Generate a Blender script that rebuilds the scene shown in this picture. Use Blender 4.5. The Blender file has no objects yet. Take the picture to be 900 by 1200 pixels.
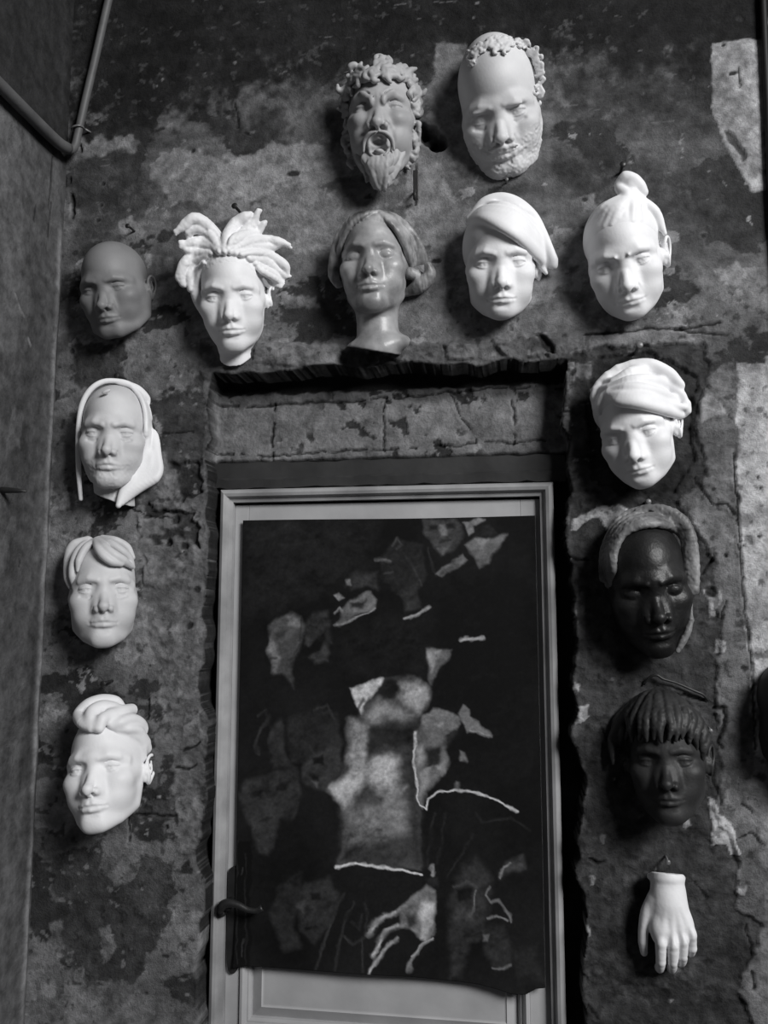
import bpy, math, time
import numpy as np
from mathutils import Vector, Matrix

F32 = np.float32
rngG = np.random.default_rng(7)


# ---------------------------------------------------------------- noise
class Noise:
    """value noise on a lattice, any number of points"""
    def __init__(self, seed):
        self.t = np.random.default_rng(seed).random((32, 32, 32)).astype(F32)

    def __call__(self, x, y, z=0.0):
        x, y, z = np.broadcast_arrays(np.asarray(x, F32), np.asarray(y, F32), np.asarray(z, F32))
        xi = np.floor(x); yi = np.floor(y); zi = np.floor(z)
        fx = x - xi; fy = y - yi; fz = z - zi
        fx = fx * fx * (3 - 2 * fx); fy = fy * fy * (3 - 2 * fy); fz = fz * fz * (3 - 2 * fz)
        a = xi.astype(np.int32) & 31; b = yi.astype(np.int32) & 31; c = zi.astype(np.int32) & 31
        a1 = (a + 1) & 31; b1 = (b + 1) & 31; c1 = (c + 1) & 31
        t = self.t
        def L(u, v, f): return u + (v - u) * f
        return L(L(L(t[a, b, c], t[a1, b, c], fx), L(t[a, b1, c], t[a1, b1, c], fx), fy),
                 L(L(t[a, b, c1], t[a1, b, c1], fx), L(t[a, b1, c1], t[a1, b1, c1], fx), fy), fz)

    def fbm(self, x, y, z=0.0, octv=4, gain=0.5):
        s = 0; a = 1.0; n = 0; f = 1.0
        for i in range(octv):
            s = s + a * self(np.asarray(x) * f + 7.3 * i, np.asarray(y) * f + 3.1 * i, np.asarray(z) * f + 1.7 * i)
            n += a; a *= gain; f *= 2.03
        return s / n


# ---------------------------------------------------------------- signed-distance sculpting
class Field:
    """a grid in wall space (X right, Y up, Z out of the wall, millimetres) sculpted with local-space shapes"""
    def __init__(self, lo, hi, h, R, t, s, wx=1.0):
        self.wx = wx; self.h = h; self.o = np.array(lo, float)
        self.n = np.ceil((np.array(hi) - self.o) / h).astype(int) + 1
        self.D = np.full(self.n, 60.0, F32)
        self.R = np.asarray(R, float); self.t = np.asarray(t, float); self.s = s   # g = s*R@p + t
        self.ax = [(self.o[i] + h * np.arange(self.n[i])).astype(F32) for i in range(3)]

    def loc(self, sl):
        gx, gy, gz = [a[q] for a, q in zip(self.ax, sl)]
        t = self.t; R = self.R
        gx = (gx - t[0]) / self.s; gy = (gy - t[1]) / self.s; gz = (gz - t[2]) / self.s
        out = []
        for i in range(3):
            out.append((R[0, i] * gx[:, None, None] + R[1, i] * gy[None, :, None] + R[2, i] * gz[None, None, :]).astype(F32))
        if self.wx != 1: out[0] = out[0] / F32(self.wx)
        return out

    def slices(self, pts, rad):
        pts = np.atleast_2d(pts) * np.array((self.wx, 1, 1)); g = self.s * pts @ self.R.T + self.t
        rad = np.max(rad) * self.s * max(1, self.wx)
        a = np.floor((g.min(0) - rad - self.o) / self.h).astype(int); b = np.ceil((g.max(0) + rad - self.o) / self.h).astype(int) + 1
        a = np.clip(a, 0, self.n); b = np.clip(b, 0, self.n)
        if np.any(b <= a): return None
        return tuple(slice(int(p), int(q)) for p, q in zip(a, b))

    def apply(self, op, k, fn, pts, rad):
        sl = self.slices(pts, rad + k + 4)
        if sl is None: return
        x, y, z = self.loc(sl)
        d = fn(x, y, z)
        A = self.D[sl]
        if op == 'u':
            self.D[sl] = smin(A, d, k)
        elif op == 's':
            self.D[sl] = -smin(-A, d, k)
        elif op == 'i':
            self.D[sl] = -smin(-A, -d, k)

    # shapes ------------------------------------------------------
    def ell(self, c, r, k=6, op='u', rot=None):
        c = np.array(c, float); r = np.array(r, float)
        M = euler(rot) if rot is not None else None
        def fn(x, y, z):
            x = x - c[0]; y = y - c[1]; z = z - c[2]
            if M is not None:
                x, y, z = [M[0, i] * x + M[1, i] * y + M[2, i] * z for i in range(3)]
            k0 = np.sqrt((x / r[0]) ** 2 + (y / r[1]) ** 2 + (z / r[2]) ** 2)
            k1 = np.sqrt((x / r[0] ** 2) ** 2 + (y / r[1] ** 2) ** 2 + (z / r[2] ** 2) ** 2) + 1e-6
            return (k0 * (k0 - 1) / k1).astype(F32)
        self.apply(op, k, fn, c, r.max())

    def ell2(self, c, r, k=6, op='u', rot=None):
        self.ell(c, r, k, op, rot)
        c = (-c[0], c[1], c[2])
        if rot is not None: rot = (rot[0], -rot[1], -rot[2])
        self.ell(c, r, k, op, rot)

    def chain(self, pts, rad, k=4, op='u', flat=None):
        pts = np.array(pts, float); rad = np.broadcast_to(np.array(rad, float), (len(pts),))
        def fn(x, y, z):
            best = None
            for i in range(len(pts) - 1):
                a = pts[i]; b = pts[i + 1]; ab = b - a; L = float(ab @ ab) + 1e-9
                u = np.clip(((x - a[0]) * ab[0] + (y - a[1]) * ab[1] + (z - a[2]) * ab[2]) / L, 0, 1)
                d = np.sqrt((x - a[0] - ab[0] * u) ** 2 + (y - a[1] - ab[1] * u) ** 2 + (z - a[2] - ab[2] * u) ** 2) - (rad[i] + (rad[i + 1] - rad[i]) * u)
                best = d if best is None else np.minimum(best, d)
            return best.astype(F32)
        self.apply(op, k, fn, pts, rad.max())

    def chain2(self, pts, rad, k=4, op='u'):
        self.chain(pts, rad, k, op)
        self.chain([(-p[0], p[1], p[2]) for p in pts], rad, k, op)

    def clip_wall(self, z0=0.0, k=1.0):
        d = (z0 - self.ax[2])[None, None, :]
        self.D = -smin(-self.D, np.broadcast_to(-d, self.D.shape), k)

    def displace(self, fn):
        x, y, z = self.loc((slice(None),) * 3)
        m = np.abs(self.D) < 8
        xx, yy, zz = np.broadcast_arrays(x, y, z)
        self.D[m] -= fn(xx[m], yy[m], zz[m]).astype(F32)

    def mesh(self, origin, it=2):
        """surface nets -> (verts in metres relative to origin in scene axes, quads)"""
        D = self.D.copy()
        D[0] = np.maximum(D[0], .5); D[-1] = np.maximum(D[-1], .5)
        D[:, 0] = np.maximum(D[:, 0], .5); D[:, -1] = np.maximum(D[:, -1], .5)
        D[:, :, 0] = np.maximum(D[:, :, 0], .5); D[:, :, -1] = np.maximum(D[:, :, -1], .5)
        V, Q = surface_nets(D)
        V = V * self.h + self.o
        V = relax(V, Q, it)
        W = np.stack([V[:, 0], -V[:, 2], V[:, 1]], 1) / 1000.0     # scene: X, Y=-out, Z=up
        return W - np.asarray(origin), Q


def relax(V, Q, it):
    """taubin smoothing: takes the voxel terraces off without shrinking"""
    n = len(V)
    e = np.concatenate([Q[:, [0, 1]], Q[:, [1, 2]], Q[:, [2, 3]], Q[:, [3, 0]]])
    cnt = np.bincount(e[:, 0], minlength=n) + np.bincount(e[:, 1], minlength=n)
    for i in range(it):
        for lam in (.5, -.52):
            S = np.stack([np.bincount(e[:, 0], V[e[:, 1], j], n) + np.bincount(e[:, 1], V[e[:, 0], j], n) for j in range(3)], 1)
            V = V + lam * (S / np.maximum(cnt, 1)[:, None] - V)
    return V


def smin(a, b, k):
    if k <= 0: return np.minimum(a, b)
    h = np.maximum(k - np.abs(a - b), 0) / k
    return np.minimum(a, b) - h * h * (k * .25)


def euler(r):
    """degrees about x, y, z; columns are the rotated axes"""
    a, b, c = np.radians(r)
    X = np.array([[1, 0, 0], [0, np.cos(a), -np.sin(a)], [0, np.sin(a), np.cos(a)]])
    Y = np.array([[np.cos(b), 0, np.sin(b)], [0, 1, 0], [-np.sin(b), 0, np.cos(b)]])
    Z = np.array([[np.cos(c), -np.sin(c), 0], [np.sin(c), np.cos(c), 0], [0, 0, 1]])
    return Z @ Y @ X


def surface_nets(D):
    ins = D < 0
    nx, ny, nz = D.shape
    cs = (nx - 1, ny - 1, nz - 1)
    cnt = np.zeros(cs, np.uint8)
    for dx in (0, 1):
        for dy in (0, 1):
            for dz in (0, 1):
                cnt += ins[dx:nx - 1 + dx, dy:ny - 1 + dy, dz:nz - 1 + dz]
    act = (cnt > 0) & (cnt < 8)
    idx = np.argwhere(act)
    vid = np.full(cs, -1, np.int64); vid[act] = np.arange(len(idx))
    S = np.zeros((len(idx), 3)); N = np.zeros(len(idx))
    i, j, k = idx.T
    cor = [(0, 0, 0), (1, 0, 0), (0, 1, 0), (1, 1, 0), (0, 0, 1), (1, 0, 1), (0, 1, 1), (1, 1, 1)]
    ed = [(0, 1), (2, 3), (4, 5), (6, 7), (0, 2), (1, 3), (4, 6), (5, 7), (0, 4), (1, 5), (2, 6), (3, 7)]
    val = [D[i + c[0], j + c[1], k + c[2]].astype(float) for c in cor]
    for a, b in ed:
        va, vb = val[a], val[b]
        m = (va < 0) != (vb < 0)
        t = np.where(m, va / np.where(m, va - vb, 1), 0)
        for q in range(3):
            S[:, q] += np.where(m, cor[a][q] + t * (cor[b][q] - cor[a][q]), 0)
        N += m
    V = idx + S / N[:, None]
    quads = []
    for axis in range(3):
        sl0 = [slice(None)] * 3; sl1 = [slice(None)] * 3
        sl0[axis] = slice(0, -1); sl1[axis] = slice(1, None)
        A = ins[tuple(sl0)]; B = ins[tuple(sl1)]
        u, v = [q for q in range(3) if q != axis]
        for flip, m in ((False, A & ~B), (True, ~A & B)):
            e = np.argwhere(m)
            ok = (e[:, u] > 0) & (e[:, v] > 0) & (e[:, u] < D.shape[u] - 1) & (e[:, v] < D.shape[v] - 1)
            e = e[ok]
            def g(du, dv):
                f = e.copy(); f[:, u] += du; f[:, v] += dv
                return vid[f[:, 0], f[:, 1], f[:, 2]]
            q = np.stack([g(-1, -1), g(0, -1), g(0, 0), g(-1, 0)], 1)
            if flip != (axis == 1): q = q[:, ::-1]
            quads.append(q)
    return V, np.concatenate(quads)


# ---------------------------------------------------------------- mesh helpers
COL = bpy.context.scene.collection


def mesh_obj(name, V, Fc, mat=None, parent=None, smooth=True, loc=None):
    """one mesh object from arrays (quads or a list of polygons)"""
    me = bpy.data.meshes.new(name)
    if isinstance(Fc, np.ndarray):
        n = Fc.shape[1]
        me.vertices.add(len(V)); me.vertices.foreach_set('co', np.asarray(V, F32).ravel())
        me.loops.add(Fc.size); me.loops.foreach_set('vertex_index', Fc.astype(np.int32).ravel())
        me.polygons.add(len(Fc)); me.polygons.foreach_set('loop_start', np.arange(0, Fc.size, n, dtype=np.int32))
        me.update(calc_edges=True); me.validate()
    else:
        me.from_pydata([tuple(v) for v in V], [], [tuple(f) for f in Fc]); me.update()
    me.polygons.foreach_set('use_smooth', np.full(len(me.polygons), smooth))
    if mat: me.materials.append(mat)
    o = bpy.data.objects.new(name, me); COL.objects.link(o)
    if parent: o.parent = parent
    if loc is not None: o.location = loc
    return o


def empty(name, loc):
    o = bpy.data.objects.new(name, None); COL.objects.link(o); o.location = loc
    o.empty_display_size = .05
    return o


def tag(o, label, cat, group=None):
    o['label'] = label; o['category'] = cat
    if group: o['group'] = group
    return o


def struct(o, label=None):
    o['kind'] = 'structure'
    if label: o['label'] = label
    return o

# ---------------------------------------------------------------- the face
def spline(P, m=4):
    """Catmull-Rom through the points, m steps a span"""
    P = np.asarray(P, float); E = np.vstack([2 * P[0] - P[1], P, 2 * P[-1] - P[-2]]); out = []
    for i in range(len(P) - 1):
        a, b, c, d = E[i:i + 4]
        for t in np.arange(m) / m:
            out.append(.5 * (2 * b + (c - a) * t + (2 * a - 5 * b + 4 * c - d) * t * t + (3 * b - a - 3 * c + d) * t ** 3))
    out.append(P[-1]); return np.array(out)


def lin(r, m=4):
    r = np.asarray(r, float); return np.interp(np.arange((len(r) - 1) * m + 1) / m, np.arange(len(r)), r)


BASE = dict(jaw=1.0, brow=1.0, lip=1.0, nose_w=1.0, nose_l=0.0, nose_p=0.0, up=13.0, low=-23.0, pupil=1.0, cheek=1.0, chin=0.0,
            chin_w=1.0, neck=0, ears=(1, 1), mouth_w=1.0, smile=0.0, fold=0.5, frown=0.0, open=0.0, gaunt=0.0, crown=0.0, lidfold=1.0,
            gaze=(0.0, 0.0), socket=1.0, forehead=0.0)


def face(f, **kw):
    p = dict(BASE); p.update(kw)
    J = p['jaw']; ch = p['chin']; CW = p['chin_w']; op = p['open']
    nlz = p['nose_l'] * .6
    # skull and jaw
    f.ell((0, 34 + p['crown'] * .5, -8), (68, 79 + p['crown'] * .5, 96 + p['forehead']), 10)
    f.ell((0, -20, 22), (60 * (.4 + .6 * J), 78, 65), 22)
    f.ell((0, -62, 60), (36, 29, 35), 18)
    f.ell((0, -55 - nlz, 80), (19, 10, 18.5), 10)
    f.ell((0, -92 - ch - op, 68), (19 * CW, 15, 21), 20)
    f.chain2([(50 * J, -35, 0), (48 * J, -66, 10), (32 * J * (.6 + .4 * CW), -88 - ch * .6 - op * .8, 44), (11 * CW, -99 - ch - op, 72)], [13, 14, 12, 11], 22)
    f.ell2((36, -44 - op * .4, 48), (24, 30, 30 * p['cheek']), 20)
    f.ell2((40, -22, 60), (20, 13, 18 * p['cheek']), 18)
    f.chain2([(48, -17, 53), (57, -9, 26), (60, -8, 0)], [10, 6, 5], 22)
    # brow ridge, eye sockets
    b = p['brow']; fr = p['frown']
    f.chain2([(8, 18 - fr * 3, 81), (26, 22, 80), (42, 20, 70), (54, 12, 54)], [7 * b, 7 * b, 6 * b, 4], 18)
    if b > 1: f.ell((0, 20, 80), (16, 10, 12 * b), 10)
    sk = p['socket']
    f.ell2((31, -1, 97), (19, 13.5, 17 * sk), 8, 's')
    f.ell2((18, 0, 98), (6.5, 12, 14 * sk), 9, 's')
    f.ell2((36, 7, 90), (15, 5, 7), 6, 's')
    if p['gaunt'] > 0: f.ell2((48, -58, 72), (13, 22, 15 * p['gaunt']), 14, 's')
    # eyes: ball, lids as thicker shells that stop along planes through the corners
    gx, gy = p['gaze']
    if p['up'] > 0: p['up'] += 5; p['low'] -= 3
    for sx in (-1, 1):
        c = np.array((31 * sx, -1, 68.6)); R = 12.6
        f.ell(c, (R + 1.5, R, R), 1.0)
        if p['pupil'] > 0:
            g = np.array((gx, gy, 1.0)); g /= np.linalg.norm(g)
            q = c + g * (R + 1.5)
            f.ell(q, (4.0, 4.0, 2.6 * p['pupil']), .6, 's')
        for ang, up in ((p['up'], 1), (p['low'], -1)):
            a = math.radians(ang)
            def fn(x, y, z, a=a, up=up, c=c):
                X = (x - c[0]) / 1.16; Y = y - c[1]; Z = z - c[2]
                d = np.sqrt(X * X + Y * Y + Z * Z) - (R + (2.1 if up > 0 else 1.6))
                tilt = .10 * sx * X
                e = -(Y * math.cos(a) - Z * math.sin(a) + (-.0) - tilt * .5) * up
                return np.maximum(d, e).astype(F32)
            f.apply('u', 1.5, fn, c, R + 6)
        if p['lidfold']:
            f.chain([(c[0] + dx * sx, 1 + dy + p['up'] * .12, 68 + dz) for dx, dy, dz in ((-15, 4, 9), (-7, 8.5, 12.5), (3, 9.5, 12.5), (13, 5, 8))], 1.3 * p['lidfold'], 3, 's')
        # inner corner
        f.ell((c[0] - 16.5 * sx, -2.5, 76), (3, 2, 3), 2, 's')
        if p['fold'] > .55:      # bag under the eye
            f.chain([(c[0] + dx * sx, -1 + dy, 68 + dz) for dx, dy, dz in ((-11, -13, 13.5), (-1, -17, 15), (12, -13, 10.5))], 1.2 * p['fold'], 7, 's')
    # eyebrow edge
    f.chain2([(13, 17 - fr * 4, 90), (30, 21.5 + fr, 86), (47, 16, 73)], [2.0, 2.0, 1.0], 8)
    if fr > 0:
        f.chain2([(5, 10, 97.5), (6, 26, 100)], [1.2 * fr, 1.0 * fr], 5, 's')
        f.ell2((12, 16, 90), (7 * fr, 5 * fr, 4.5), 7)
    # nose
    nl = p['nose_l']; nw = p['nose_w']; npj = p['nose_p']
    f.chain([(0, 9, 84), (0, -8, 87 + npj * .4), (0, -24 - nl * .5, 97 + npj * .8), (0, -36 - nl, 107 + npj)], [7.5, 6.4, 7.2, 9], 8)
    f.chain2([(8, -4, 78), (11.5 * nw, -28 - nl * .7, 86), (13 * nw, -40 - nl, 91)], [7, 8.5, 8], 12)
    f.ell((0, -38 - nl, 107.5 + npj), (9.5 * (.5 + .5 * nw), 8.2, 9.5), 5)
    f.ell2((13 * nw, -42 - nl, 97 + npj * .6), (6.4, 7.2, 10), 3.5)
    f.chain([(0, -44 - nl, 110 + npj), (0, -50 - nl * .8, 99)], [3.6, 4], 4)
    f.ell2((6.4 * nw, -48 - nl, 104 + npj * .8), (3.2, 3.8, 4.6), 2.5, 's', (25, 0, 0))
    # mouth
    w = 26 * p['mouth_w']; sm = p['smile']; lp = p['lip']
    if op <= 0:
        f.chain([(-w, -67 + sm * 5, 82), (-w * .55, -64.5 + sm, 92.5), (-5, -62.0, 97), (0, -63, 97), (5, -62.0, 97), (w * .55, -64.5 + sm, 92.5), (w, -67 + sm * 5, 82)],
                np.array([2, 3.6, 4.4, 4.0, 4.4, 3.6, 2]) * (.55 + .45 * lp), 5)
        f.chain([(-w * .9, -69 + sm * 4, 82), (-w * .5, -72.5 + sm, 91), (0, -74, 95), (w * .5, -72.5 + sm, 91), (w * .9, -69 + sm * 4, 82)],
                np.array([2, 4.2, 5.4, 4.2, 2]) * (.5 + .5 * lp), 5)
        f.chain([(-w - 1, -68 + sm * 6, 86), (-w * .55, -67.8 + sm * 1.5, 98), (-5, -67.3, 101.5), (0, -68.2, 101.5), (5, -67.3, 101.5), (w * .55, -67.8 + sm * 1.5, 98), (w + 1, -68 + sm * 6, 86)],
                [1.5, 1.9, 2.3, 2.3, 2.3, 1.9, 1.5], 1.5, 's')
        f.ell2((w + 2, -68 + sm * 6, 87), (3, 3, 4), 4, 's')
    else:
        def E(t, kx, ky): return (kx * np.sign(math.cos(t)) * abs(math.cos(t)) ** .75, -69 - op * .5 + ky * np.sign(math.sin(t)) * abs(math.sin(t)) ** .75, 97 - 9 * abs(math.cos(t)) - 5 * (math.sin(t) < 0))
        f.chain([E(t, w * .72, 6 + op * .62) for t in np.linspace(0, 2 * math.pi, 21)], 3.4, 8)
        f.ell((0, -66 - op * .1, 100), (w * .62, 7 + op * .15, 26), 5, 's'); f.ell((0, -70 - op * .85, 96), (w * .52, 6 + op * .3, 24), 7, 's')
        f.chain([(-13, -62, 84), (0, -61, 91), (13, -62, 84)], 3.4, 2)
        f.ell((0, -74 - op * .75, 82), (w * .42, 4 + op * .12, 14), 4)
    f.chain([(0, -52 - nl * .7, 102.5), (0, -59, 104)], [1.7, 1.9], 4, 's')
    f.ell((0, -83.5 - op - ch * .4, 103), (14, 3.8, 9.5), 9, 's')
    fd = p['fold']
    if fd > 0:
        f.chain2([(19 * nw, -40 - nl, 94), (27, -54, 92), (31 + 2 * sm, -68 + 5 * sm, 86)], [1.2 * fd, 2.6 * fd, 1.4 * fd], 6, 's')
    # ears
    for sx, on in zip((-1, 1), p['ears']):
        if not on: continue
        def P(pts): return [(sx * a, b, c) for a, b, c in pts]
        f.ell((sx * 74, -10, -6), (5, 26, 15), 5, 'u', (-12, sx * 28, 0))
        f.ell((sx * 71, -14, 2), (5, 16, 9), 6)
        f.chain(spline(P([(74, -2, 4), (78, 13, 2), (82, 20, -8), (85, 14, -18), (85, -2, -21), (81, -18, -15), (76, -31, -5)]), 3), lin([2.6, 3, 3.3, 3.3, 3, 3, 4.6], 3), 2.5)
        f.ell((sx * 82, -6, -2), (6, 13, 7.5), 3, 's', (-10, sx * 30, 0))
        f.chain(P([(80, 8, -10), (80, -8, -13), (77, -20, -6)]), [2, 2.2, 2.2], 2)
        f.ell((sx * 75, -12, 7), (3.5, 5, 3.5), 3)
    if p['neck']:
        f.chain([(0, -80, 5), (0, -118, 5), (0, -118 - p['neck'], 8)], [46, 43, 45], 14)


def forehead_lines(f, amp):
    for y in (44, 54, 64):
        f.chain([(x, y + 2 * math.cos(x * .09) - .004 * x * x, 101 - (y - 36) ** 2 * .006 - x * x * .0075) for x in (-38, -25, -12, 0, 12, 25, 38)], amp, 4, 's')

# pose of every head: pitch, yaw, roll, scale, x, height (mm), depth
POSES = {
 'satyr': (10.8, 2.3, -0.0, 1.017, -256.9, 2621.2, 8),
 'bald_smile': (34.0, -6.6, 5.7, 1.028, -14.4, 2621.1, 5),
 'bald_grey': (20.2, 0.9, 5.6, 0.881, -824.6, 2288.9, 22),
 'dread': (20.3, 10.2, 3.7, 0.969, -568.3, 2259.3, 15),
 'closed': (5.4, 0.7, 1.5, 0.968, -270.1, 2305.2, 18),
 'cap': (19.9, 1.6, 0.7, 0.992, -20.4, 2293.7, 15),
 'bun': (27.1, -12.5, 7.3, 1.008, 218.2, 2289.1, 16),
 'hood': (6.3, 16.9, 1.0, 0.964, -819.1, 1973.6, 12),
 'swept': (15.0, -19.5, 9.6, 0.944, 229.8, 1950.0, 18),
 'fringe': (-5.4, 26.9, 2.3, 0.989, -836.6, 1646.8, 2),
 'quiff': (-11.1, 7.0, 7.4, 1.009, -799.3, 1301.7, 24),
 'dark': (13.5, -0.1, 6.7, 1.068, 236.1, 1665.4, 5),
 'boy': (-3.2, -11.1, 3.2, 0.939, 262.0, 1351.1, 8),
}

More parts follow.
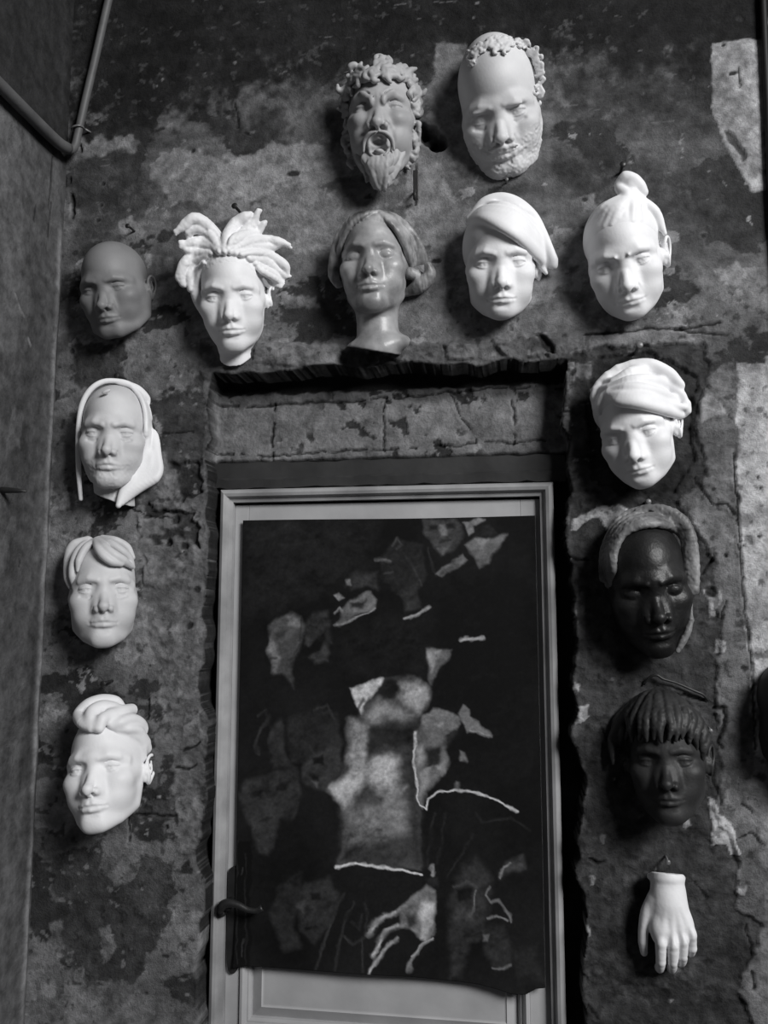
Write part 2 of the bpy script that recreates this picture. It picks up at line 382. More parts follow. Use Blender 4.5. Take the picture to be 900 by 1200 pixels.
# hair locks, hood folds and beards: (points in head space, radii)
LOCKS = {
 'bun': [
  ([[-50.1, 74.5, 24.4], [-17.2, 101.9, 44.3], [33.2, 111.1, 14.9]], [4, 9, 9]),
  ([[-42.0, 81.3, 33.2], [-12.0, 104.4, 42.2], [33.2, 111.1, 14.9]], [4, 9, 9]),
  ([[-33.8, 75.4, 53.2], [-5.9, 100.6, 51.0], [33.2, 111.1, 14.9]], [4, 9, 9]),
  ([[-19.9, 74.0, 65.7], [3.1, 99.1, 54.0], [33.2, 111.1, 14.9]], [4, 9, 9]),
  ([[-6.8, 73.2, 71.1], [11.1, 98.0, 53.8], [33.2, 111.1, 14.9]], [4, 9, 9]),
  ([[5.9, 80.3, 65.3], [19.2, 100.8, 45.1], [33.2, 111.1, 14.9]], [4, 9, 9]),
  ([[16.9, 81.0, 60.9], [25.9, 100.6, 39.5], [33.2, 111.1, 14.9]], [4, 9, 9]),
  ([[28.3, 69.8, 63.4], [32.8, 94.7, 42.7], [33.2, 111.1, 14.9]], [4, 9, 9]),
  ([[40.7, 66.9, 52.4], [40.1, 92.9, 35.1], [33.2, 111.1, 14.9]], [4, 9, 9]),
  ([[54.2, 62.4, 29.7], [48.5, 90.3, 21.5], [33.2, 111.1, 14.9]], [4, 9, 9]),
  ([[65.3, 53.4, 2.8], [57.1, 84.5, -4.0], [33.2, 111.1, 14.9]], [4, 9, 9]),
  ([[75.0, 38.3, 5.2], [65.0, 76.2, 1.3], [33.2, 111.1, 14.9]], [4, 9, 9]),
  ([[80.1, 27.7, 7.1], [69.9, 70.3, 2.0], [33.2, 111.1, 14.9]], [4, 9, 9]),
  ([[26.8, 113.5, 30.2], [19.0, 129.1, 0.1], [30.2, 144.4, 0.9], [44.8, 134.0, 0.6], [49.7, 116.1, 0.1], [38.5, 111.1, 0.8]], [9, 10, 11, 11, 10, 8]),
  ([[21.1, 116.8, 18.5], [15.8, 134.2, 0.4], [29.0, 148.9, 1.2]], [8, 9, 6]),
  ([[35.5, 128.5, 0.1], [38.7, 123.4, -0.0]], [14, 14]),
  ([[56.9, 109.9, 0.3], [53.1, 123.3, 0.4], [45.1, 136.0, 0.7]], [8, 9, 8]),
 ],
 'cap': [
  ([[-56.3, 83.2, 21.8], [-30.3, 82.0, 68.2], [1.1, 64.3, 90.6], [32.5, 43.6, 87.7], [63.2, 17.0, 50.7], [84.4, -0.0, 11.9], [105.0, -10.2, 16.3]], [6, 8, 9, 9, 9, 8, 5]),
  ([[-56.3, 84.7, 18.0], [-30.1, 87.0, 63.4], [1.4, 72.4, 86.5], [32.8, 52.9, 85.5], [63.2, 26.5, 53.5], [84.5, 7.7, 12.3], [105.0, -7.8, 16.4]], [6, 8, 9, 9, 9, 8, 5]),
  ([[-56.4, 86.2, 13.3], [-30.0, 92.5, 55.3], [1.7, 80.7, 79.7], [33.2, 62.7, 79.0], [63.6, 36.6, 48.8], [84.6, 15.3, 13.0], [105.0, -5.6, 16.6]], [6, 8, 9, 9, 9, 8, 5]),
  ([[-56.3, 87.3, 13.5], [-29.8, 98.0, 47.3], [2.0, 89.1, 72.4], [33.6, 72.4, 73.2], [63.9, 46.5, 46.2], [84.6, 22.9, 13.7], [105.0, -3.3, 16.8]], [6, 8, 9, 9, 9, 8, 5]),
  ([[-56.3, 88.3, 13.7], [-29.7, 103.9, 36.1], [2.4, 97.9, 62.5], [34.1, 82.4, 64.7], [64.4, 56.8, 40.0], [84.7, 30.5, 14.4], [105.0, -1.0, 16.9]], [6, 8, 9, 9, 9, 8, 5]),
  ([[-56.3, 89.4, 13.9], [-29.5, 111.4, 11.6], [2.9, 107.4, 47.8], [34.8, 93.0, 51.8], [65.3, 67.8, 26.6], [84.7, 38.1, 15.2], [105.0, 1.3, 17.0]], [6, 8, 9, 9, 9, 8, 5]),
  ([[-56.2, 90.4, 14.1], [-29.4, 115.3, 18.0], [3.7, 118.6, 19.0], [36.1, 105.2, 25.8], [66.0, 78.5, 17.4], [84.8, 45.7, 16.1], [105.1, 3.6, 17.1]], [6, 8, 9, 9, 9, 8, 5]),
  ([[-56.2, 91.4, 14.3], [-29.2, 119.8, 19.1], [3.9, 126.2, 21.0], [36.4, 115.1, 20.8], [66.0, 88.1, 19.2], [84.8, 53.2, 17.1], [105.1, 5.9, 17.3]], [6, 8, 9, 9, 9, 8, 5]),
  ([[70.8, 7.4, 9.8], [84.3, -12.4, 11.6], [89.7, -21.0, 12.7]], [6, 6, 4]),
 ],
 'swept': [
  ([[-21.2, 83.6, 69.5], [-4.1, 69.7, 89.0], [19.8, 61.4, 90.3], [42.5, 48.8, 79.2], [65.1, 30.0, 47.8], [85.0, 8.5, -11.8], [101.1, 9.8, -14.1]], [5, 10, 12, 12, 11, 9, 5]),
  ([[-21.7, 88.3, 64.6], [3.2, 77.8, 84.4], [28.3, 68.1, 82.8], [50.6, 56.4, 67.1], [72.2, 37.5, 25.0], [102.7, 16.8, -15.0]], [5, 10, 12, 12, 11, 9, 5]),
  ([[-19.1, 93.4, 60.0], [12.4, 89.5, 73.4], [40.5, 79.6, 65.5], [64.4, 62.5, 39.6], [83.8, 37.0, -14.5], [103.8, 24.9, -16.0]], [5, 10, 12, 12, 11, 9, 5]),
  ([[-17.7, 100.7, 50.4], [17.0, 101.5, 57.5], [48.1, 93.2, 38.4], [72.8, 74.0, -14.4], [94.4, 48.6, -16.5], [101.8, 29.7, -16.2]], [5, 10, 12, 12, 11, 9, 5]),
  ([[-13.0, 108.8, 36.9], [19.9, 115.4, 27.2], [49.3, 107.9, -9.8], [80.3, 88.7, -15.7], [101.3, 61.3, -18.2]], [5, 10, 12, 12, 11, 9, 5]),
  ([[-12.3, 117.2, 4.5], [22.3, 126.5, -2.5], [56.0, 118.6, -10.6], [85.4, 93.4, -16.3], [100.9, 67.7, -18.3]], [5, 10, 12, 12, 11, 9, 5]),
  ([[-22.9, 88.4, 62.1], [-36.5, 83.6, 57.8], [-45.5, 73.4, 57.0], [-51.4, 56.0, 56.8]], [5, 8, 8, 4]),
  ([[-24.1, 98.2, 48.0], [-46.1, 98.1, 19.8], [-58.6, 87.1, 25.2], [-62.3, 62.6, 28.4]], [5, 8, 8, 4]),
  ([[-16.0, 109.3, 30.8], [-36.7, 112.3, 16.4], [-52.8, 102.4, 22.9], [-60.3, 87.7, 26.4]], [5, 8, 8, 4]),
  ([[-9.4, 118.6, 6.5], [-26.4, 121.8, 12.8], [-44.4, 112.6, 19.8]], [5, 8, 8, 4]),
  ([[23.3, 130.5, -2.7], [-4.6, 129.9, 5.6], [-24.0, 123.2, 12.2]], [5, 8, 8, 4]),
 ],
 'fringe': [
  ([[-17.5, 105.9, 45.4], [-11.7, 83.5, 80.0], [-0.8, 65.2, 94.5], [15.3, 52.5, 95.7], [33.5, 48.9, 86.1]], [5, 8, 9, 8, 5]),
  ([[-13.8, 108.5, 42.3], [0.9, 85.0, 81.5], [18.9, 67.4, 91.5], [37.2, 57.0, 83.6], [52.3, 48.0, 67.3]], [6, 9, 10, 9, 5]),
  ([[-8.3, 111.2, 38.6], [11.9, 95.1, 68.9], [31.9, 80.1, 74.5], [48.7, 65.9, 65.6], [56.2, 47.2, 60.3]], [6, 9, 9, 8, 5]),
  ([[-2.8, 115.3, 28.2], [23.2, 106.0, 43.4], [45.7, 92.6, 39.3], [55.9, 68.9, 48.8]], [6, 8, 8, 6]),
  ([[-20.5, 107.1, 35.7], [-31.9, 92.2, 55.8], [-40.6, 77.3, 63.0], [-47.6, 59.3, 67.3], [-50.0, 40.5, 65.2]], [5, 8, 8, 7, 3]),
  ([[-25.0, 110.4, 27.2], [-41.3, 95.6, 39.0], [-51.7, 75.6, 51.9], [-58.6, 54.2, 53.7], [-60.2, 31.2, 53.4], [-58.5, 13.3, 44.8]], [5, 8, 9, 8, 7, 3]),
  ([[-28.7, 112.6, 28.2], [-50.8, 102.1, 26.1], [-63.5, 83.4, 21.5], [-69.5, 60.1, 20.4], [-68.7, 30.7, 33.1], [-64.2, 11.6, 31.7]], [5, 8, 9, 9, 8, 4]),
  ([[-32.4, 113.3, 28.9], [-56.2, 103.9, 27.6], [-67.1, 88.9, 24.0], [-71.8, 68.3, 18.4]], [5, 8, 8, 6]),
 ],
 'quiff': [
  ([[-2.3, 74.2, 85.4], [-22.8, 88.3, 74.5], [-38.4, 106.9, 49.0], [-22.6, 123.9, 41.6], [-1.0, 131.8, 28.9], [20.2, 129.0, 14.3], [31.4, 115.7, 3.4]], [8, 12, 13, 14, 13, 11, 7]),
  ([[7.8, 76.6, 83.3], [-4.1, 90.7, 80.4], [-5.2, 106.3, 67.7], [8.0, 115.1, 53.6], [27.2, 111.8, 45.0], [36.7, 103.8, 40.4]], [8, 12, 14, 14, 12, 8]),
  ([[14.2, 72.1, 85.8], [18.0, 87.9, 81.1], [26.4, 99.1, 63.8]], [9, 12, 10]),
  ([[30.2, 80.3, 69.8], [32.6, 95.1, 60.7], [42.7, 105.3, 36.3], [53.5, 110.7, -10.2], [68.6, 96.8, -21.8], [76.6, 76.0, -31.3]], [6, 11, 12, 12, 11, 8]),
  ([[33.4, 74.7, 68.8], [45.5, 80.9, 61.2], [58.0, 86.9, 38.3], [68.1, 80.7, 12.8], [73.2, 60.4, -16.4]], [6, 11, 12, 11, 8]),
  ([[40.5, 68.9, 63.2], [57.5, 68.0, 48.8], [68.5, 64.9, 26.8], [74.7, 47.9, 1.1]], [4, 9, 10, 8]),
  ([[58.2, 57.9, 40.8], [69.7, 50.8, 19.9], [75.0, 34.0, -8.5], [70.1, 17.8, -34.3]], [4, 8, 9, 6]),
  ([[67.7, 91.5, -24.2], [79.2, 68.5, -34.6], [83.9, 42.3, -41.5], [83.8, 16.7, -45.5]], [8, 10, 10, 7]),
  ([[65.1, 54.8, 22.7], [71.8, 35.0, 10.5], [70.0, 16.0, 0.8]], [4, 6, 5]),
  ([[69.2, 69.4, -29.6], [77.5, 46.6, -37.7], [78.7, 13.5, -43.0]], [8, 9, 7]),
 ],
 'boy': [
  ([[-4.3, 125.5, 0.3], [-25.5, 114.8, 27.9], [-57.9, 84.4, 42.1], [-57.8, 62.3, 58.6], [-70.2, 37.4, 34.9]], [5, 9, 9, 8, 3]),
  ([[-4.3, 125.5, 0.3], [-28.4, 113.0, 29.6], [-47.1, 81.6, 62.3], [-54.8, 58.5, 65.1], [-56.8, 35.1, 62.8]], [5, 9, 9, 8, 3]),
  ([[-4.3, 125.5, 0.3], [-16.5, 113.1, 40.5], [-33.1, 82.1, 75.1], [-35.7, 60.9, 83.2], [-42.2, 39.0, 79.6]], [5, 9, 9, 8, 3]),
  ([[-4.3, 125.5, 0.3], [-14.7, 112.2, 43.5], [-23.5, 80.4, 82.0], [-27.4, 59.0, 89.1], [-28.8, 37.1, 89.3]], [5, 9, 9, 8, 3]),
  ([[-4.3, 125.5, 0.3], [-4.9, 112.1, 47.0], [-10.2, 80.5, 86.3], [-11.1, 61.0, 94.0], [-15.2, 41.2, 94.6]], [5, 9, 9, 8, 3]),
  ([[-4.3, 125.5, 0.3], [-3.7, 112.1, 47.2], [0.8, 80.4, 87.3], [-3.7, 58.4, 95.9], [-2.8, 36.1, 96.9]], [5, 9, 9, 8, 3]),
  ([[-4.3, 125.5, 0.3], [10.4, 112.6, 44.5], [13.7, 81.9, 84.5], [16.4, 60.9, 92.8], [10.2, 40.0, 95.8]], [5, 9, 9, 8, 3]),
  ([[-4.3, 125.5, 0.3], [14.9, 113.4, 40.9], [28.3, 83.1, 77.4], [27.0, 60.5, 88.7], [22.6, 37.7, 92.3]], [5, 9, 9, 8, 3]),
  ([[-4.3, 125.5, 0.3], [21.3, 113.9, 34.8], [41.0, 84.1, 66.6], [38.8, 62.5, 80.2], [33.6, 40.8, 86.2]], [5, 9, 9, 8, 3]),
  ([[-4.3, 125.5, 0.3], [26.2, 111.9, 35.2], [53.2, 79.5, 56.1], [49.3, 56.3, 72.8], [45.3, 32.6, 76.9]], [5, 9, 9, 8, 3]),
  ([[-4.3, 125.5, 0.3], [28.7, 108.2, 41.1], [63.3, 71.2, 46.3], [57.2, 46.4, 66.1], [56.6, 20.0, 61.2]], [5, 9, 9, 8, 3]),
  ([[-4.3, 125.5, 0.3], [34.9, 102.5, 45.2], [69.5, 59.5, 42.0], [67.0, 33.9, 51.0], [64.3, 6.7, 39.6]], [5, 9, 9, 8, 3]),
  ([[-4.3, 125.5, 0.3], [37.2, 95.2, 54.1], [73.5, 44.1, 39.3], [67.1, 16.7, 47.1], [60.5, -13.8, 23.0]], [5, 9, 9, 8, 3]),
  ([[-4.3, 125.5, 0.3], [-33.3, 112.8, 22.0], [-72.4, 79.0, 11.6], [-74.4, 52.3, 25.2], [-84.2, 24.5, 19.9]], [5, 9, 9, 8, 3]),
  ([[-4.3, 125.5, 0.3], [-41.3, 108.8, 17.7], [-84.7, 71.4, 14.9], [-88.3, 40.1, 18.7], [-94.9, 9.4, 25.0]], [5, 9, 9, 8, 3]),
  ([[-4.3, 125.5, 0.3], [-49.0, 97.8, 31.5], [-92.2, 48.1, 18.7], [-98.3, 19.1, 24.1], [-98.0, -9.6, 29.4]], [5, 9, 9, 8, 3]),
 ],
 'dread': [
  ([[-4.0, 91.4, 70.0], [-21.2, 125.2, 22.1], [-44.3, 151.4, 33.8], [-64.0, 159.2, 41.5], [-81.0, 146.8, 44.4], [-100.4, 134.3, 48.6]], [7.1, 12.2, 13.3, 12.2, 10.2, 5.1]),
  ([[-3.3, 91.0, 74.7], [-21.5, 123.1, 21.9], [-42.5, 149.3, 32.7], [-57.2, 163.7, 40.4], [-82.8, 152.4, 46.2], [-101.6, 129.1, 48.3]], [4.3, 7.4, 8.1, 7.4, 6.2, 3.1]),
  ([[-3.1, 90.9, 76.2], [-18.9, 126.1, 33.6], [-39.5, 148.8, 31.8], [-60.4, 159.2, 40.6], [-79.0, 143.8, 42.4], [-102.2, 136.9, 49.2]], [4.3, 7.4, 8.1, 7.4, 6.2, 3.1]),
  ([[-9.5, 91.8, 68.7], [-36.4, 130.7, 27.3], [-56.1, 141.4, 34.6], [-77.7, 134.1, 39.7]], [7.1, 12.2, 12.2, 8.2]),
  ([[-10.0, 92.1, 65.2], [-36.7, 132.8, 27.6], [-52.3, 147.0, 34.5], [-73.2, 137.1, 38.9]], [4.3, 7.4, 7.4, 5.0]),
  ([[-10.0, 92.1, 65.2], [-36.9, 131.2, 27.6], [-55.3, 143.4, 35.0], [-78.3, 125.3, 38.1]], [4.3, 7.4, 7.4, 5.0]),
  ([[-12.2, 89.1, 70.7], [-43.5, 115.3, 26.5], [-69.9, 113.2, 33.8], [-94.0, 105.9, 40.7]], [7.1, 12.2, 11.2, 7.1]),
  ([[-11.5, 88.7, 75.5], [-41.0, 115.8, 24.6], [-68.1, 111.1, 32.7], [-94.9, 115.2, 42.6]], [4.3, 7.4, 6.8, 4.3]),
  ([[-12.6, 89.4, 67.4], [-43.7, 113.6, 33.4], [-66.1, 115.3, 32.5], [-88.9, 98.1, 37.0]], [4.3, 7.4, 6.8, 4.3]),
  ([[-21.9, 96.1, 54.8], [-54.8, 107.6, 29.1], [-79.4, 97.7, 35.3], [-93.2, 111.0, 42.3]], [7.1, 10.2, 10.2, 6.1]),
  ([[-20.7, 95.3, 63.5], [-53.6, 102.3, 23.0], [-78.9, 97.7, 35.1], [-89.6, 115.6, 41.6]], [4.3, 6.2, 6.2, 3.7]),
  ([[-21.9, 96.1, 54.8], [-54.0, 106.6, 28.2], [-84.2, 105.1, 38.1], [-94.7, 112.1, 42.4]], [4.3, 6.2, 6.2, 3.7]),
  ([[-30.6, 88.5, 56.1], [-67.3, 89.6, 30.7], [-89.8, 74.3, 36.5], [-99.9, 53.4, 38.1], [-99.6, 32.1, 37.0]], [7.1, 11.2, 11.2, 10.2, 7.1]),
  ([[-29.9, 88.2, 60.6], [-64.3, 89.0, 29.5], [-87.4, 78.0, 35.8], [-105.2, 52.5, 39.9], [-96.5, 28.3, 34.8]], [4.3, 6.8, 6.8, 6.2, 4.3]),
  ([[-31.3, 88.9, 51.1], [-71.3, 91.2, 32.3], [-88.6, 72.2, 35.5], [-106.6, 48.3, 40.3], [-101.4, 33.2, 38.3]], [4.3, 6.8, 6.8, 6.2, 4.3]),
  ([[-39.9, 84.1, 51.4], [-71.7, 73.8, 30.5], [-85.0, 47.6, 32.5], [-85.2, 20.8, 31.0]], [7.1, 10.2, 10.2, 7.1]),
  ([[-39.9, 84.1, 51.4], [-75.6, 71.3, 31.5], [-84.1, 50.8, 32.7], [-85.7, 32.2, 31.3]], [4.3, 6.2, 6.2, 4.3]),
  ([[-39.9, 84.1, 51.4], [-73.7, 75.0, 30.8], [-85.4, 47.6, 33.1], [-80.0, 20.6, 29.2]], [4.3, 6.2, 6.2, 4.3]),
  ([[-49.8, 71.6, 48.3], [-72.0, 47.2, 27.9], [-76.0, 9.7, 26.7], [-68.1, -17.9, 23.4], [-59.7, -43.0, 21.3]], [6.1, 9.2, 10.2, 9.2, 5.1]),
  ([[-49.3, 71.4, 51.4], [-65.6, 47.6, 36.3], [-73.9, 15.0, 26.1], [-62.5, -20.9, 21.6], [-52.7, -42.8, 19.0]], [3.7, 5.6, 6.2, 5.6, 3.1]),
  ([[-48.0, 70.8, 59.5], [-73.8, 51.1, 28.4], [-74.4, 10.2, 25.6], [-54.7, -16.0, 32.5], [-62.3, -42.3, 22.1]], [3.7, 5.6, 6.2, 5.6, 3.1]),
  ([[-1.1, 88.4, 73.1], [3.6, 121.8, 45.3], [18.8, 147.5, 17.7], [39.2, 159.8, 17.4], [50.7, 165.6, 17.4]], [7.1, 12.2, 13.3, 11.2, 6.1]),
  ([[-0.9, 88.3, 74.6], [6.8, 122.7, 40.1], [17.1, 151.7, 19.0], [41.6, 157.2, 16.5], [52.5, 167.6, 17.7]], [4.3, 7.4, 8.1, 6.8, 3.7]),
  ([[-0.5, 88.1, 77.5], [4.9, 127.6, 38.8], [14.6, 148.7, 18.8], [39.1, 164.4, 18.6], [51.7, 160.4, 15.9]], [4.3, 7.4, 8.1, 6.8, 3.7]),
  ([[6.8, 90.9, 70.1], [28.9, 122.2, 28.3], [51.0, 144.0, 12.2], [65.5, 166.6, 16.1]], [7.1, 12.2, 12.2, 6.1]),
  ([[7.2, 90.6, 73.2], [29.9, 122.0, 18.9], [46.7, 144.6, 12.9], [72.6, 172.0, 16.9]], [4.3, 7.4, 7.4, 3.7]),
  ([[6.6, 91.0, 68.6], [25.1, 126.6, 12.3], [51.5, 142.9, 11.9], [67.9, 173.7, 17.7]], [4.3, 7.4, 7.4, 3.7]),
  ([[4.0, 93.8, 67.3], [25.9, 114.7, 54.3], [54.8, 128.2, 8.4], [75.9, 145.7, 10.2]], [7.1, 12.2, 12.2, 7.1]),
  ([[4.8, 93.3, 73.7], [28.0, 113.4, 50.6], [58.4, 123.1, 15.0], [80.7, 149.6, 10.8]], [4.3, 7.4, 7.4, 4.3]),
  ([[4.8, 93.3, 73.7], [20.3, 118.7, 59.1], [63.5, 132.1, 8.3], [64.7, 149.2, 11.9]], [4.3, 7.4, 7.4, 4.3]),
  ([[9.5, 88.0, 72.5], [40.4, 107.1, 44.5], [75.5, 114.3, 3.6], [103.0, 110.5, 1.6], [124.8, 102.6, 0.1]], [7.1, 12.2, 11.2, 9.2, 5.1]),
  ([[9.7, 87.8, 74.0], [40.6, 108.3, 36.0], [74.6, 110.1, 3.0], [106.4, 110.9, 1.7], [129.3, 96.5, -0.8]], [4.3, 7.4, 6.8, 5.6, 3.1]),
  ([[9.9, 87.7, 75.4], [40.6, 106.7, 42.2], [73.0, 110.7, 3.3], [102.7, 113.1, 2.0], [115.9, 109.9, 1.4]], [4.3, 7.4, 6.8, 5.6, 3.1]),
  ([[19.6, 85.2, 68.8], [49.4, 99.7, 32.8], [85.3, 100.7, 0.4], [113.8, 105.8, 0.5]], [7.1, 11.2, 10.2, 6.1]),
  ([[19.8, 85.0, 70.3], [51.4, 100.0, 40.3], [87.4, 98.4, -0.0], [110.1, 107.5, 0.9]], [4.3, 6.8, 6.2, 3.7]),
  ([[19.3, 85.4, 65.8], [50.2, 100.2, 39.4], [87.7, 95.8, -0.4], [117.0, 109.3, 1.2]], [4.3, 6.8, 6.2, 3.7]),
  ([[29.7, 82.3, 65.2], [59.1, 91.8, 25.7], [88.9, 79.1, -3.1], [112.8, 61.8, -6.0], [117.1, 45.2, -7.8]], [7.1, 11.2, 11.2, 10.2, 6.1]),
  ([[30.4, 81.9, 71.2], [61.2, 86.3, 40.5], [88.4, 79.1, -3.0], [108.9, 63.1, -5.9], [113.0, 36.7, -8.6]], [4.3, 6.8, 6.8, 6.2, 3.7]),
  ([[30.4, 81.9, 71.2], [57.0, 88.7, 40.4], [92.1, 76.8, -3.7], [111.7, 62.4, -5.9], [115.0, 41.0, -8.3]], [4.3, 6.8, 6.8, 6.2, 3.7]),
  ([[44.3, 74.4, 55.9], [68.1, 73.1, 20.0], [92.4, 54.6, -6.5], [113.8, 39.9, -8.4]], [7.1, 11.2, 11.2, 7.1]),
  ([[44.1, 74.6, 54.1], [67.2, 75.9, 2.7], [85.2, 56.0, -6.0], [109.5, 35.7, -8.4]], [4.3, 6.8, 6.8, 4.3]),
  ([[44.3, 74.4, 55.9], [63.7, 73.0, 31.9], [88.2, 52.1, -6.5], [122.7, 37.8, -8.2]], [4.3, 6.8, 6.8, 4.3]),
  ([[55.8, 64.1, 43.7], [72.1, 51.2, 22.6], [96.4, 35.3, -8.5], [114.4, 12.4, -10.2]], [7.1, 10.2, 10.2, 6.1]),
  ([[56.2, 63.8, 47.8], [74.2, 53.1, 25.5], [98.0, 40.7, -7.8], [120.6, 10.9, -10.1]], [4.3, 6.2, 6.2, 3.7]),
  ([[55.4, 64.4, 39.3], [68.9, 48.0, 44.4], [100.3, 27.9, -9.0], [110.2, 16.4, -10.2]], [4.3, 6.2, 6.2, 3.7]),
  ([[64.2, 48.5, 30.4], [76.6, 36.2, -7.6], [100.7, 18.6, -9.8], [113.8, 4.1, -10.7]], [6.1, 9.2, 9.2, 5.1]),
  ([[64.0, 48.6, 27.6], [74.4, 38.5, 3.7], [112.2, 20.2, -9.7], [109.3, 6.0, -10.4]], [3.7, 5.6, 5.6, 3.1]),
  ([[64.0, 48.6, 27.6], [79.2, 33.9, -8.1], [101.1, 17.4, -9.9], [111.5, 11.4, -10.6]], [3.7, 5.6, 5.6, 3.1]),
  ([[67.5, 35.5, 17.6], [78.0, 19.7, -9.1], [98.9, -3.5, -10.9], [98.2, -11.8, -11.0]], [5.1, 7.1, 8.2, 5.1]),
  ([[68.1, 35.1, 24.3], [81.5, 20.0, -9.0], [98.9, -3.5, -10.5], [91.4, -11.5, -10.7]], [3.1, 4.3, 5.0, 3.1]),
  ([[68.6, 34.8, 30.1], [79.4, 16.3, -9.4], [100.5, -4.2, -10.9], [88.2, -9.1, -10.1]], [3.1, 4.3, 5.0, 3.1]),
  ([[93.6, 2.3, -11.0], [97.5, -20.2, -11.1], [87.5, -39.3, -10.2], [70.5, -38.4, -9.0]], [5.1, 8.2, 8.2, 5.1]),
  ([[93.6, 2.3, -11.2], [99.9, -19.7, -11.2], [84.6, -47.6, -9.4], [72.1, -46.9, -8.4]], [3.1, 5.0, 5.0, 3.1]),
  ([[93.6, 2.3, -11.0], [91.2, -20.4, -10.8], [81.9, -30.6, -9.8], [77.5, -43.3, -9.4]], [3.1, 5.0, 5.0, 3.1]),
 ],
 'closed': [
  ([[11.3, 92.4, 59.7], [-11.8, 80.9, 74.2], [-39.3, 64.5, 70.3], [-60.4, 41.3, 50.4], [-74.9, 16.1, 22.9], [-82.0, -15.7, 11.6], [-75.0, -34.2, 1.1]], [4, 6, 6, 6, 6, 6, 4]),
  ([[11.8, 92.4, 59.5], [-14.2, 82.3, 72.3], [-42.3, 66.3, 66.1], [-65.1, 45.8, 38.5], [-77.4, 16.0, 23.9], [-84.0, -15.8, 12.5], [-76.6, -34.3, 1.8]], [4, 6, 6, 6, 6, 6, 4]),
  ([[12.2, 92.4, 59.3], [-16.6, 83.8, 70.0], [-45.6, 68.5, 60.9], [-68.1, 47.0, 35.9], [-79.9, 15.9, 24.9], [-86.0, -15.9, 13.4], [-78.2, -34.3, 2.5]], [4, 6, 6, 6, 6, 6, 4]),
  ([[12.6, 92.5, 59.1], [-19.1, 85.6, 67.2], [-49.2, 71.5, 53.6], [-70.6, 46.8, 36.8], [-82.3, 15.8, 26.0], [-88.0, -16.0, 14.2], [-79.7, -34.4, 3.1]], [4, 6, 6, 6, 6, 6, 4]),
  ([[13.1, 92.5, 58.9], [-21.7, 87.6, 63.7], [-52.9, 74.8, 45.5], [-73.0, 46.7, 37.8], [-84.7, 15.6, 27.0], [-90.0, -16.1, 15.1], [-81.3, -34.5, 3.8]], [4, 6, 6, 6, 6, 6, 4]),
  ([[13.5, 92.6, 58.7], [-24.5, 90.1, 59.1], [-55.1, 74.7, 46.3], [-75.5, 46.6, 38.8], [-87.2, 15.5, 28.1], [-92.0, -16.2, 16.0], [-82.9, -34.6, 4.5]], [4, 6, 6, 6, 6, 6, 4]),
  ([[16.7, 93.1, 56.6], [42.6, 64.0, 67.2], [61.7, 38.6, 52.5], [70.6, 14.4, 26.7], [70.7, -0.7, -9.5], [71.0, -15.7, -29.4], [63.2, -37.1, -37.2]], [4, 6, 7, 7, 7, 7, 6]),
  ([[17.1, 93.5, 55.8], [43.9, 66.9, 64.0], [64.0, 42.1, 47.2], [73.7, 19.1, 16.6], [74.7, 2.9, -22.0], [76.3, -15.2, -29.7], [67.1, -36.6, -37.5]], [4, 6, 7, 7, 7, 7, 6]),
  ([[17.5, 93.9, 55.0], [45.2, 70.0, 60.2], [66.3, 45.9, 40.8], [76.4, 25.8, 1.1], [79.8, 2.7, -22.6], [81.7, -14.7, -30.0], [71.0, -36.2, -37.7]], [4, 6, 7, 7, 7, 7, 6]),
  ([[17.9, 94.4, 54.1], [46.4, 73.4, 55.8], [68.4, 50.4, 32.9], [79.5, 30.8, -9.6], [84.9, 2.4, -23.1], [87.0, -14.2, -30.2], [74.9, -35.7, -37.9]], [4, 6, 7, 7, 7, 7, 6]),
  ([[18.3, 94.9, 53.2], [47.6, 77.0, 50.6], [70.2, 56.0, 21.8], [83.7, 32.1, -9.3], [90.0, 2.1, -23.6], [92.4, -13.7, -30.3], [78.8, -35.3, -38.1]], [4, 6, 7, 7, 7, 7, 6]),
  ([[18.7, 95.4, 52.3], [48.6, 81.2, 44.1], [71.8, 62.8, 7.7], [87.9, 33.3, -9.0], [95.1, 1.9, -24.0], [97.7, -13.2, -30.4], [82.7, -34.9, -38.3]], [4, 6, 7, 7, 7, 7, 6]),
  ([[19.1, 95.9, 51.3], [49.3, 86.5, 34.7], [74.8, 64.2, 8.2], [92.1, 34.6, -8.7], [100.2, 1.5, -24.3], [103.1, -12.8, -30.5], [86.6, -34.4, -38.4]], [4, 6, 7, 7, 7, 7, 6]),
  ([[19.4, 96.4, 50.2], [50.2, 91.2, 27.1], [77.8, 65.7, 8.7], [96.3, 35.8, -8.3], [105.3, 1.2, -24.7], [108.5, -12.4, -30.5], [90.5, -34.0, -38.5]], [4, 6, 7, 7, 7, 7, 6]),
  ([[111.7, -13.8, 20.9], [113.2, -32.2, 13.2], [91.3, -49.3, 7.1], [61.0, -61.3, 5.4]], [8, 14, 16, 8]),
  ([[71.9, -21.6, 9.0], [94.5, -33.3, 2.5], [75.6, -48.4, -2.1]], [12, 12, 8]),
 ],
 'hood': [
  ([[-66.2, -135.1, 23.4], [-70.4, -78.0, 23.1], [-70.8, -17.9, 26.0], [-68.4, 29.8, 31.2], [-60.9, 65.6, 34.8], [-44.8, 94.8, 34.9], [-22.4, 112.0, 31.0], [3.6, 116.3, 23.3], [29.7, 111.1, 14.2], [50.3, 90.2, 20.1]], [3, 4, 4, 4, 4, 4, 4, 4, 4, 4]),
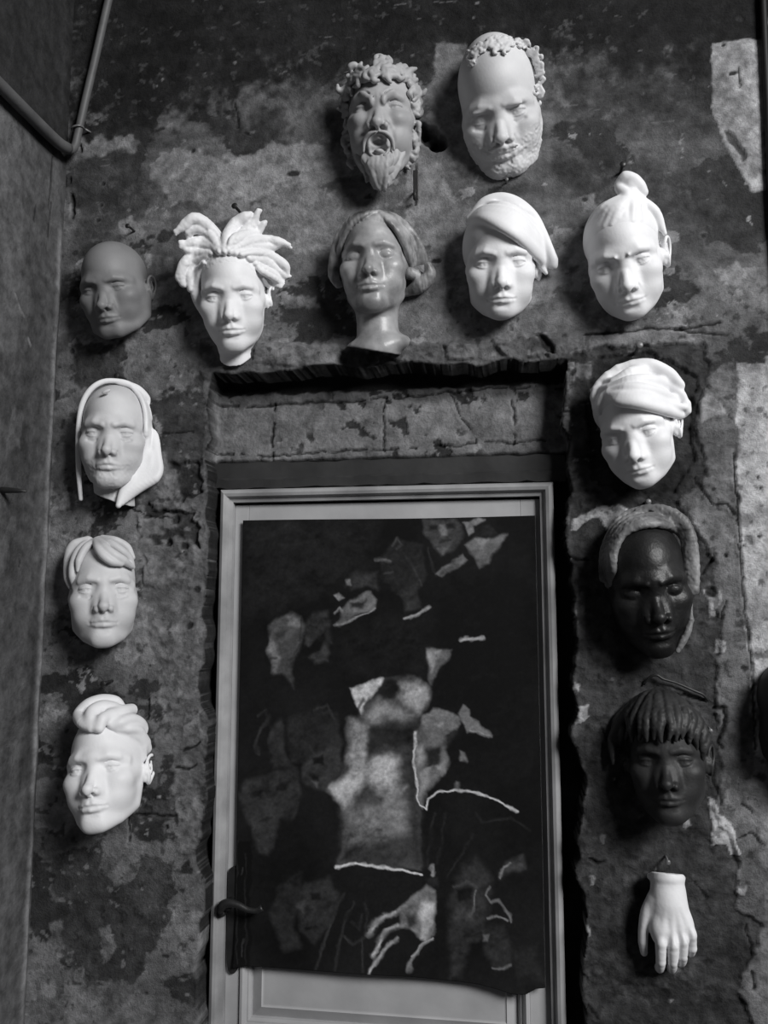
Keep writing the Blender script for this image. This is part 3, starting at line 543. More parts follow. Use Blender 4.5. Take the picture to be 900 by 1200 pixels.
  ([[-66.9, -135.1, 23.7], [-71.4, -78.0, 23.6], [-72.2, -17.9, 26.7], [-69.5, 29.7, 31.7], [-61.9, 66.7, 35.5], [-45.5, 96.3, 35.6], [-22.3, 113.6, 31.4], [3.6, 117.5, 23.7], [29.8, 113.1, 14.8], [48.2, 96.2, 4.7]], [3, 4, 4, 4, 4, 4, 4, 4, 4, 4]),
  ([[-67.6, -135.1, 24.1], [-72.5, -78.0, 24.1], [-73.6, -18.0, 27.4], [-70.5, 29.7, 32.2], [-63.0, 67.8, 36.2], [-46.1, 97.8, 36.3], [-22.3, 115.1, 31.9], [3.7, 118.7, 24.0], [29.8, 115.0, 15.3], [48.4, 99.6, 6.4]], [3, 4, 4, 4, 4, 4, 4, 4, 4, 4]),
  ([[7.2, 114.3, 21.7], [32.2, 108.6, 4.7], [57.3, 79.0, 27.3], [67.2, 43.9, 33.0], [66.8, 4.5, 22.8], [55.6, -32.9, -17.7]], [3.0, 4.5, 5.0, 5.5, 6.0, 7.0]),
  ([[67.3, 37.7, 34.0], [68.3, 3.2, 34.7], [56.4, -33.4, -11.2], [46.1, -78.3, 42.0], [24.9, -123.1, 54.5], [16.8, -149.2, 63.3]], [3, 6, 8, 9, 10, 6]),
  ([[8.8, 114.4, 21.2], [35.5, 107.3, 11.6], [58.8, 79.8, 20.7], [69.1, 43.9, 26.3], [68.8, 4.9, 13.4], [59.9, -33.4, -18.6]], [3.0, 4.5, 5.0, 5.5, 6.0, 7.0]),
  ([[69.1, 37.9, 28.0], [70.6, 3.5, 27.4], [66.0, -37.2, 27.7], [53.1, -77.3, 40.5], [33.6, -118.6, 51.9], [23.2, -143.7, 59.0]], [3, 6, 8, 9, 10, 6]),
  ([[10.4, 114.5, 20.7], [37.7, 107.2, 11.0], [60.0, 80.9, 12.1], [70.9, 44.1, 18.4], [70.5, 5.7, 0.9], [64.3, -33.8, -19.4]], [3.0, 4.5, 5.0, 5.5, 6.0, 7.0]),
  ([[70.8, 38.2, 21.0], [72.8, 3.8, 18.8], [70.3, -37.7, 26.9], [60.2, -76.3, 39.0], [42.3, -114.2, 49.4], [29.7, -138.1, 54.9]], [3, 6, 8, 9, 10, 6]),
  ([[12.0, 114.6, 20.3], [39.9, 107.1, 10.5], [60.4, 82.8, -2.4], [72.5, 44.6, 8.2], [71.7, 7.0, -16.6], [68.7, -34.3, -20.2]], [3.0, 4.5, 5.0, 5.5, 6.0, 7.0]),
  ([[72.4, 38.8, 12.5], [74.7, 4.4, 7.9], [74.6, -38.2, 26.1], [67.3, -75.3, 37.6], [51.1, -109.8, 47.1], [36.2, -132.6, 50.9]], [3, 6, 8, 9, 10, 6]),
  ([[13.6, 114.7, 19.8], [42.1, 107.0, 9.9], [63.0, 82.4, -1.0], [73.3, 45.8, -8.2], [74.9, 6.5, -17.2], [73.1, -34.8, -21.0]], [3.0, 4.5, 5.0, 5.5, 6.0, 7.0]),
  ([[73.5, 39.6, 1.1], [76.0, 5.6, -8.5], [78.9, -38.7, 25.4], [74.4, -74.3, 36.4], [60.0, -105.3, 45.0], [42.9, -127.0, 47.1]], [3, 6, 8, 9, 10, 6]),
  ([[15.3, 114.8, 19.4], [44.3, 106.9, 9.4], [65.4, 82.3, -1.5], [75.8, 45.4, -11.3], [78.2, 6.0, -17.8], [77.6, -35.3, -21.7]], [3.0, 4.5, 5.0, 5.5, 6.0, 7.0]),
  ([[74.8, 40.4, -10.0], [81.9, 2.9, 12.5], [83.2, -39.1, 24.7], [81.5, -73.3, 35.2], [68.9, -100.9, 43.1], [49.5, -121.4, 43.4]], [3, 6, 8, 9, 10, 6]),
  ([[16.9, 114.9, 18.9], [46.5, 106.8, 8.9], [67.7, 82.2, -1.9], [78.6, 44.6, -11.9], [81.5, 5.5, -18.4], [82.0, -35.8, -22.4]], [3.0, 4.5, 5.0, 5.5, 6.0, 7.0]),
  ([[77.4, 39.9, -10.5], [85.1, 2.4, 11.9], [87.6, -39.6, 24.1], [88.7, -72.3, 34.1], [77.9, -96.4, 41.3], [56.2, -115.7, 39.8]], [3, 6, 8, 9, 10, 6]),
  ([[18.5, 115.0, 18.5], [48.7, 106.7, 8.4], [70.1, 82.0, -2.4], [81.4, 43.8, -12.5], [84.8, 5.1, -18.9], [86.4, -36.3, -23.1]], [3.0, 4.5, 5.0, 5.5, 6.0, 7.0]),
  ([[80.0, 39.5, -11.0], [88.4, 1.9, 11.4], [91.9, -40.1, 23.5], [95.9, -71.3, 33.2], [86.9, -92.0, 39.8], [63.0, -110.1, 36.4]], [3, 6, 8, 9, 10, 6]),
 ],
 'dark': [
  ([[-59.5, -2.7, 22.8], [-56.9, 39.2, 53.0], [-50.1, 70.3, 51.1], [-33.8, 94.3, 46.7], [-13.8, 104.8, 47.2], [7.1, 107.6, 46.6], [32.2, 103.1, 37.4], [55.9, 88.5, 13.5], [68.2, 73.4, 20.8], [67.9, 43.8, 27.0], [64.6, 13.4, 36.0], [61.8, -13.3, 44.7]], [4, 6, 6, 6, 7, 7, 7, 7, 6, 6, 5, 4]),
  ([[-62.7, 2.3, 18.3], [-60.4, 41.1, 45.7], [-53.3, 71.4, 44.3], [-36.2, 97.1, 38.8], [-14.3, 109.4, 37.4], [9.8, 112.5, 34.9], [37.2, 106.7, 18.1], [58.8, 93.8, 12.5], [71.0, 77.2, 21.4], [71.3, 45.5, 29.2], [68.1, 13.3, 37.7], [64.7, -13.4, 46.1]], [4, 6, 6, 6, 7, 7, 7, 7, 6, 6, 5, 4]),
  ([[-65.6, 6.7, 10.6], [-63.8, 42.7, 37.1], [-56.5, 72.4, 36.4], [-38.4, 99.7, 29.3], [-14.4, 113.7, 25.2], [13.1, 116.8, 18.5], [41.5, 111.0, 2.7], [61.6, 99.4, 12.8], [73.9, 80.9, 22.0], [74.7, 47.0, 30.5], [71.5, 13.1, 39.4], [67.6, -13.4, 47.6]], [4, 6, 6, 6, 7, 7, 7, 7, 6, 6, 5, 4]),
  ([[-67.7, 9.5, -5.0], [-67.1, 43.9, 26.3], [-59.5, 73.1, 26.9], [-40.4, 102.0, 17.5], [-13.8, 117.5, 8.0], [17.9, 120.0, -6.7], [43.1, 117.6, 2.5], [64.3, 104.9, 13.2], [76.7, 84.7, 22.7], [78.2, 48.6, 31.8], [74.9, 13.0, 41.2], [70.4, -13.5, 49.1]], [4, 6, 6, 6, 7, 7, 7, 7, 6, 6, 5, 4]),
  ([[-71.6, 15.8, -3.9], [-70.0, 44.5, 11.6], [-62.3, 73.4, 14.9], [-41.9, 103.7, 1.2], [-12.5, 120.5, -15.5], [18.8, 126.7, -7.2], [44.8, 124.2, 2.4], [67.0, 110.5, 13.7], [79.6, 88.4, 23.4], [81.6, 50.2, 33.1], [78.3, 12.9, 43.0], [73.3, -13.5, 50.5]], [4, 6, 6, 6, 7, 7, 7, 7, 6, 6, 5, 4]),
  ([[55.9, -58.5, 63.4], [49.6, -74.2, 68.8], [38.7, -89.7, 72.6], [27.6, -105.0, 77.1]], [4, 6, 6, 4]),
  ([[61.6, -13.1, 45.4], [61.6, -32.8, 53.8], [56.5, -58.5, 63.7]], [4, 3, 3]),
 ],
 'bald_smile': [
  ([[-41.1, 120.7, 16.4], [-36.0, 121.1, 28.4], [-33.0, 116.7, 40.8], [-36.1, 114.0, 40.5]], [1.9799999999999998, 3.3, 3.3, 1.65]),
  ([[35.6, 122.8, 25.4], [38.9, 119.6, 25.5], [37.4, 115.7, 36.0], [33.3, 116.7, 40.5]], [1.9799999999999998, 3.3, 3.3, 1.65]),
  ([[30.5, 124.3, 36.0], [34.4, 125.0, 28.3], [36.6, 120.9, 32.9], [33.8, 118.0, 42.0]], [1.9799999999999998, 3.3, 3.3, 1.65]),
  ([[72.5, 18.8, 3.5], [76.5, 16.4, 3.9], [75.7, 12.0, 4.1], [71.3, 12.0, 3.8]], [1.9799999999999998, 3.3, 3.3, 1.65]),
  ([[-30.5, 94.9, 68.7], [-32.3, 99.2, 64.3], [-28.7, 101.4, 65.5], [-25.0, 98.3, 70.3]], [1.9799999999999998, 3.3, 3.3, 1.65]),
  ([[79.3, 93.7, 3.6], [75.7, 91.7, 3.3], [72.4, 95.0, 3.2], [74.3, 98.7, 3.4]], [1.9799999999999998, 3.3, 3.3, 1.65]),
  ([[30.9, 124.6, 30.8], [29.6, 120.5, 40.0], [25.5, 121.4, 43.2], [24.5, 125.8, 36.7]], [1.9799999999999998, 3.3, 3.3, 1.65]),
  ([[76.5, 99.7, 3.6], [80.1, 96.7, 3.7], [78.6, 92.7, 3.5], [74.3, 93.6, 3.2]], [1.9799999999999998, 3.3, 3.3, 1.65]),
  ([[79.3, 42.4, 3.2], [80.8, 37.9, 3.4], [77.2, 35.7, 3.2], [73.8, 39.0, 2.9]], [1.9799999999999998, 3.3, 3.3, 1.65]),
  ([[79.3, 55.5, 3.0], [80.0, 50.9, 3.1], [76.0, 49.5, 2.8], [73.2, 53.3, 2.6]], [1.9799999999999998, 3.3, 3.3, 1.65]),
  ([[50.0, 112.1, 20.2], [47.8, 116.2, 17.1], [50.6, 119.2, 3.7], [54.3, 116.6, 3.6]], [1.9799999999999998, 3.3, 3.3, 1.65]),
  ([[5.4, 130.7, 39.8], [9.6, 130.5, 38.8], [11.3, 126.1, 45.6], [8.0, 124.0, 49.9]], [1.9799999999999998, 3.3, 3.3, 1.65]),
  ([[-17.9, 128.4, 42.6], [-13.8, 129.4, 43.4], [-10.9, 125.4, 50.8], [-13.5, 122.3, 53.9]], [1.9799999999999998, 3.3, 3.3, 1.65]),
  ([[-3.5, 124.0, 52.9], [-5.6, 120.6, 56.9], [-9.9, 122.4, 53.6], [-10.1, 126.8, 47.4]], [1.9799999999999998, 3.3, 3.3, 1.65]),
  ([[64.8, 98.6, 2.9], [67.0, 94.5, 2.9], [64.0, 91.7, 2.6], [60.1, 94.3, 3.0]], [1.9799999999999998, 3.3, 3.3, 1.65]),
  ([[26.2, 118.4, 50.4], [22.6, 121.1, 49.8], [23.6, 125.2, 42.8], [27.8, 124.7, 39.5]], [1.9799999999999998, 3.3, 3.3, 1.65]),
  ([[-17.1, 128.7, 42.9], [-16.0, 124.2, 50.4], [-20.0, 122.9, 49.8], [-23.3, 126.8, 41.3]], [1.9799999999999998, 3.3, 3.3, 1.65]),
  ([[80.2, 70.9, 3.1], [84.0, 68.3, 3.3], [83.0, 64.1, 3.2], [78.7, 64.4, 2.9]], [1.9799999999999998, 3.3, 3.3, 1.65]),
  ([[80.7, 83.3, 3.4], [84.9, 81.6, 3.6], [84.8, 77.2, 3.5], [80.6, 76.6, 3.2]], [1.9799999999999998, 3.3, 3.3, 1.65]),
  ([[58.7, 111.6, 3.4], [61.7, 114.4, 3.7], [65.6, 111.8, 3.7], [64.6, 107.7, 3.4]], [1.9799999999999998, 3.3, 3.3, 1.65]),
  ([[51.1, 108.9, 11.9], [51.5, 113.4, 3.4], [55.8, 113.5, 3.4], [57.6, 109.3, 3.2]], [1.9799999999999998, 3.3, 3.3, 1.65]),
  ([[60.7, 106.6, 3.2], [61.1, 110.9, 3.4], [65.3, 111.2, 3.6], [67.2, 107.0, 3.5]], [1.9799999999999998, 3.3, 3.3, 1.65]),
  ([[71.2, 12.5, 3.8], [70.5, 17.1, 3.5], [74.5, 18.6, 3.7], [77.3, 14.8, 4.0]], [1.9799999999999998, 3.3, 3.3, 1.65]),
  ([[-29.7, 121.9, 41.2], [-25.4, 123.0, 44.0], [-22.3, 119.1, 52.0], [-24.9, 115.9, 53.9]], [1.9799999999999998, 3.3, 3.3, 1.65]),
  ([[78.3, 23.4, 3.7], [80.0, 19.0, 4.0], [76.5, 16.6, 3.9], [72.9, 19.7, 3.5]], [1.9799999999999998, 3.3, 3.3, 1.65]),
  ([[7.3, 115.7, 61.7], [4.4, 119.4, 58.2], [6.7, 122.8, 53.8], [10.8, 120.9, 55.0]], [1.9799999999999998, 3.3, 3.3, 1.65]),
  ([[27.8, 119.7, 44.7], [23.7, 119.6, 48.7], [21.9, 123.9, 43.9], [25.0, 126.3, 36.9]], [1.9799999999999998, 3.3, 3.3, 1.65]),
  ([[32.1, 112.4, 50.2], [28.0, 114.0, 52.3], [28.0, 118.4, 46.8], [31.9, 119.1, 41.3]], [1.9799999999999998, 3.3, 3.3, 1.65]),
  ([[39.7, 117.7, 34.8], [35.9, 120.0, 37.1], [36.5, 124.4, 27.6], [40.5, 124.5, 17.5]], [1.9799999999999998, 3.3, 3.3, 1.65]),
  ([[1.4, 126.6, 47.4], [0.2, 131.1, 39.9], [3.9, 132.7, 36.4], [7.1, 129.1, 42.5]], [1.9799999999999998, 3.3, 3.3, 1.65]),
  ([[61.6, 102.9, 3.0], [62.7, 107.1, 3.3], [67.0, 106.6, 3.4], [68.2, 102.2, 3.3]], [1.9799999999999998, 3.3, 3.3, 1.65]),
  ([[72.7, 35.0, 2.9], [72.6, 30.5, 3.1], [68.2, 29.7, -5.0], [66.3, 34.5, 17.6]], [1.9799999999999998, 3.3, 3.3, 1.65]),
  ([[69.9, 98.0, 3.2], [68.2, 94.1, 2.9], [63.9, 95.2, 2.8], [63.3, 99.6, 3.0]], [1.9799999999999998, 3.3, 3.3, 1.65]),
  ([[-28.5, 102.0, 62.3], [-27.6, 97.6, 66.4], [-31.7, 96.2, 64.1], [-34.9, 99.9, 58.2]], [1.9799999999999998, 3.3, 3.3, 1.65]),
  ([[73.9, 81.9, 2.9], [77.7, 79.3, 3.0], [76.7, 75.1, 2.9], [72.4, 75.5, 2.6]], [1.9799999999999998, 3.3, 3.3, 1.65]),
  ([[31.4, 119.5, 41.3], [33.8, 115.6, 44.1], [31.1, 112.6, 51.0], [27.4, 114.9, 51.8]], [1.9799999999999998, 3.3, 3.3, 1.65]),
  ([[-18.3, 118.0, 57.0], [-14.3, 119.0, 57.8], [-11.5, 115.1, 62.9], [-14.0, 112.0, 65.1]], [1.9799999999999998, 3.3, 3.3, 1.65]),
  ([[-37.1, 104.6, 53.1], [-32.6, 102.4, 59.9], [-33.0, 98.1, 62.9], [-37.7, 98.0, 58.3]], [1.9799999999999998, 3.3, 3.3, 1.65]),
  ([[71.7, 75.6, 2.6], [75.6, 77.2, 2.9], [78.6, 73.6, 3.0], [76.3, 70.1, 2.8]], [1.9799999999999998, 3.3, 3.3, 1.65]),
  ([[70.7, 85.4, 2.8], [75.0, 85.1, 3.0], [76.5, 80.7, 3.0], [72.9, 78.7, 2.7]], [1.9799999999999998, 3.3, 3.3, 1.65]),
  ([[54.3, 111.9, 3.3], [54.8, 107.4, 8.2], [51.2, 106.0, 26.6], [48.6, 109.7, 26.9]], [1.9799999999999998, 3.3, 3.3, 1.65]),
  ([[73.7, 93.4, 3.2], [77.3, 90.5, 3.3], [75.9, 86.5, 3.1], [71.6, 87.2, 2.9]], [1.9799999999999998, 3.3, 3.3, 1.65]),
  ([[77.0, 26.7, 3.5], [72.6, 27.5, 3.2], [71.7, 32.1, 3.0], [75.6, 33.7, 3.1]], [1.9799999999999998, 3.3, 3.3, 1.65]),
  ([[69.8, 27.4, 3.0], [70.0, 31.9, -0.9], [74.3, 32.5, 3.1], [76.4, 28.2, 3.4]], [1.9799999999999998, 3.3, 3.3, 1.65]),
  ([[-15.8, 128.3, 38.4], [-11.9, 125.2, 45.7], [-13.1, 121.2, 50.9], [-17.7, 122.1, 47.3]], [1.9799999999999998, 3.3, 3.3, 1.65]),
  ([[77.5, 43.0, 3.0], [81.6, 44.3, 3.3], [84.3, 40.4, 3.6], [81.7, 37.1, 3.5]], [1.9799999999999998, 3.3, 3.3, 1.65]),
  ([[72.3, 25.0, 3.3], [68.1, 26.9, 10.2], [68.2, 31.5, 14.3], [72.3, 32.0, 3.0]], [1.9799999999999998, 3.3, 3.3, 1.65]),
  ([[71.7, 29.3, 3.1], [76.1, 28.8, 3.3], [77.3, 24.2, 3.6], [73.5, 22.3, 3.4]], [1.9799999999999998, 3.3, 3.3, 1.65]),
  ([[-2.7, 126.1, 49.2], [0.7, 122.8, 53.9], [-1.0, 119.0, 58.4], [-5.3, 120.3, 56.5]], [1.9799999999999998, 3.3, 3.3, 1.65]),
  ([[69.1, 82.6, 2.6], [73.4, 81.3, 2.8], [73.8, 76.8, 2.8], [69.7, 75.7, 2.5]], [1.9799999999999998, 3.3, 3.3, 1.65]),
  ([[71.9, 63.1, 2.5], [73.5, 67.1, 2.6], [77.8, 66.1, 2.9], [78.5, 61.6, 2.9]], [1.9799999999999998, 3.3, 3.3, 1.65]),
  ([[-4.7, 116.5, 59.9], [-7.5, 113.6, 62.4], [-11.5, 116.0, 58.9], [-10.9, 120.2, 54.2]], [1.9799999999999998, 3.3, 3.3, 1.65]),
  ([[8.0, 131.6, 41.4], [10.5, 134.8, 34.1], [14.5, 132.5, 36.8], [14.1, 128.1, 44.8]], [1.9799999999999998, 3.3, 3.3, 1.65]),
  ([[-0.8, 132.2, 41.4], [1.3, 127.9, 48.5], [-1.9, 125.5, 52.0], [-5.7, 128.5, 47.1]], [1.9799999999999998, 3.3, 3.3, 1.65]),
  ([[77.1, 15.4, 4.0], [73.0, 17.7, 3.6], [73.7, 22.2, 3.5], [78.0, 22.3, 3.7]], [1.9799999999999998, 3.3, 3.3, 1.65]),
  ([[73.9, 24.4, 3.4], [78.2, 22.8, 3.7], [78.3, 18.2, 3.9], [74.1, 17.4, 3.7]], [1.9799999999999998, 3.3, 3.3, 1.65]),
  ([[-14.9, 118.5, 56.0], [-17.0, 115.0, 58.9], [-21.4, 116.7, 54.4], [-21.7, 121.1, 48.6]], [1.9799999999999998, 3.3, 3.3, 1.65]),
  ([[32.0, 120.5, 35.8], [35.1, 117.1, 37.0], [33.3, 113.4, 44.9], [29.2, 114.9, 47.7]], [1.9799999999999998, 3.3, 3.3, 1.65]),
  ([[-7.2, 124.9, 51.8], [-2.9, 123.5, 54.4], [-2.4, 119.0, 59.8], [-6.5, 118.1, 60.3]], [1.9799999999999998, 3.3, 3.3, 1.65]),
  ([[68.3, 85.0, 2.6], [64.8, 88.2, 2.6], [66.5, 92.1, 2.8], [70.8, 91.0, 2.9]], [1.9799999999999998, 3.3, 3.3, 1.65]),
  ([[71.4, 4.8, 4.3], [71.2, 0.2, 4.5], [66.9, -0.4, 4.4], [64.7, 3.9, 4.0]], [1.9799999999999998, 3.3, 3.3, 1.65]),
  ([[-33.6, 114.5, 45.3], [-31.3, 118.0, 43.2], [-26.7, 116.1, 50.5], [-26.5, 111.7, 55.8]], [1.9799999999999998, 3.3, 3.3, 1.65]),
  ([[69.8, 19.8, 3.4], [66.1, 18.5, 17.4], [63.2, 22.5, 31.9], [65.4, 26.0, 27.0]], [1.9799999999999998, 3.3, 3.3, 1.65]),
  ([[24.5, 123.7, 43.5], [26.1, 127.5, 35.1], [30.2, 126.3, 32.1], [30.8, 121.7, 39.7]], [1.9799999999999998, 3.3, 3.3, 1.65]),
  ([[72.5, 83.9, 2.8], [73.3, 88.2, 3.0], [77.6, 88.1, 3.3], [79.2, 83.8, 3.3]], [1.9799999999999998, 3.3, 3.3, 1.65]),
  ([[-34.4, 104.7, 54.4], [-38.0, 108.2, 46.2], [-35.9, 111.8, 44.6], [-31.2, 110.2, 52.1]], [1.9799999999999998, 3.3, 3.3, 1.65]),
  ([[69.6, 83.6, 2.7], [67.8, 87.8, 2.7], [71.1, 90.3, 2.9], [74.7, 87.4, 3.1]], [1.9799999999999998, 3.3, 3.3, 1.65]),
  ([[80.2, 69.6, 3.1], [84.1, 67.0, 3.3], [83.2, 62.8, 3.3], [78.9, 63.0, 2.9]], [1.9799999999999998, 3.3, 3.3, 1.65]),
  ([[22.3, 131.0, 32.5], [26.3, 131.2, 27.0], [28.2, 126.8, 34.2], [25.1, 124.4, 42.1]], [1.9799999999999998, 3.3, 3.3, 1.65]),
  ([[23.6, 129.5, 29.3], [21.7, 125.8, 38.8], [17.6, 127.4, 39.3], [17.2, 131.9, 30.3]], [1.9799999999999998, 3.3, 3.3, 1.65]),
  ([[-32.4, 108.8, 54.4], [-31.1, 112.8, 51.3], [-26.5, 112.0, 56.5], [-25.3, 107.6, 61.7]], [1.9799999999999998, 3.3, 3.3, 1.65]),
  ([[84.7, 59.9, 3.4], [82.5, 56.3, 3.2], [78.3, 57.9, 2.9], [78.2, 62.4, 2.9]], [1.9799999999999998, 3.3, 3.3, 1.65]),
  ([[49.3, 112.8, 16.4], [45.7, 115.3, 22.4], [46.3, 119.8, 4.0], [50.6, 119.4, 3.7]], [1.9799999999999998, 3.3, 3.3, 1.65]),
  ([[75.4, 17.6, 3.8], [71.2, 19.6, 3.4], [71.6, 24.1, 3.3], [75.9, 24.5, 3.5]], [1.9799999999999998, 3.3, 3.3, 1.65]),
  ([[-24.9, 112.1, 55.1], [-27.2, 116.4, 48.1], [-23.9, 118.8, 47.8], [-19.9, 115.9, 54.4]], [1.9799999999999998, 3.3, 3.3, 1.65]),
  ([[-20.7, 113.1, 60.8], [-24.8, 111.8, 59.4], [-27.9, 115.6, 52.8], [-25.5, 118.9, 50.9]], [1.9799999999999998, 3.3, 3.3, 1.65]),
  ([[83.9, 56.5, 3.3], [84.1, 52.0, 3.4], [80.0, 51.0, 3.1], [77.5, 55.0, 2.9]], [1.9799999999999998, 3.3, 3.3, 1.65]),
  ([[78.1, 79.3, 3.1], [75.5, 76.1, 2.8], [71.4, 78.2, 2.6], [71.9, 82.6, 2.8]], [1.9799999999999998, 3.3, 3.3, 1.65]),
  ([[-25.2, 114.5, 54.7], [-21.6, 111.3, 60.6], [-23.2, 107.5, 63.1], [-27.8, 108.7, 58.7]], [1.9799999999999998, 3.3, 3.3, 1.65]),
  ([[77.3, 55.1, 2.8], [74.5, 58.9, 2.6], [77.0, 62.2, 2.8], [81.1, 60.2, 3.1]], [1.9799999999999998, 3.3, 3.3, 1.65]),
  ([[8.2, 125.5, 50.4], [4.3, 128.2, 47.3], [5.2, 132.4, 40.0], [9.4, 132.0, 39.6]], [1.9799999999999998, 3.3, 3.3, 1.65]),
  ([[36.9, 127.1, 9.1], [36.8, 122.4, 24.7], [32.8, 122.1, 32.9], [30.9, 126.4, 26.8]], [1.9799999999999998, 3.3, 3.3, 1.65]),
  ([[-18.9, 115.7, 57.5], [-19.9, 120.2, 51.5], [-15.9, 121.5, 52.1], [-12.8, 117.8, 58.0]], [1.9799999999999998, 3.3, 3.3, 1.65]),
  ([[83.3, 70.9, 3.3], [79.2, 69.8, 3.0], [76.6, 73.7, 2.9], [79.3, 76.9, 3.1]], [1.9799999999999998, 3.3, 3.3, 1.65]),
  ([[-24.3, 112.5, 56.7], [-21.4, 115.3, 55.7], [-17.3, 112.8, 60.7], [-18.0, 108.6, 64.3]], [1.9799999999999998, 3.3, 3.3, 1.65]),
  ([[-2.2, 126.8, 47.7], [-1.6, 122.3, 53.9], [-5.5, 121.2, 54.8], [-8.4, 125.1, 49.0]], [1.9799999999999998, 3.3, 3.3, 1.65]),
  ([[38.5, 117.9, 32.3], [42.2, 115.5, 29.3], [41.5, 111.2, 37.9], [37.4, 111.4, 44.1]], [1.9799999999999998, 3.3, 3.3, 1.65]),
  ([[54.3, 108.1, 7.5], [58.4, 108.5, 3.2], [60.4, 104.4, 3.1], [57.3, 101.7, 10.9]], [1.9799999999999998, 3.3, 3.3, 1.65]),
  ([[67.8, 27.5, -3.6], [68.0, 32.2, 3.7], [72.3, 32.8, 3.0], [74.4, 28.6, 3.2]], [1.9799999999999998, 3.3, 3.3, 1.65]),
  ([[26.1, 128.7, 27.8], [29.8, 130.0, 17.4], [32.5, 126.0, 23.5], [30.1, 122.7, 34.7]], [1.9799999999999998, 3.3, 3.3, 1.65]),
  ([[73.5, 55.8, 2.6], [75.9, 51.7, 2.8], [72.9, 48.7, 2.6], [69.0, 51.2, 3.0]], [1.9799999999999998, 3.3, 3.3, 1.65]),
  ([[-6.9, 120.7, 55.9], [-11.3, 121.5, 53.7], [-12.6, 126.0, 47.0], [-8.8, 127.6, 46.0]], [1.9799999999999998, 3.3, 3.3, 1.65]),
  ([[73.5, 68.0, 2.6], [71.0, 71.9, 2.5], [73.7, 75.1, 2.7], [77.7, 72.9, 2.9]], [1.9799999999999998, 3.3, 3.3, 1.65]),
  ([[29.6, 119.6, 46.0], [26.8, 123.3, 43.5], [28.9, 126.7, 35.0], [32.9, 124.9, 32.9]], [1.9799999999999998, 3.3, 3.3, 1.65]),
  ([[-28.7, 110.9, 54.0], [-24.5, 108.4, 59.9], [-25.3, 104.2, 63.1], [-29.9, 104.5, 59.2]], [1.9799999999999998, 3.3, 3.3, 1.65]),
  ([[27.4, 99.4, 67.8], [24.7, 103.1, 67.0], [27.0, 106.4, 62.6], [30.9, 104.5, 61.1]], [2.16, 3.6, 3.6, 1.8]),
  ([[30.9, 119.2, 45.3], [33.0, 115.1, 48.5], [30.0, 112.4, 54.7], [26.4, 115.1, 54.9]], [2.16, 3.6, 3.6, 1.8]),
  ([[16.2, 109.7, 65.3], [12.1, 109.7, 66.8], [10.4, 114.0, 63.4], [13.7, 116.2, 60.0]], [2.16, 3.6, 3.6, 1.8]),
  ([[1.3, 131.0, 43.3], [5.5, 129.2, 45.7], [5.7, 124.7, 52.2], [1.6, 124.1, 53.5]], [2.16, 3.6, 3.6, 1.8]),
  ([[26.7, 116.1, 51.9], [27.3, 120.4, 45.8], [31.4, 120.5, 41.2], [33.0, 116.2, 45.3]], [2.16, 3.6, 3.6, 1.8]),
  ([[35.7, 106.6, 51.1], [31.9, 105.1, 56.5], [29.2, 108.8, 55.6], [31.4, 112.1, 49.7]], [2.16, 3.6, 3.6, 1.8]),
  ([[31.1, 117.3, 44.3], [27.3, 116.2, 49.8], [24.7, 120.1, 47.0], [27.2, 123.3, 39.6]], [2.16, 3.6, 3.6, 1.8]),
  ([[30.1, 117.4, 48.0], [32.5, 113.5, 50.4], [29.8, 110.5, 56.3], [26.0, 112.8, 57.1]], [2.16, 3.6, 3.6, 1.8]),
  ([[9.6, 113.6, 63.1], [5.6, 115.6, 62.0], [5.8, 119.9, 57.2], [9.9, 120.2, 55.9]], [2.16, 3.6, 3.6, 1.8]),
  ([[13.3, 104.1, 70.7], [9.3, 106.1, 70.3], [9.6, 110.3, 66.6], [13.7, 110.6, 65.1]], [2.16, 3.6, 3.6, 1.8]),
  ([[16.3, 115.7, 56.7], [12.3, 117.8, 56.1], [12.6, 122.1, 50.5], [16.8, 122.3, 48.1]], [2.16, 3.6, 3.6, 1.8]),
  ([[20.7, 113.3, 56.4], [16.7, 112.5, 59.5], [14.3, 116.4, 56.4], [17.0, 119.4, 51.5]], [2.16, 3.6, 3.6, 1.8]),
  ([[35.6, 117.4, 40.5], [35.1, 113.1, 47.0], [31.1, 112.9, 51.8], [29.3, 117.2, 48.4]], [2.16, 3.6, 3.6, 1.8]),
  ([[9.4, 118.9, 59.0], [6.3, 116.5, 62.3], [2.6, 119.3, 59.7], [3.8, 123.3, 54.8]], [2.16, 3.6, 3.6, 1.8]),
  ([[21.0, 116.7, 55.3], [23.4, 112.8, 58.0], [20.6, 109.8, 62.6], [16.9, 112.2, 62.3]], [2.16, 3.6, 3.6, 1.8]),
  ([[27.1, 114.9, 52.5], [28.6, 110.6, 55.9], [25.2, 108.5, 60.7], [22.0, 111.7, 59.8]], [2.16, 3.6, 3.6, 1.8]),
  ([[17.9, 111.2, 61.9], [14.0, 113.5, 61.4], [14.7, 117.7, 56.6], [18.8, 117.7, 54.5]], [2.16, 3.6, 3.6, 1.8]),
  ([[23.9, 119.2, 51.0], [19.8, 119.1, 54.0], [18.1, 123.4, 49.5], [21.3, 125.7, 43.7]], [2.16, 3.6, 3.6, 1.8]),
  ([[36.4, 121.0, 31.0], [36.5, 116.5, 38.8], [32.5, 115.9, 45.1], [30.4, 120.0, 41.7]], [2.16, 3.6, 3.6, 1.8]),
  ([[19.7, 130.8, 35.4], [17.8, 127.1, 43.5], [13.7, 128.7, 43.3], [13.3, 133.2, 35.1]], [2.16, 3.6, 3.6, 1.8]),
 ],
 'satyr': [
  ([[5.3, 76.8, 80.2], [10.0, 88.4, 69.5], [18.9, 84.0, 70.7], [18.7, 70.5, 80.7]], [3.5999999999999996, 6.0, 6.0, 3.0]),
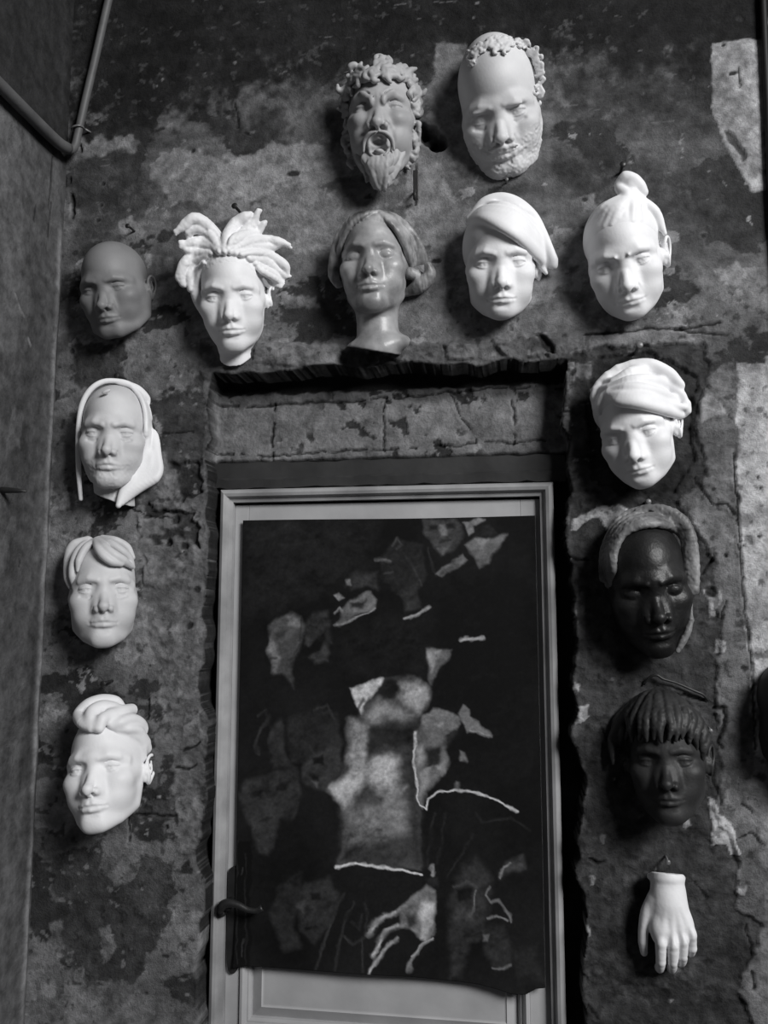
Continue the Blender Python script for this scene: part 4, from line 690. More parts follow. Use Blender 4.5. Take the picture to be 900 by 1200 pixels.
  ([[-56.0, 71.2, 44.3], [-54.0, 78.4, 48.6], [-42.9, 74.1, 60.1], [-37.1, 58.8, 75.3]], [3.5999999999999996, 6.0, 6.0, 3.0]),
  ([[-75.6, 23.1, 21.1], [-64.7, 11.5, 37.4], [-70.2, 10.6, 16.7], [-80.2, 11.1, 16.0]], [3.5999999999999996, 6.0, 6.0, 3.0]),
  ([[-64.5, 65.2, 43.0], [-59.3, 52.8, 51.7], [-68.9, 53.4, 36.9], [-76.2, 57.0, 41.9]], [3.5999999999999996, 6.0, 6.0, 3.0]),
  ([[63.5, 27.4, 47.3], [60.3, 33.4, 54.0], [66.8, 45.3, 38.1], [72.7, 50.6, 11.0]], [3.5999999999999996, 6.0, 6.0, 3.0]),
  ([[-72.8, 48.2, 35.2], [-67.9, 55.2, 37.9], [-55.3, 43.6, 59.7], [-54.3, 33.3, 62.1]], [3.5999999999999996, 6.0, 6.0, 3.0]),
  ([[-4.6, 74.3, 83.1], [-4.2, 87.9, 72.4], [5.2, 88.7, 71.6], [9.6, 75.5, 81.6]], [3.5999999999999996, 6.0, 6.0, 3.0]),
  ([[6.2, 82.0, 78.4], [5.4, 98.9, 60.9], [13.4, 106.1, 47.2], [19.6, 87.5, 69.5]], [3.5999999999999996, 6.0, 6.0, 3.0]),
  ([[-29.8, 63.5, 79.2], [-36.7, 58.4, 76.5], [-47.8, 71.8, 56.5], [-46.6, 83.7, 49.8]], [3.5999999999999996, 6.0, 6.0, 3.0]),
  ([[-54.2, 87.9, 55.4], [-45.6, 91.7, 55.3], [-39.6, 86.3, 51.5], [-44.0, 76.3, 56.8]], [3.5999999999999996, 6.0, 6.0, 3.0]),
  ([[-51.2, 66.1, 56.6], [-39.3, 55.0, 76.0], [-38.6, 44.4, 79.3], [-49.3, 47.1, 67.8]], [3.5999999999999996, 6.0, 6.0, 3.0]),
  ([[67.1, 33.3, 40.8], [66.0, 41.8, 42.7], [72.8, 58.0, 11.4], [78.6, 52.0, 7.4]], [3.5999999999999996, 6.0, 6.0, 3.0]),
  ([[65.6, 25.6, 38.2], [72.9, 39.9, 8.5], [77.4, 35.9, -2.2], [71.8, 23.1, 13.0]], [3.5999999999999996, 6.0, 6.0, 3.0]),
  ([[75.7, 51.5, 7.2], [68.2, 39.1, 39.0], [66.1, 47.0, 42.2], [72.7, 62.8, 14.4]], [3.5999999999999996, 6.0, 6.0, 3.0]),
  ([[73.1, 36.4, 14.8], [74.5, 31.5, 3.9], [67.7, 16.6, 31.2], [62.1, 17.7, 46.2]], [3.5999999999999996, 6.0, 6.0, 3.0]),
  ([[-64.5, 21.9, 41.4], [-75.7, 32.0, 26.4], [-74.0, 39.7, 30.4], [-61.4, 32.6, 50.1]], [3.5999999999999996, 6.0, 6.0, 3.0]),
  ([[-46.5, 78.1, 53.8], [-46.9, 64.6, 64.2], [-59.0, 72.2, 45.8], [-61.7, 78.7, 51.2]], [3.5999999999999996, 6.0, 6.0, 3.0]),
  ([[62.3, 77.4, 24.6], [54.6, 70.3, 47.1], [53.1, 86.5, 31.5], [62.3, 88.5, 32.1]], [3.5999999999999996, 6.0, 6.0, 3.0]),
  ([[5.1, 58.5, 89.7], [-0.3, 68.2, 85.7], [5.5, 77.1, 79.9], [14.0, 71.7, 81.6]], [3.5999999999999996, 6.0, 6.0, 3.0]),
  ([[-3.4, 86.9, 75.7], [-4.6, 105.8, 53.9], [4.8, 107.1, 52.8], [10.5, 89.9, 71.8]], [3.5999999999999996, 6.0, 6.0, 3.0]),
  ([[76.3, 26.0, -0.8], [79.2, 20.8, -10.6], [72.5, 8.2, 7.9], [66.5, 5.1, 31.7]], [3.5999999999999996, 6.0, 6.0, 3.0]),
  ([[32.1, 71.0, 72.8], [37.6, 84.1, 56.5], [45.1, 82.2, 49.0], [43.8, 66.6, 64.6]], [3.5999999999999996, 6.0, 6.0, 3.0]),
  ([[-17.0, 49.1, 89.7], [-27.0, 51.3, 84.8], [-30.7, 63.1, 78.1], [-22.4, 66.3, 81.3]], [3.5999999999999996, 6.0, 6.0, 3.0]),
  ([[19.7, 95.3, 60.8], [22.0, 79.6, 75.4], [13.9, 73.5, 82.7], [7.7, 83.9, 76.6]], [3.5999999999999996, 6.0, 6.0, 3.0]),
  ([[51.0, 88.8, 33.3], [44.3, 74.4, 58.2], [38.2, 81.6, 58.6], [42.0, 97.1, 40.2]], [3.5999999999999996, 6.0, 6.0, 3.0]),
  ([[42.1, 86.2, 51.6], [50.4, 92.5, 35.8], [53.0, 81.9, 39.1], [46.7, 67.1, 63.6]], [3.5999999999999996, 6.0, 6.0, 3.0]),
  ([[-64.2, 76.2, 50.1], [-55.0, 76.0, 46.9], [-51.5, 60.2, 62.1], [-63.1, 65.3, 42.4]], [3.5999999999999996, 6.0, 6.0, 3.0]),
  ([[-78.5, 48.6, 37.6], [-69.2, 50.9, 35.5], [-63.1, 37.4, 47.3], [-72.9, 38.8, 29.4]], [3.5999999999999996, 6.0, 6.0, 3.0]),
  ([[66.3, 42.8, 44.0], [73.7, 56.7, 10.6], [76.5, 49.5, 6.0], [70.3, 33.0, 34.4]], [3.5999999999999996, 6.0, 6.0, 3.0]),
  ([[68.5, 79.2, 25.3], [62.5, 71.6, 26.9], [55.4, 65.9, 49.9], [54.7, 86.9, 22.6]], [3.5999999999999996, 6.0, 6.0, 3.0]),
  ([[50.8, 60.5, 62.5], [42.5, 54.2, 74.7], [38.5, 62.6, 74.8], [44.5, 74.2, 61.2]], [3.5999999999999996, 6.0, 6.0, 3.0]),
  ([[-38.0, 64.1, 75.0], [-42.0, 80.0, 59.5], [-32.2, 79.4, 69.4], [-24.0, 66.3, 83.2]], [3.5999999999999996, 6.0, 6.0, 3.0]),
  ([[-22.8, 64.7, 82.9], [-32.7, 65.2, 76.7], [-40.3, 82.0, 57.0], [-34.0, 88.9, 56.0]], [3.5999999999999996, 6.0, 6.0, 3.0]),
  ([[67.3, 41.7, 40.5], [74.7, 53.1, 8.3], [75.3, 47.3, -0.5], [68.8, 28.8, 37.0]], [3.5999999999999996, 6.0, 6.0, 3.0]),
  ([[71.8, 71.5, 20.1], [67.7, 65.4, 14.3], [60.5, 52.7, 48.1], [58.9, 63.3, 44.9]], [3.5999999999999996, 6.0, 6.0, 3.0]),
  ([[72.7, 73.1, 21.0], [64.9, 63.6, 35.6], [59.5, 66.9, 45.3], [63.8, 82.0, 27.4]], [3.5999999999999996, 6.0, 6.0, 3.0]),
  ([[89.4, 55.8, 9.5], [82.9, 50.2, 6.3], [73.6, 57.8, -1.3], [76.1, 61.0, 13.1]], [3.5999999999999996, 6.0, 6.0, 3.0]),
  ([[-19.0, 79.5, 77.6], [-25.9, 73.3, 78.6], [-36.6, 88.0, 57.5], [-34.1, 97.6, 55.5]], [3.5999999999999996, 6.0, 6.0, 3.0]),
  ([[-72.9, 31.5, 24.9], [-79.7, 35.8, 29.9], [-75.2, 43.1, 32.7], [-63.0, 34.1, 50.0]], [3.5999999999999996, 6.0, 6.0, 3.0]),
  ([[-70.1, 60.5, 42.0], [-74.7, 53.4, 39.1], [-83.8, 53.8, 42.9], [-84.0, 61.1, 47.7]], [3.5999999999999996, 6.0, 6.0, 3.0]),
  ([[-30.9, 69.9, 76.5], [-32.0, 59.0, 81.2], [-43.0, 63.6, 69.7], [-49.2, 81.6, 48.9]], [3.5999999999999996, 6.0, 6.0, 3.0]),
  ([[-17.4, 72.3, 80.1], [-7.5, 70.6, 83.7], [-4.0, 59.3, 89.5], [-11.8, 54.5, 89.9]], [3.5999999999999996, 6.0, 6.0, 3.0]),
  ([[-56.2, 83.6, 52.9], [-56.2, 90.7, 57.9], [-47.3, 93.7, 57.2], [-42.4, 88.3, 51.8]], [3.5999999999999996, 6.0, 6.0, 3.0]),
  ([[19.4, 107.0, 50.5], [23.2, 97.0, 53.1], [17.4, 83.5, 71.8], [9.2, 92.3, 65.6]], [3.5999999999999996, 6.0, 6.0, 3.0]),
  ([[-81.3, 35.5, 30.2], [-74.4, 31.3, 25.1], [-78.8, 23.8, 22.4], [-88.0, 24.1, 26.1]], [3.5999999999999996, 6.0, 6.0, 3.0]),
  ([[-1.8, 79.9, 79.7], [3.7, 90.5, 70.3], [12.6, 83.6, 75.0], [11.5, 70.7, 84.4]], [3.5999999999999996, 6.0, 6.0, 3.0]),
  ([[20.6, 56.9, 88.2], [24.3, 66.6, 82.4], [32.4, 66.3, 77.7], [33.1, 56.0, 81.8]], [3.5999999999999996, 6.0, 6.0, 3.0]),
  ([[-15.1, 56.1, 89.7], [-16.5, 66.6, 85.0], [-8.1, 68.8, 85.9], [-2.4, 59.6, 90.6]], [3.5999999999999996, 6.0, 6.0, 3.0]),
  ([[28.7, 59.1, 82.2], [22.9, 51.2, 87.9], [15.6, 55.4, 89.4], [17.5, 65.4, 84.8]], [3.5999999999999996, 6.0, 6.0, 3.0]),
  ([[24.5, 67.1, 81.8], [30.7, 75.9, 72.5], [37.4, 71.1, 70.5], [34.7, 59.8, 78.8]], [3.5999999999999996, 6.0, 6.0, 3.0]),
  ([[24.6, 55.7, 84.9], [16.4, 53.0, 89.1], [12.6, 61.8, 87.1], [18.7, 69.4, 81.4]], [3.5999999999999996, 6.0, 6.0, 3.0]),
  ([[3.0, 44.2, 94.6], [-5.8, 45.2, 94.2], [-8.1, 54.5, 91.9], [-0.5, 58.5, 91.2]], [3.5999999999999996, 6.0, 6.0, 3.0]),
  ([[26.1, 42.4, 88.4], [21.0, 48.9, 89.6], [25.9, 57.3, 84.8], [33.6, 55.5, 80.7]], [3.5999999999999996, 6.0, 6.0, 3.0]),
  ([[2.3, 56.2, 93.2], [-5.7, 53.1, 93.8], [-11.5, 61.7, 90.0], [-6.6, 69.4, 87.3]], [3.5999999999999996, 6.0, 6.0, 3.0]),
  ([[37.2, 72.8, 68.6], [37.0, 61.3, 75.6], [29.0, 57.0, 83.0], [25.1, 65.4, 81.6]], [3.5999999999999996, 6.0, 6.0, 3.0]),
  ([[4.2, 73.8, 83.0], [12.7, 70.6, 83.4], [12.9, 60.0, 88.5], [4.6, 57.4, 90.8]], [3.5999999999999996, 6.0, 6.0, 3.0]),
  ([[10.3, 67.0, 88.1], [18.8, 65.9, 86.3], [19.9, 55.9, 89.8], [12.1, 51.8, 93.3]], [3.5999999999999996, 6.0, 6.0, 3.0]),
  ([[-14.9, 47.2, 93.7], [-23.2, 53.4, 89.3], [-21.8, 62.7, 86.6], [-12.5, 61.3, 90.3]], [3.5999999999999996, 6.0, 6.0, 3.0]),
 ],
}

# ---------------------------------------------------------------- materials
def mat(name, rough=.6, spec=.5):
    m = bpy.data.materials.new(name); m.use_nodes = True
    b = m.node_tree.nodes['Principled BSDF']
    b.inputs['Roughness'].default_value = rough
    b.inputs['Specular IOR Level'].default_value = spec
    return m, m.node_tree, b


def cast_mat(name, lo, hi, scale=18, rough=.55, bump=.25, spec=.4, bscale=220):
    """cast plaster, wax or clay: a little mottling and a fine tooth"""
    m, t, b = mat(name, rough, spec)
    tc = t.nodes.new('ShaderNodeTexCoord')
    n = t.nodes.new('ShaderNodeTexNoise'); n.inputs['Scale'].default_value = scale; n.inputs['Detail'].default_value = 6
    r = t.nodes.new('ShaderNodeValToRGB')
    r.color_ramp.elements[0].position = .33; r.color_ramp.elements[1].position = .68
    r.color_ramp.elements[0].color = (lo, lo, lo * 1.02, 1); r.color_ramp.elements[1].color = (hi, hi, hi * 1.015, 1)
    t.links.new(tc.outputs['Object'], n.inputs['Vector']); t.links.new(n.outputs['Fac'], r.inputs['Fac'])
    t.links.new(r.outputs['Color'], b.inputs['Base Color'])
    n2 = t.nodes.new('ShaderNodeTexNoise'); n2.inputs['Scale'].default_value = bscale; n2.inputs['Detail'].default_value = 4
    bp = t.nodes.new('ShaderNodeBump'); bp.inputs['Strength'].default_value = bump; bp.inputs['Distance'].default_value = .0012
    t.links.new(tc.outputs['Object'], n2.inputs['Vector']); t.links.new(n2.outputs['Fac'], bp.inputs['Height'])
    t.links.new(bp.outputs['Normal'], b.inputs['Normal'])
    return m


M_WHITE = cast_mat('white_plaster', .72, .80)
M_CREAM = cast_mat('dull_plaster', .50, .62, 14)
M_STONE = cast_mat('grey_plaster', .30, .40, 16)
M_SLATE = cast_mat('slate_clay', .17, .23, 12)
M_BRONZE = cast_mat('patinated_wax', .17, .40, 24, .38, .3, .5)
M_STREAK = cast_mat('streaked_wax', .05, .42, 26, .45, .3, .5)
M_BLACK = cast_mat('black_glazed_clay', .007, .016, 22, .44, .5, .4)
M_BLACKHOOD = cast_mat('worn_dark_hood', .06, .26, 16, .5, .5, .4)
M_DARK = cast_mat('dark_clay', .02, .034, 20, .55, .4, .35)


def scalp(f, e=3.0, n=(0, .8, -.6), d=-2.0, k=2, crown=0, soft=18):
    """close cap of hair: the skull a little thicker, above a hairline plane"""
    n = np.array(n, float); n /= np.linalg.norm(n)
    r = np.array((68, 79 + crown, 96)) + e; c = (0, 34, -8)
    def fn(x, y, z):
        x0 = x; y0 = y - c[1]; z0 = z - c[2]
        k0 = np.sqrt((x0 / r[0]) ** 2 + (y0 / r[1]) ** 2 + (z0 / r[2]) ** 2)
        k1 = np.sqrt((x0 / r[0] ** 2) ** 2 + (y0 / r[1] ** 2) ** 2 + (z0 / r[2] ** 2) ** 2) + 1e-6
        a = k0 * (k0 - 1) / k1
        p = d - (n[0] * x + n[1] * y + n[2] * z)
        a = a + (e + 2.0) * (1 - np.clip(-p / 30, 0, 1)) ** 2
        return -smin(-a.astype(F32), -p.astype(F32), 3).astype(F32)
    f.apply('u', k, fn, c, 115)


NS = Noise(11)


def build_head(key, name, label, fp, pose, mface, mhair=None, hair='hair', hk=2.5, cap=None, extra=None, hextra=None, grain=0.0, h=1.6, after=None, hgrain=0.0,
               lo=(-130, -165), hi=(140, 165), depth=165, stripe=0.0, wx=1.0, hrelax=7):
    pitch, yaw, roll, s, tx, tz, ty = pose
    R = euler((pitch, yaw, roll)); t = np.array((tx, tz, ty), float)
    box_lo = (tx + lo[0] * s, tz + lo[1] * s, -3); box_hi = (tx + hi[0] * s, tz + hi[1] * s, depth)
    base = Vector((tx / 1000, 0, tz / 1000))
    root = empty(name, base); tag(root, label, 'sculpture', 'cast heads hung around the door')
    f = Field(box_lo, box_hi, h, R, t, s, wx)
    face(f, **fp)
    if extra: extra(f)
    if grain: f.displace(lambda x, y, z: grain * (NS.fbm(x * .12, y * .12, z * .12, 3) - .5))
    if after: after(f)
    f.clip_wall(0)
    V, Q = f.mesh(base, 3); fo = mesh_obj('face', V, Q, mface, root)
    del f
    if hair:
        g = Field(box_lo, box_hi, h, R, t, s, wx)
        if cap: scalp(g, **cap)
        for pts, rad in LOCKS.get(key, []):
            m = 5 if len(pts) > 2 else 1
            g.chain(spline(pts, m), lin(np.interp(np.linspace(0, 1, len(pts)), np.linspace(0, 1, len(rad)), rad), m), hk)
        if hextra: hextra(g)
        if stripe: g.displace(lambda x, y, z: stripe * (NS.fbm(x * .35, y * .06, z * .1, 2) - .5))
        if hgrain: g.displace(lambda x, y, z: hgrain * (NS.fbm(x * .2, y * .2, z * .2, 3) - .5))
        g.clip_wall(0)
        V, Q = g.mesh(base, hrelax); mesh_obj(hair, V, Q, mhair or mface, root)
    return root


def ex_satyr(f):
    # knotted brow, bared cheeks
    f.ell2((22, 22, 86), (14, 7, 9), 6, 'u', (0, 0, 28))
    f.ell2((12, 8, 92), (5, 9, 6), 5)
    f.chain2([(9, 14, 93), (26, 30, 90), (40, 36, 80)], [1.5, 2.2, 1], 5, 's')
    f.ell2((36, -22, 76), (15, 13, 14), 10)
    f.chain2([(15, -34, 98), (29, -50, 92), (31, -80, 84)], [2, 3.4, 2], 6, 's')


def hx_satyr(g):
    rg = np.random.default_rng(5)
    # beard drawn to a point, moustache, small horn-like tufts
    for i in range(52):
        a = rg.uniform(-1, 1); x = 50 * a; y = -62 - 34 * (1 - abs(a)) - rg.uniform(0, 6); z = 84 - 40 * a * a
        ex, ey, ez = x * .5 + rg.normal(0, 5), -128 - 20 * (1 - abs(a)) + rg.normal(0, 7), 62 + rg.normal(0, 6)
        P = [(x, y, z), (x * .9 + rg.normal(0, 4), y * .7 + ey * .3, z + 3), (x * .6 + rg.normal(0, 5), y * .35 + ey * .65, .5 * (z + ez) + 5), (ex, ey, ez)]
        g.chain(spline(P, 3), lin([3.5, 5.5, 5.5, 2.5], 3), 2.2)
    g.ell((0, -122, 55), (22, 30, 22), 6)
    for sx in (-1, 1):
        g.chain(spline([(sx * 3, -54, 103), (sx * 16, -56, 99), (sx * 27, -66, 90), (sx * 30, -84, 84)], 3), lin([2, 4, 4, 2.5], 3), 2)
        g.chain(spline([(sx * 46, 62, 52), (sx * 60, 82, 40), (sx * 72, 92, 26)], 3), lin([9, 7, 3], 3), 3)
        for i in range(16):
            y = 26 - 7.5 * i + rg.normal(0, 3); x = 68 - max(0, -y - 40) * .22; ph = rg.uniform(0, 6.3); r = rg.uniform(6, 10); c = (x + rg.normal(0, 3), y, 24 + rg.normal(0, 5))
            g.chain(spline([(sx * (c[0] + r * math.cos(ph + t)), c[1] + r * 1.2 * math.sin(ph + t), c[2] + 5 * math.sin(2 * t)) for t in (0, 1.3, 2.6, 3.9)], 3), lin([3.5, 5.5, 5.5, 2.5], 3), 2)


def ex_smile(f):
    forehead_lines(f, 1.3)
    f.ell2((28, 15, 84), (16, 5, 7), 4, 'u', (0, 0, -6))
    f.chain([(-24, -56, 97), (0, -55, 103), (24, -56, 97)], [2, 3.4, 2], 6)


def beard_grain(amp, y0=-50):
    def fn(f):
        def d(x, y, z):
            w = np.clip((-y + y0 + np.abs(x) * .45) / 14, 0, 1) * np.clip((z - 5) / 20, 0, 1)
            return amp * w * (NS.fbm(x * .22, y * .22, z * .22, 2) - .25)
        f.displace(d)
    return fn


def ex_hood(f):
    f.ell((-6, 86, 80), (10, 4, 3), 5, 'u', (0, 0, 25))


def ex_frown(f):
    f.chain([(-22, 58, 96), (0, 56, 99), (22, 58, 96)], 1, 4, 's')


def cut(f, n, d, k=2):
    """saw the cast off along a plane (head space)"""
    n = np.array(n, float); n /= np.linalg.norm(n)
    x, y, z = f.loc((slice(None),) * 3)
    p = (n[0] * x + n[1] * y + n[2] * z - d).astype(F32)
    p = p + (1.6 * (NS.fbm(x * .15 + 9, y * .15 + z * .1, 0, 2) - .5)).astype(F32)
    f.D = -smin(-f.D, -p, k)


def ex_closed(f):
    f.chain(spline([(-60, -172, -4), (-46, -174, 26), (0, -182, 44), (44, -168, 28), (56, -160, -8)], 3), 12, 24)


def af_closed(f): cut(f, (-.24, -1, -.2), 170)
def af_dread(f): cut(f, (.15, -1, -.75), 82)
def af_hood(f):
    beard_grain(1.5, -66)(f)
    cut(f, (-.35, -1, -.1), 126)


def heads():
    P = POSES
    build_head('satyr', 'satyr_mask', 'grey sculpted mask of a shouting bearded man with curly hair', dict(open=17, frown=1.3, brow=1.15, nose_w=1.25, fold=.9, ears=(0, 0), cheek=1.1, up=6, low=-16), P['satyr'], M_STONE, hair='curly_hair_and_beard', extra=ex_satyr, hextra=hx_satyr, hk=2)
    build_head('bald_smile', 'bearded_mask', 'pale plaster face of a smiling balding man with a stubble beard, highest on the wall', dict(crown=28, smile=1.0, mouth_w=1.2, fold=.8, brow=.95, frown=0, ears=(0, 0), nose_w=1.2, lip=.85, jaw=1.15, chin_w=1.5, up=16, low=-20), P['bald_smile'], M_CREAM, hair='curly_hair', extra=ex_smile, after=beard_grain(3.0), hk=1.5, wx=1.1, cap=dict(e=3, n=(0, .62, -.78), d=52, crown=28))
    build_head('bald_grey', 'bald_mask', 'smooth grey bald head turned aside, at the left corner of the wall', dict(ears=(0, 1), fold=.4, lip=.9, jaw=1.2, chin_w=1.4, up=9, low=-18, nose_w=1.1), P['bald_grey'], M_SLATE, hair=None, wx=1.06)
    build_head('dread', 'portrait_mask', 'white plaster head of a woman with thick swept-out dreadlocks and a cut neck', dict(brow=.7, lip=1.35, fold=0, jaw=.95, chin_w=1.0, ears=(0, 1), neck=30, up=9, low=-22, gaze=(-.1, -.15)), P['dread'], M_WHITE, hair='dreadlocks', hk=2, cap=dict(e=2, d=0), hgrain=2.0, after=af_dread)
    build_head('closed', 'portrait_mask', 'dark patinated head of a woman with closed eyes and a long neck', dict(brow=.7, lip=1.1, fold=0, jaw=.95, chin_w=1.0, ears=(0, 0), neck=90, up=-22, low=-24, pupil=0, smile=.5), P['closed'], M_BRONZE, M_STREAK, hair='hair', hk=2, cap=dict(e=3, n=(0, .75, -.66), d=-4), stripe=2.5, extra=ex_closed, after=af_closed, lo=(-130, -205))
    build_head('cap', 'portrait_mask', 'white plaster face of a woman with smooth side-swept hair like a cap', dict(chin=-9, brow=.75, lip=1.2, fold=0, jaw=.95, chin_w=.95, ears=(0, 1), up=11, low=-22, gaze=(-.15, -.1)), P['cap'], M_WHITE, hair='hair', hk=6, cap=dict(e=6, n=(-.25, .8, -.55), d=4))
    build_head('bun', 'portrait_mask', 'white plaster face of a woman with hair pulled up into a top bun', dict(chin=-10, brow=.85, lip=.9, fold=.3, jaw=.97, chin_w=1.0, ears=(0, 1), up=14, low=-23, frown=.1, gaze=(.1, -.05)), P['bun'], M_WHITE, hair='hair', hk=5, cap=dict(e=2.5, n=(0, .8, -.6), d=6))
    build_head('hood', 'hooded_mask', 'plaster head of a stern man wearing a draped cloth hood', dict(brow=1.1, lip=.7, fold=.7, jaw=1.0, chin_w=1.25, ears=(0, 0), neck=40, up=9, low=-18, frown=.5, smile=-.5), P['hood'], M_CREAM, M_WHITE, hair='cloth_hood', extra=ex_hood, hk=3, after=af_hood, lo=(-130, -185))
    build_head('swept', 'portrait_mask', 'white plaster face of a young woman with parted hair swept over one ear', dict(chin=-9, brow=.75, lip=1.05, fold=0, jaw=.93, chin_w=.95, ears=(0, 1), up=12, low=-23, gaze=(.05, -.05)), P['swept'], M_WHITE, hair='hair', hk=8, cap=dict(e=9, n=(.1, .8, -.6), d=6))
    build_head('fringe', 'portrait_mask', 'dull plaster face of a man with a parted fringe, left of the door', dict(brow=1.0, lip=.8, fold=.8, jaw=.95, chin_w=1.05, ears=(0, 0), up=9, low=-20), P['fringe'], M_CREAM, hair='hair', hk=4, extra=ex_frown)
    build_head('quiff', 'portrait_mask', 'white plaster head of a man with a rolled quiff, turned aside, lowest on the left', dict(brow=1.2, lip=1.15, fold=0, jaw=1.0, chin_w=1.1, ears=(0, 1), up=9, low=-21, nose_p=3), P['quiff'], M_WHITE, hair='hair', hk=8, cap=dict(e=4, n=(.35, .6, -.7), d=2))
    build_head('dark', 'hooded_mask', 'glossy black face with closed eyes under a worn grey hood', dict(brow=1.1, lip=1.3, fold=.3, jaw=.95, chin_w=.95, ears=(0, 0), up=-16, low=-20, pupil=0, nose_w=1.25, frown=.3), P['dark'], M_BLACK, M_BLACKHOOD, hair='hood', hk=8, hgrain=3.5, grain=.7)
    build_head('boy', 'portrait_mask', 'dark clay face of a boy with a bowl cut fringe', dict(brow=.9, lip=1.0, fold=.3, jaw=1.0, chin_w=1.05, ears=(1, 1), up=9, low=-20, nose_w=1.15), P['boy'], M_DARK, hair='hair', hk=3.5, hgrain=2.5, hrelax=4, cap=dict(e=3, n=(0, .72, -.69), d=-8))

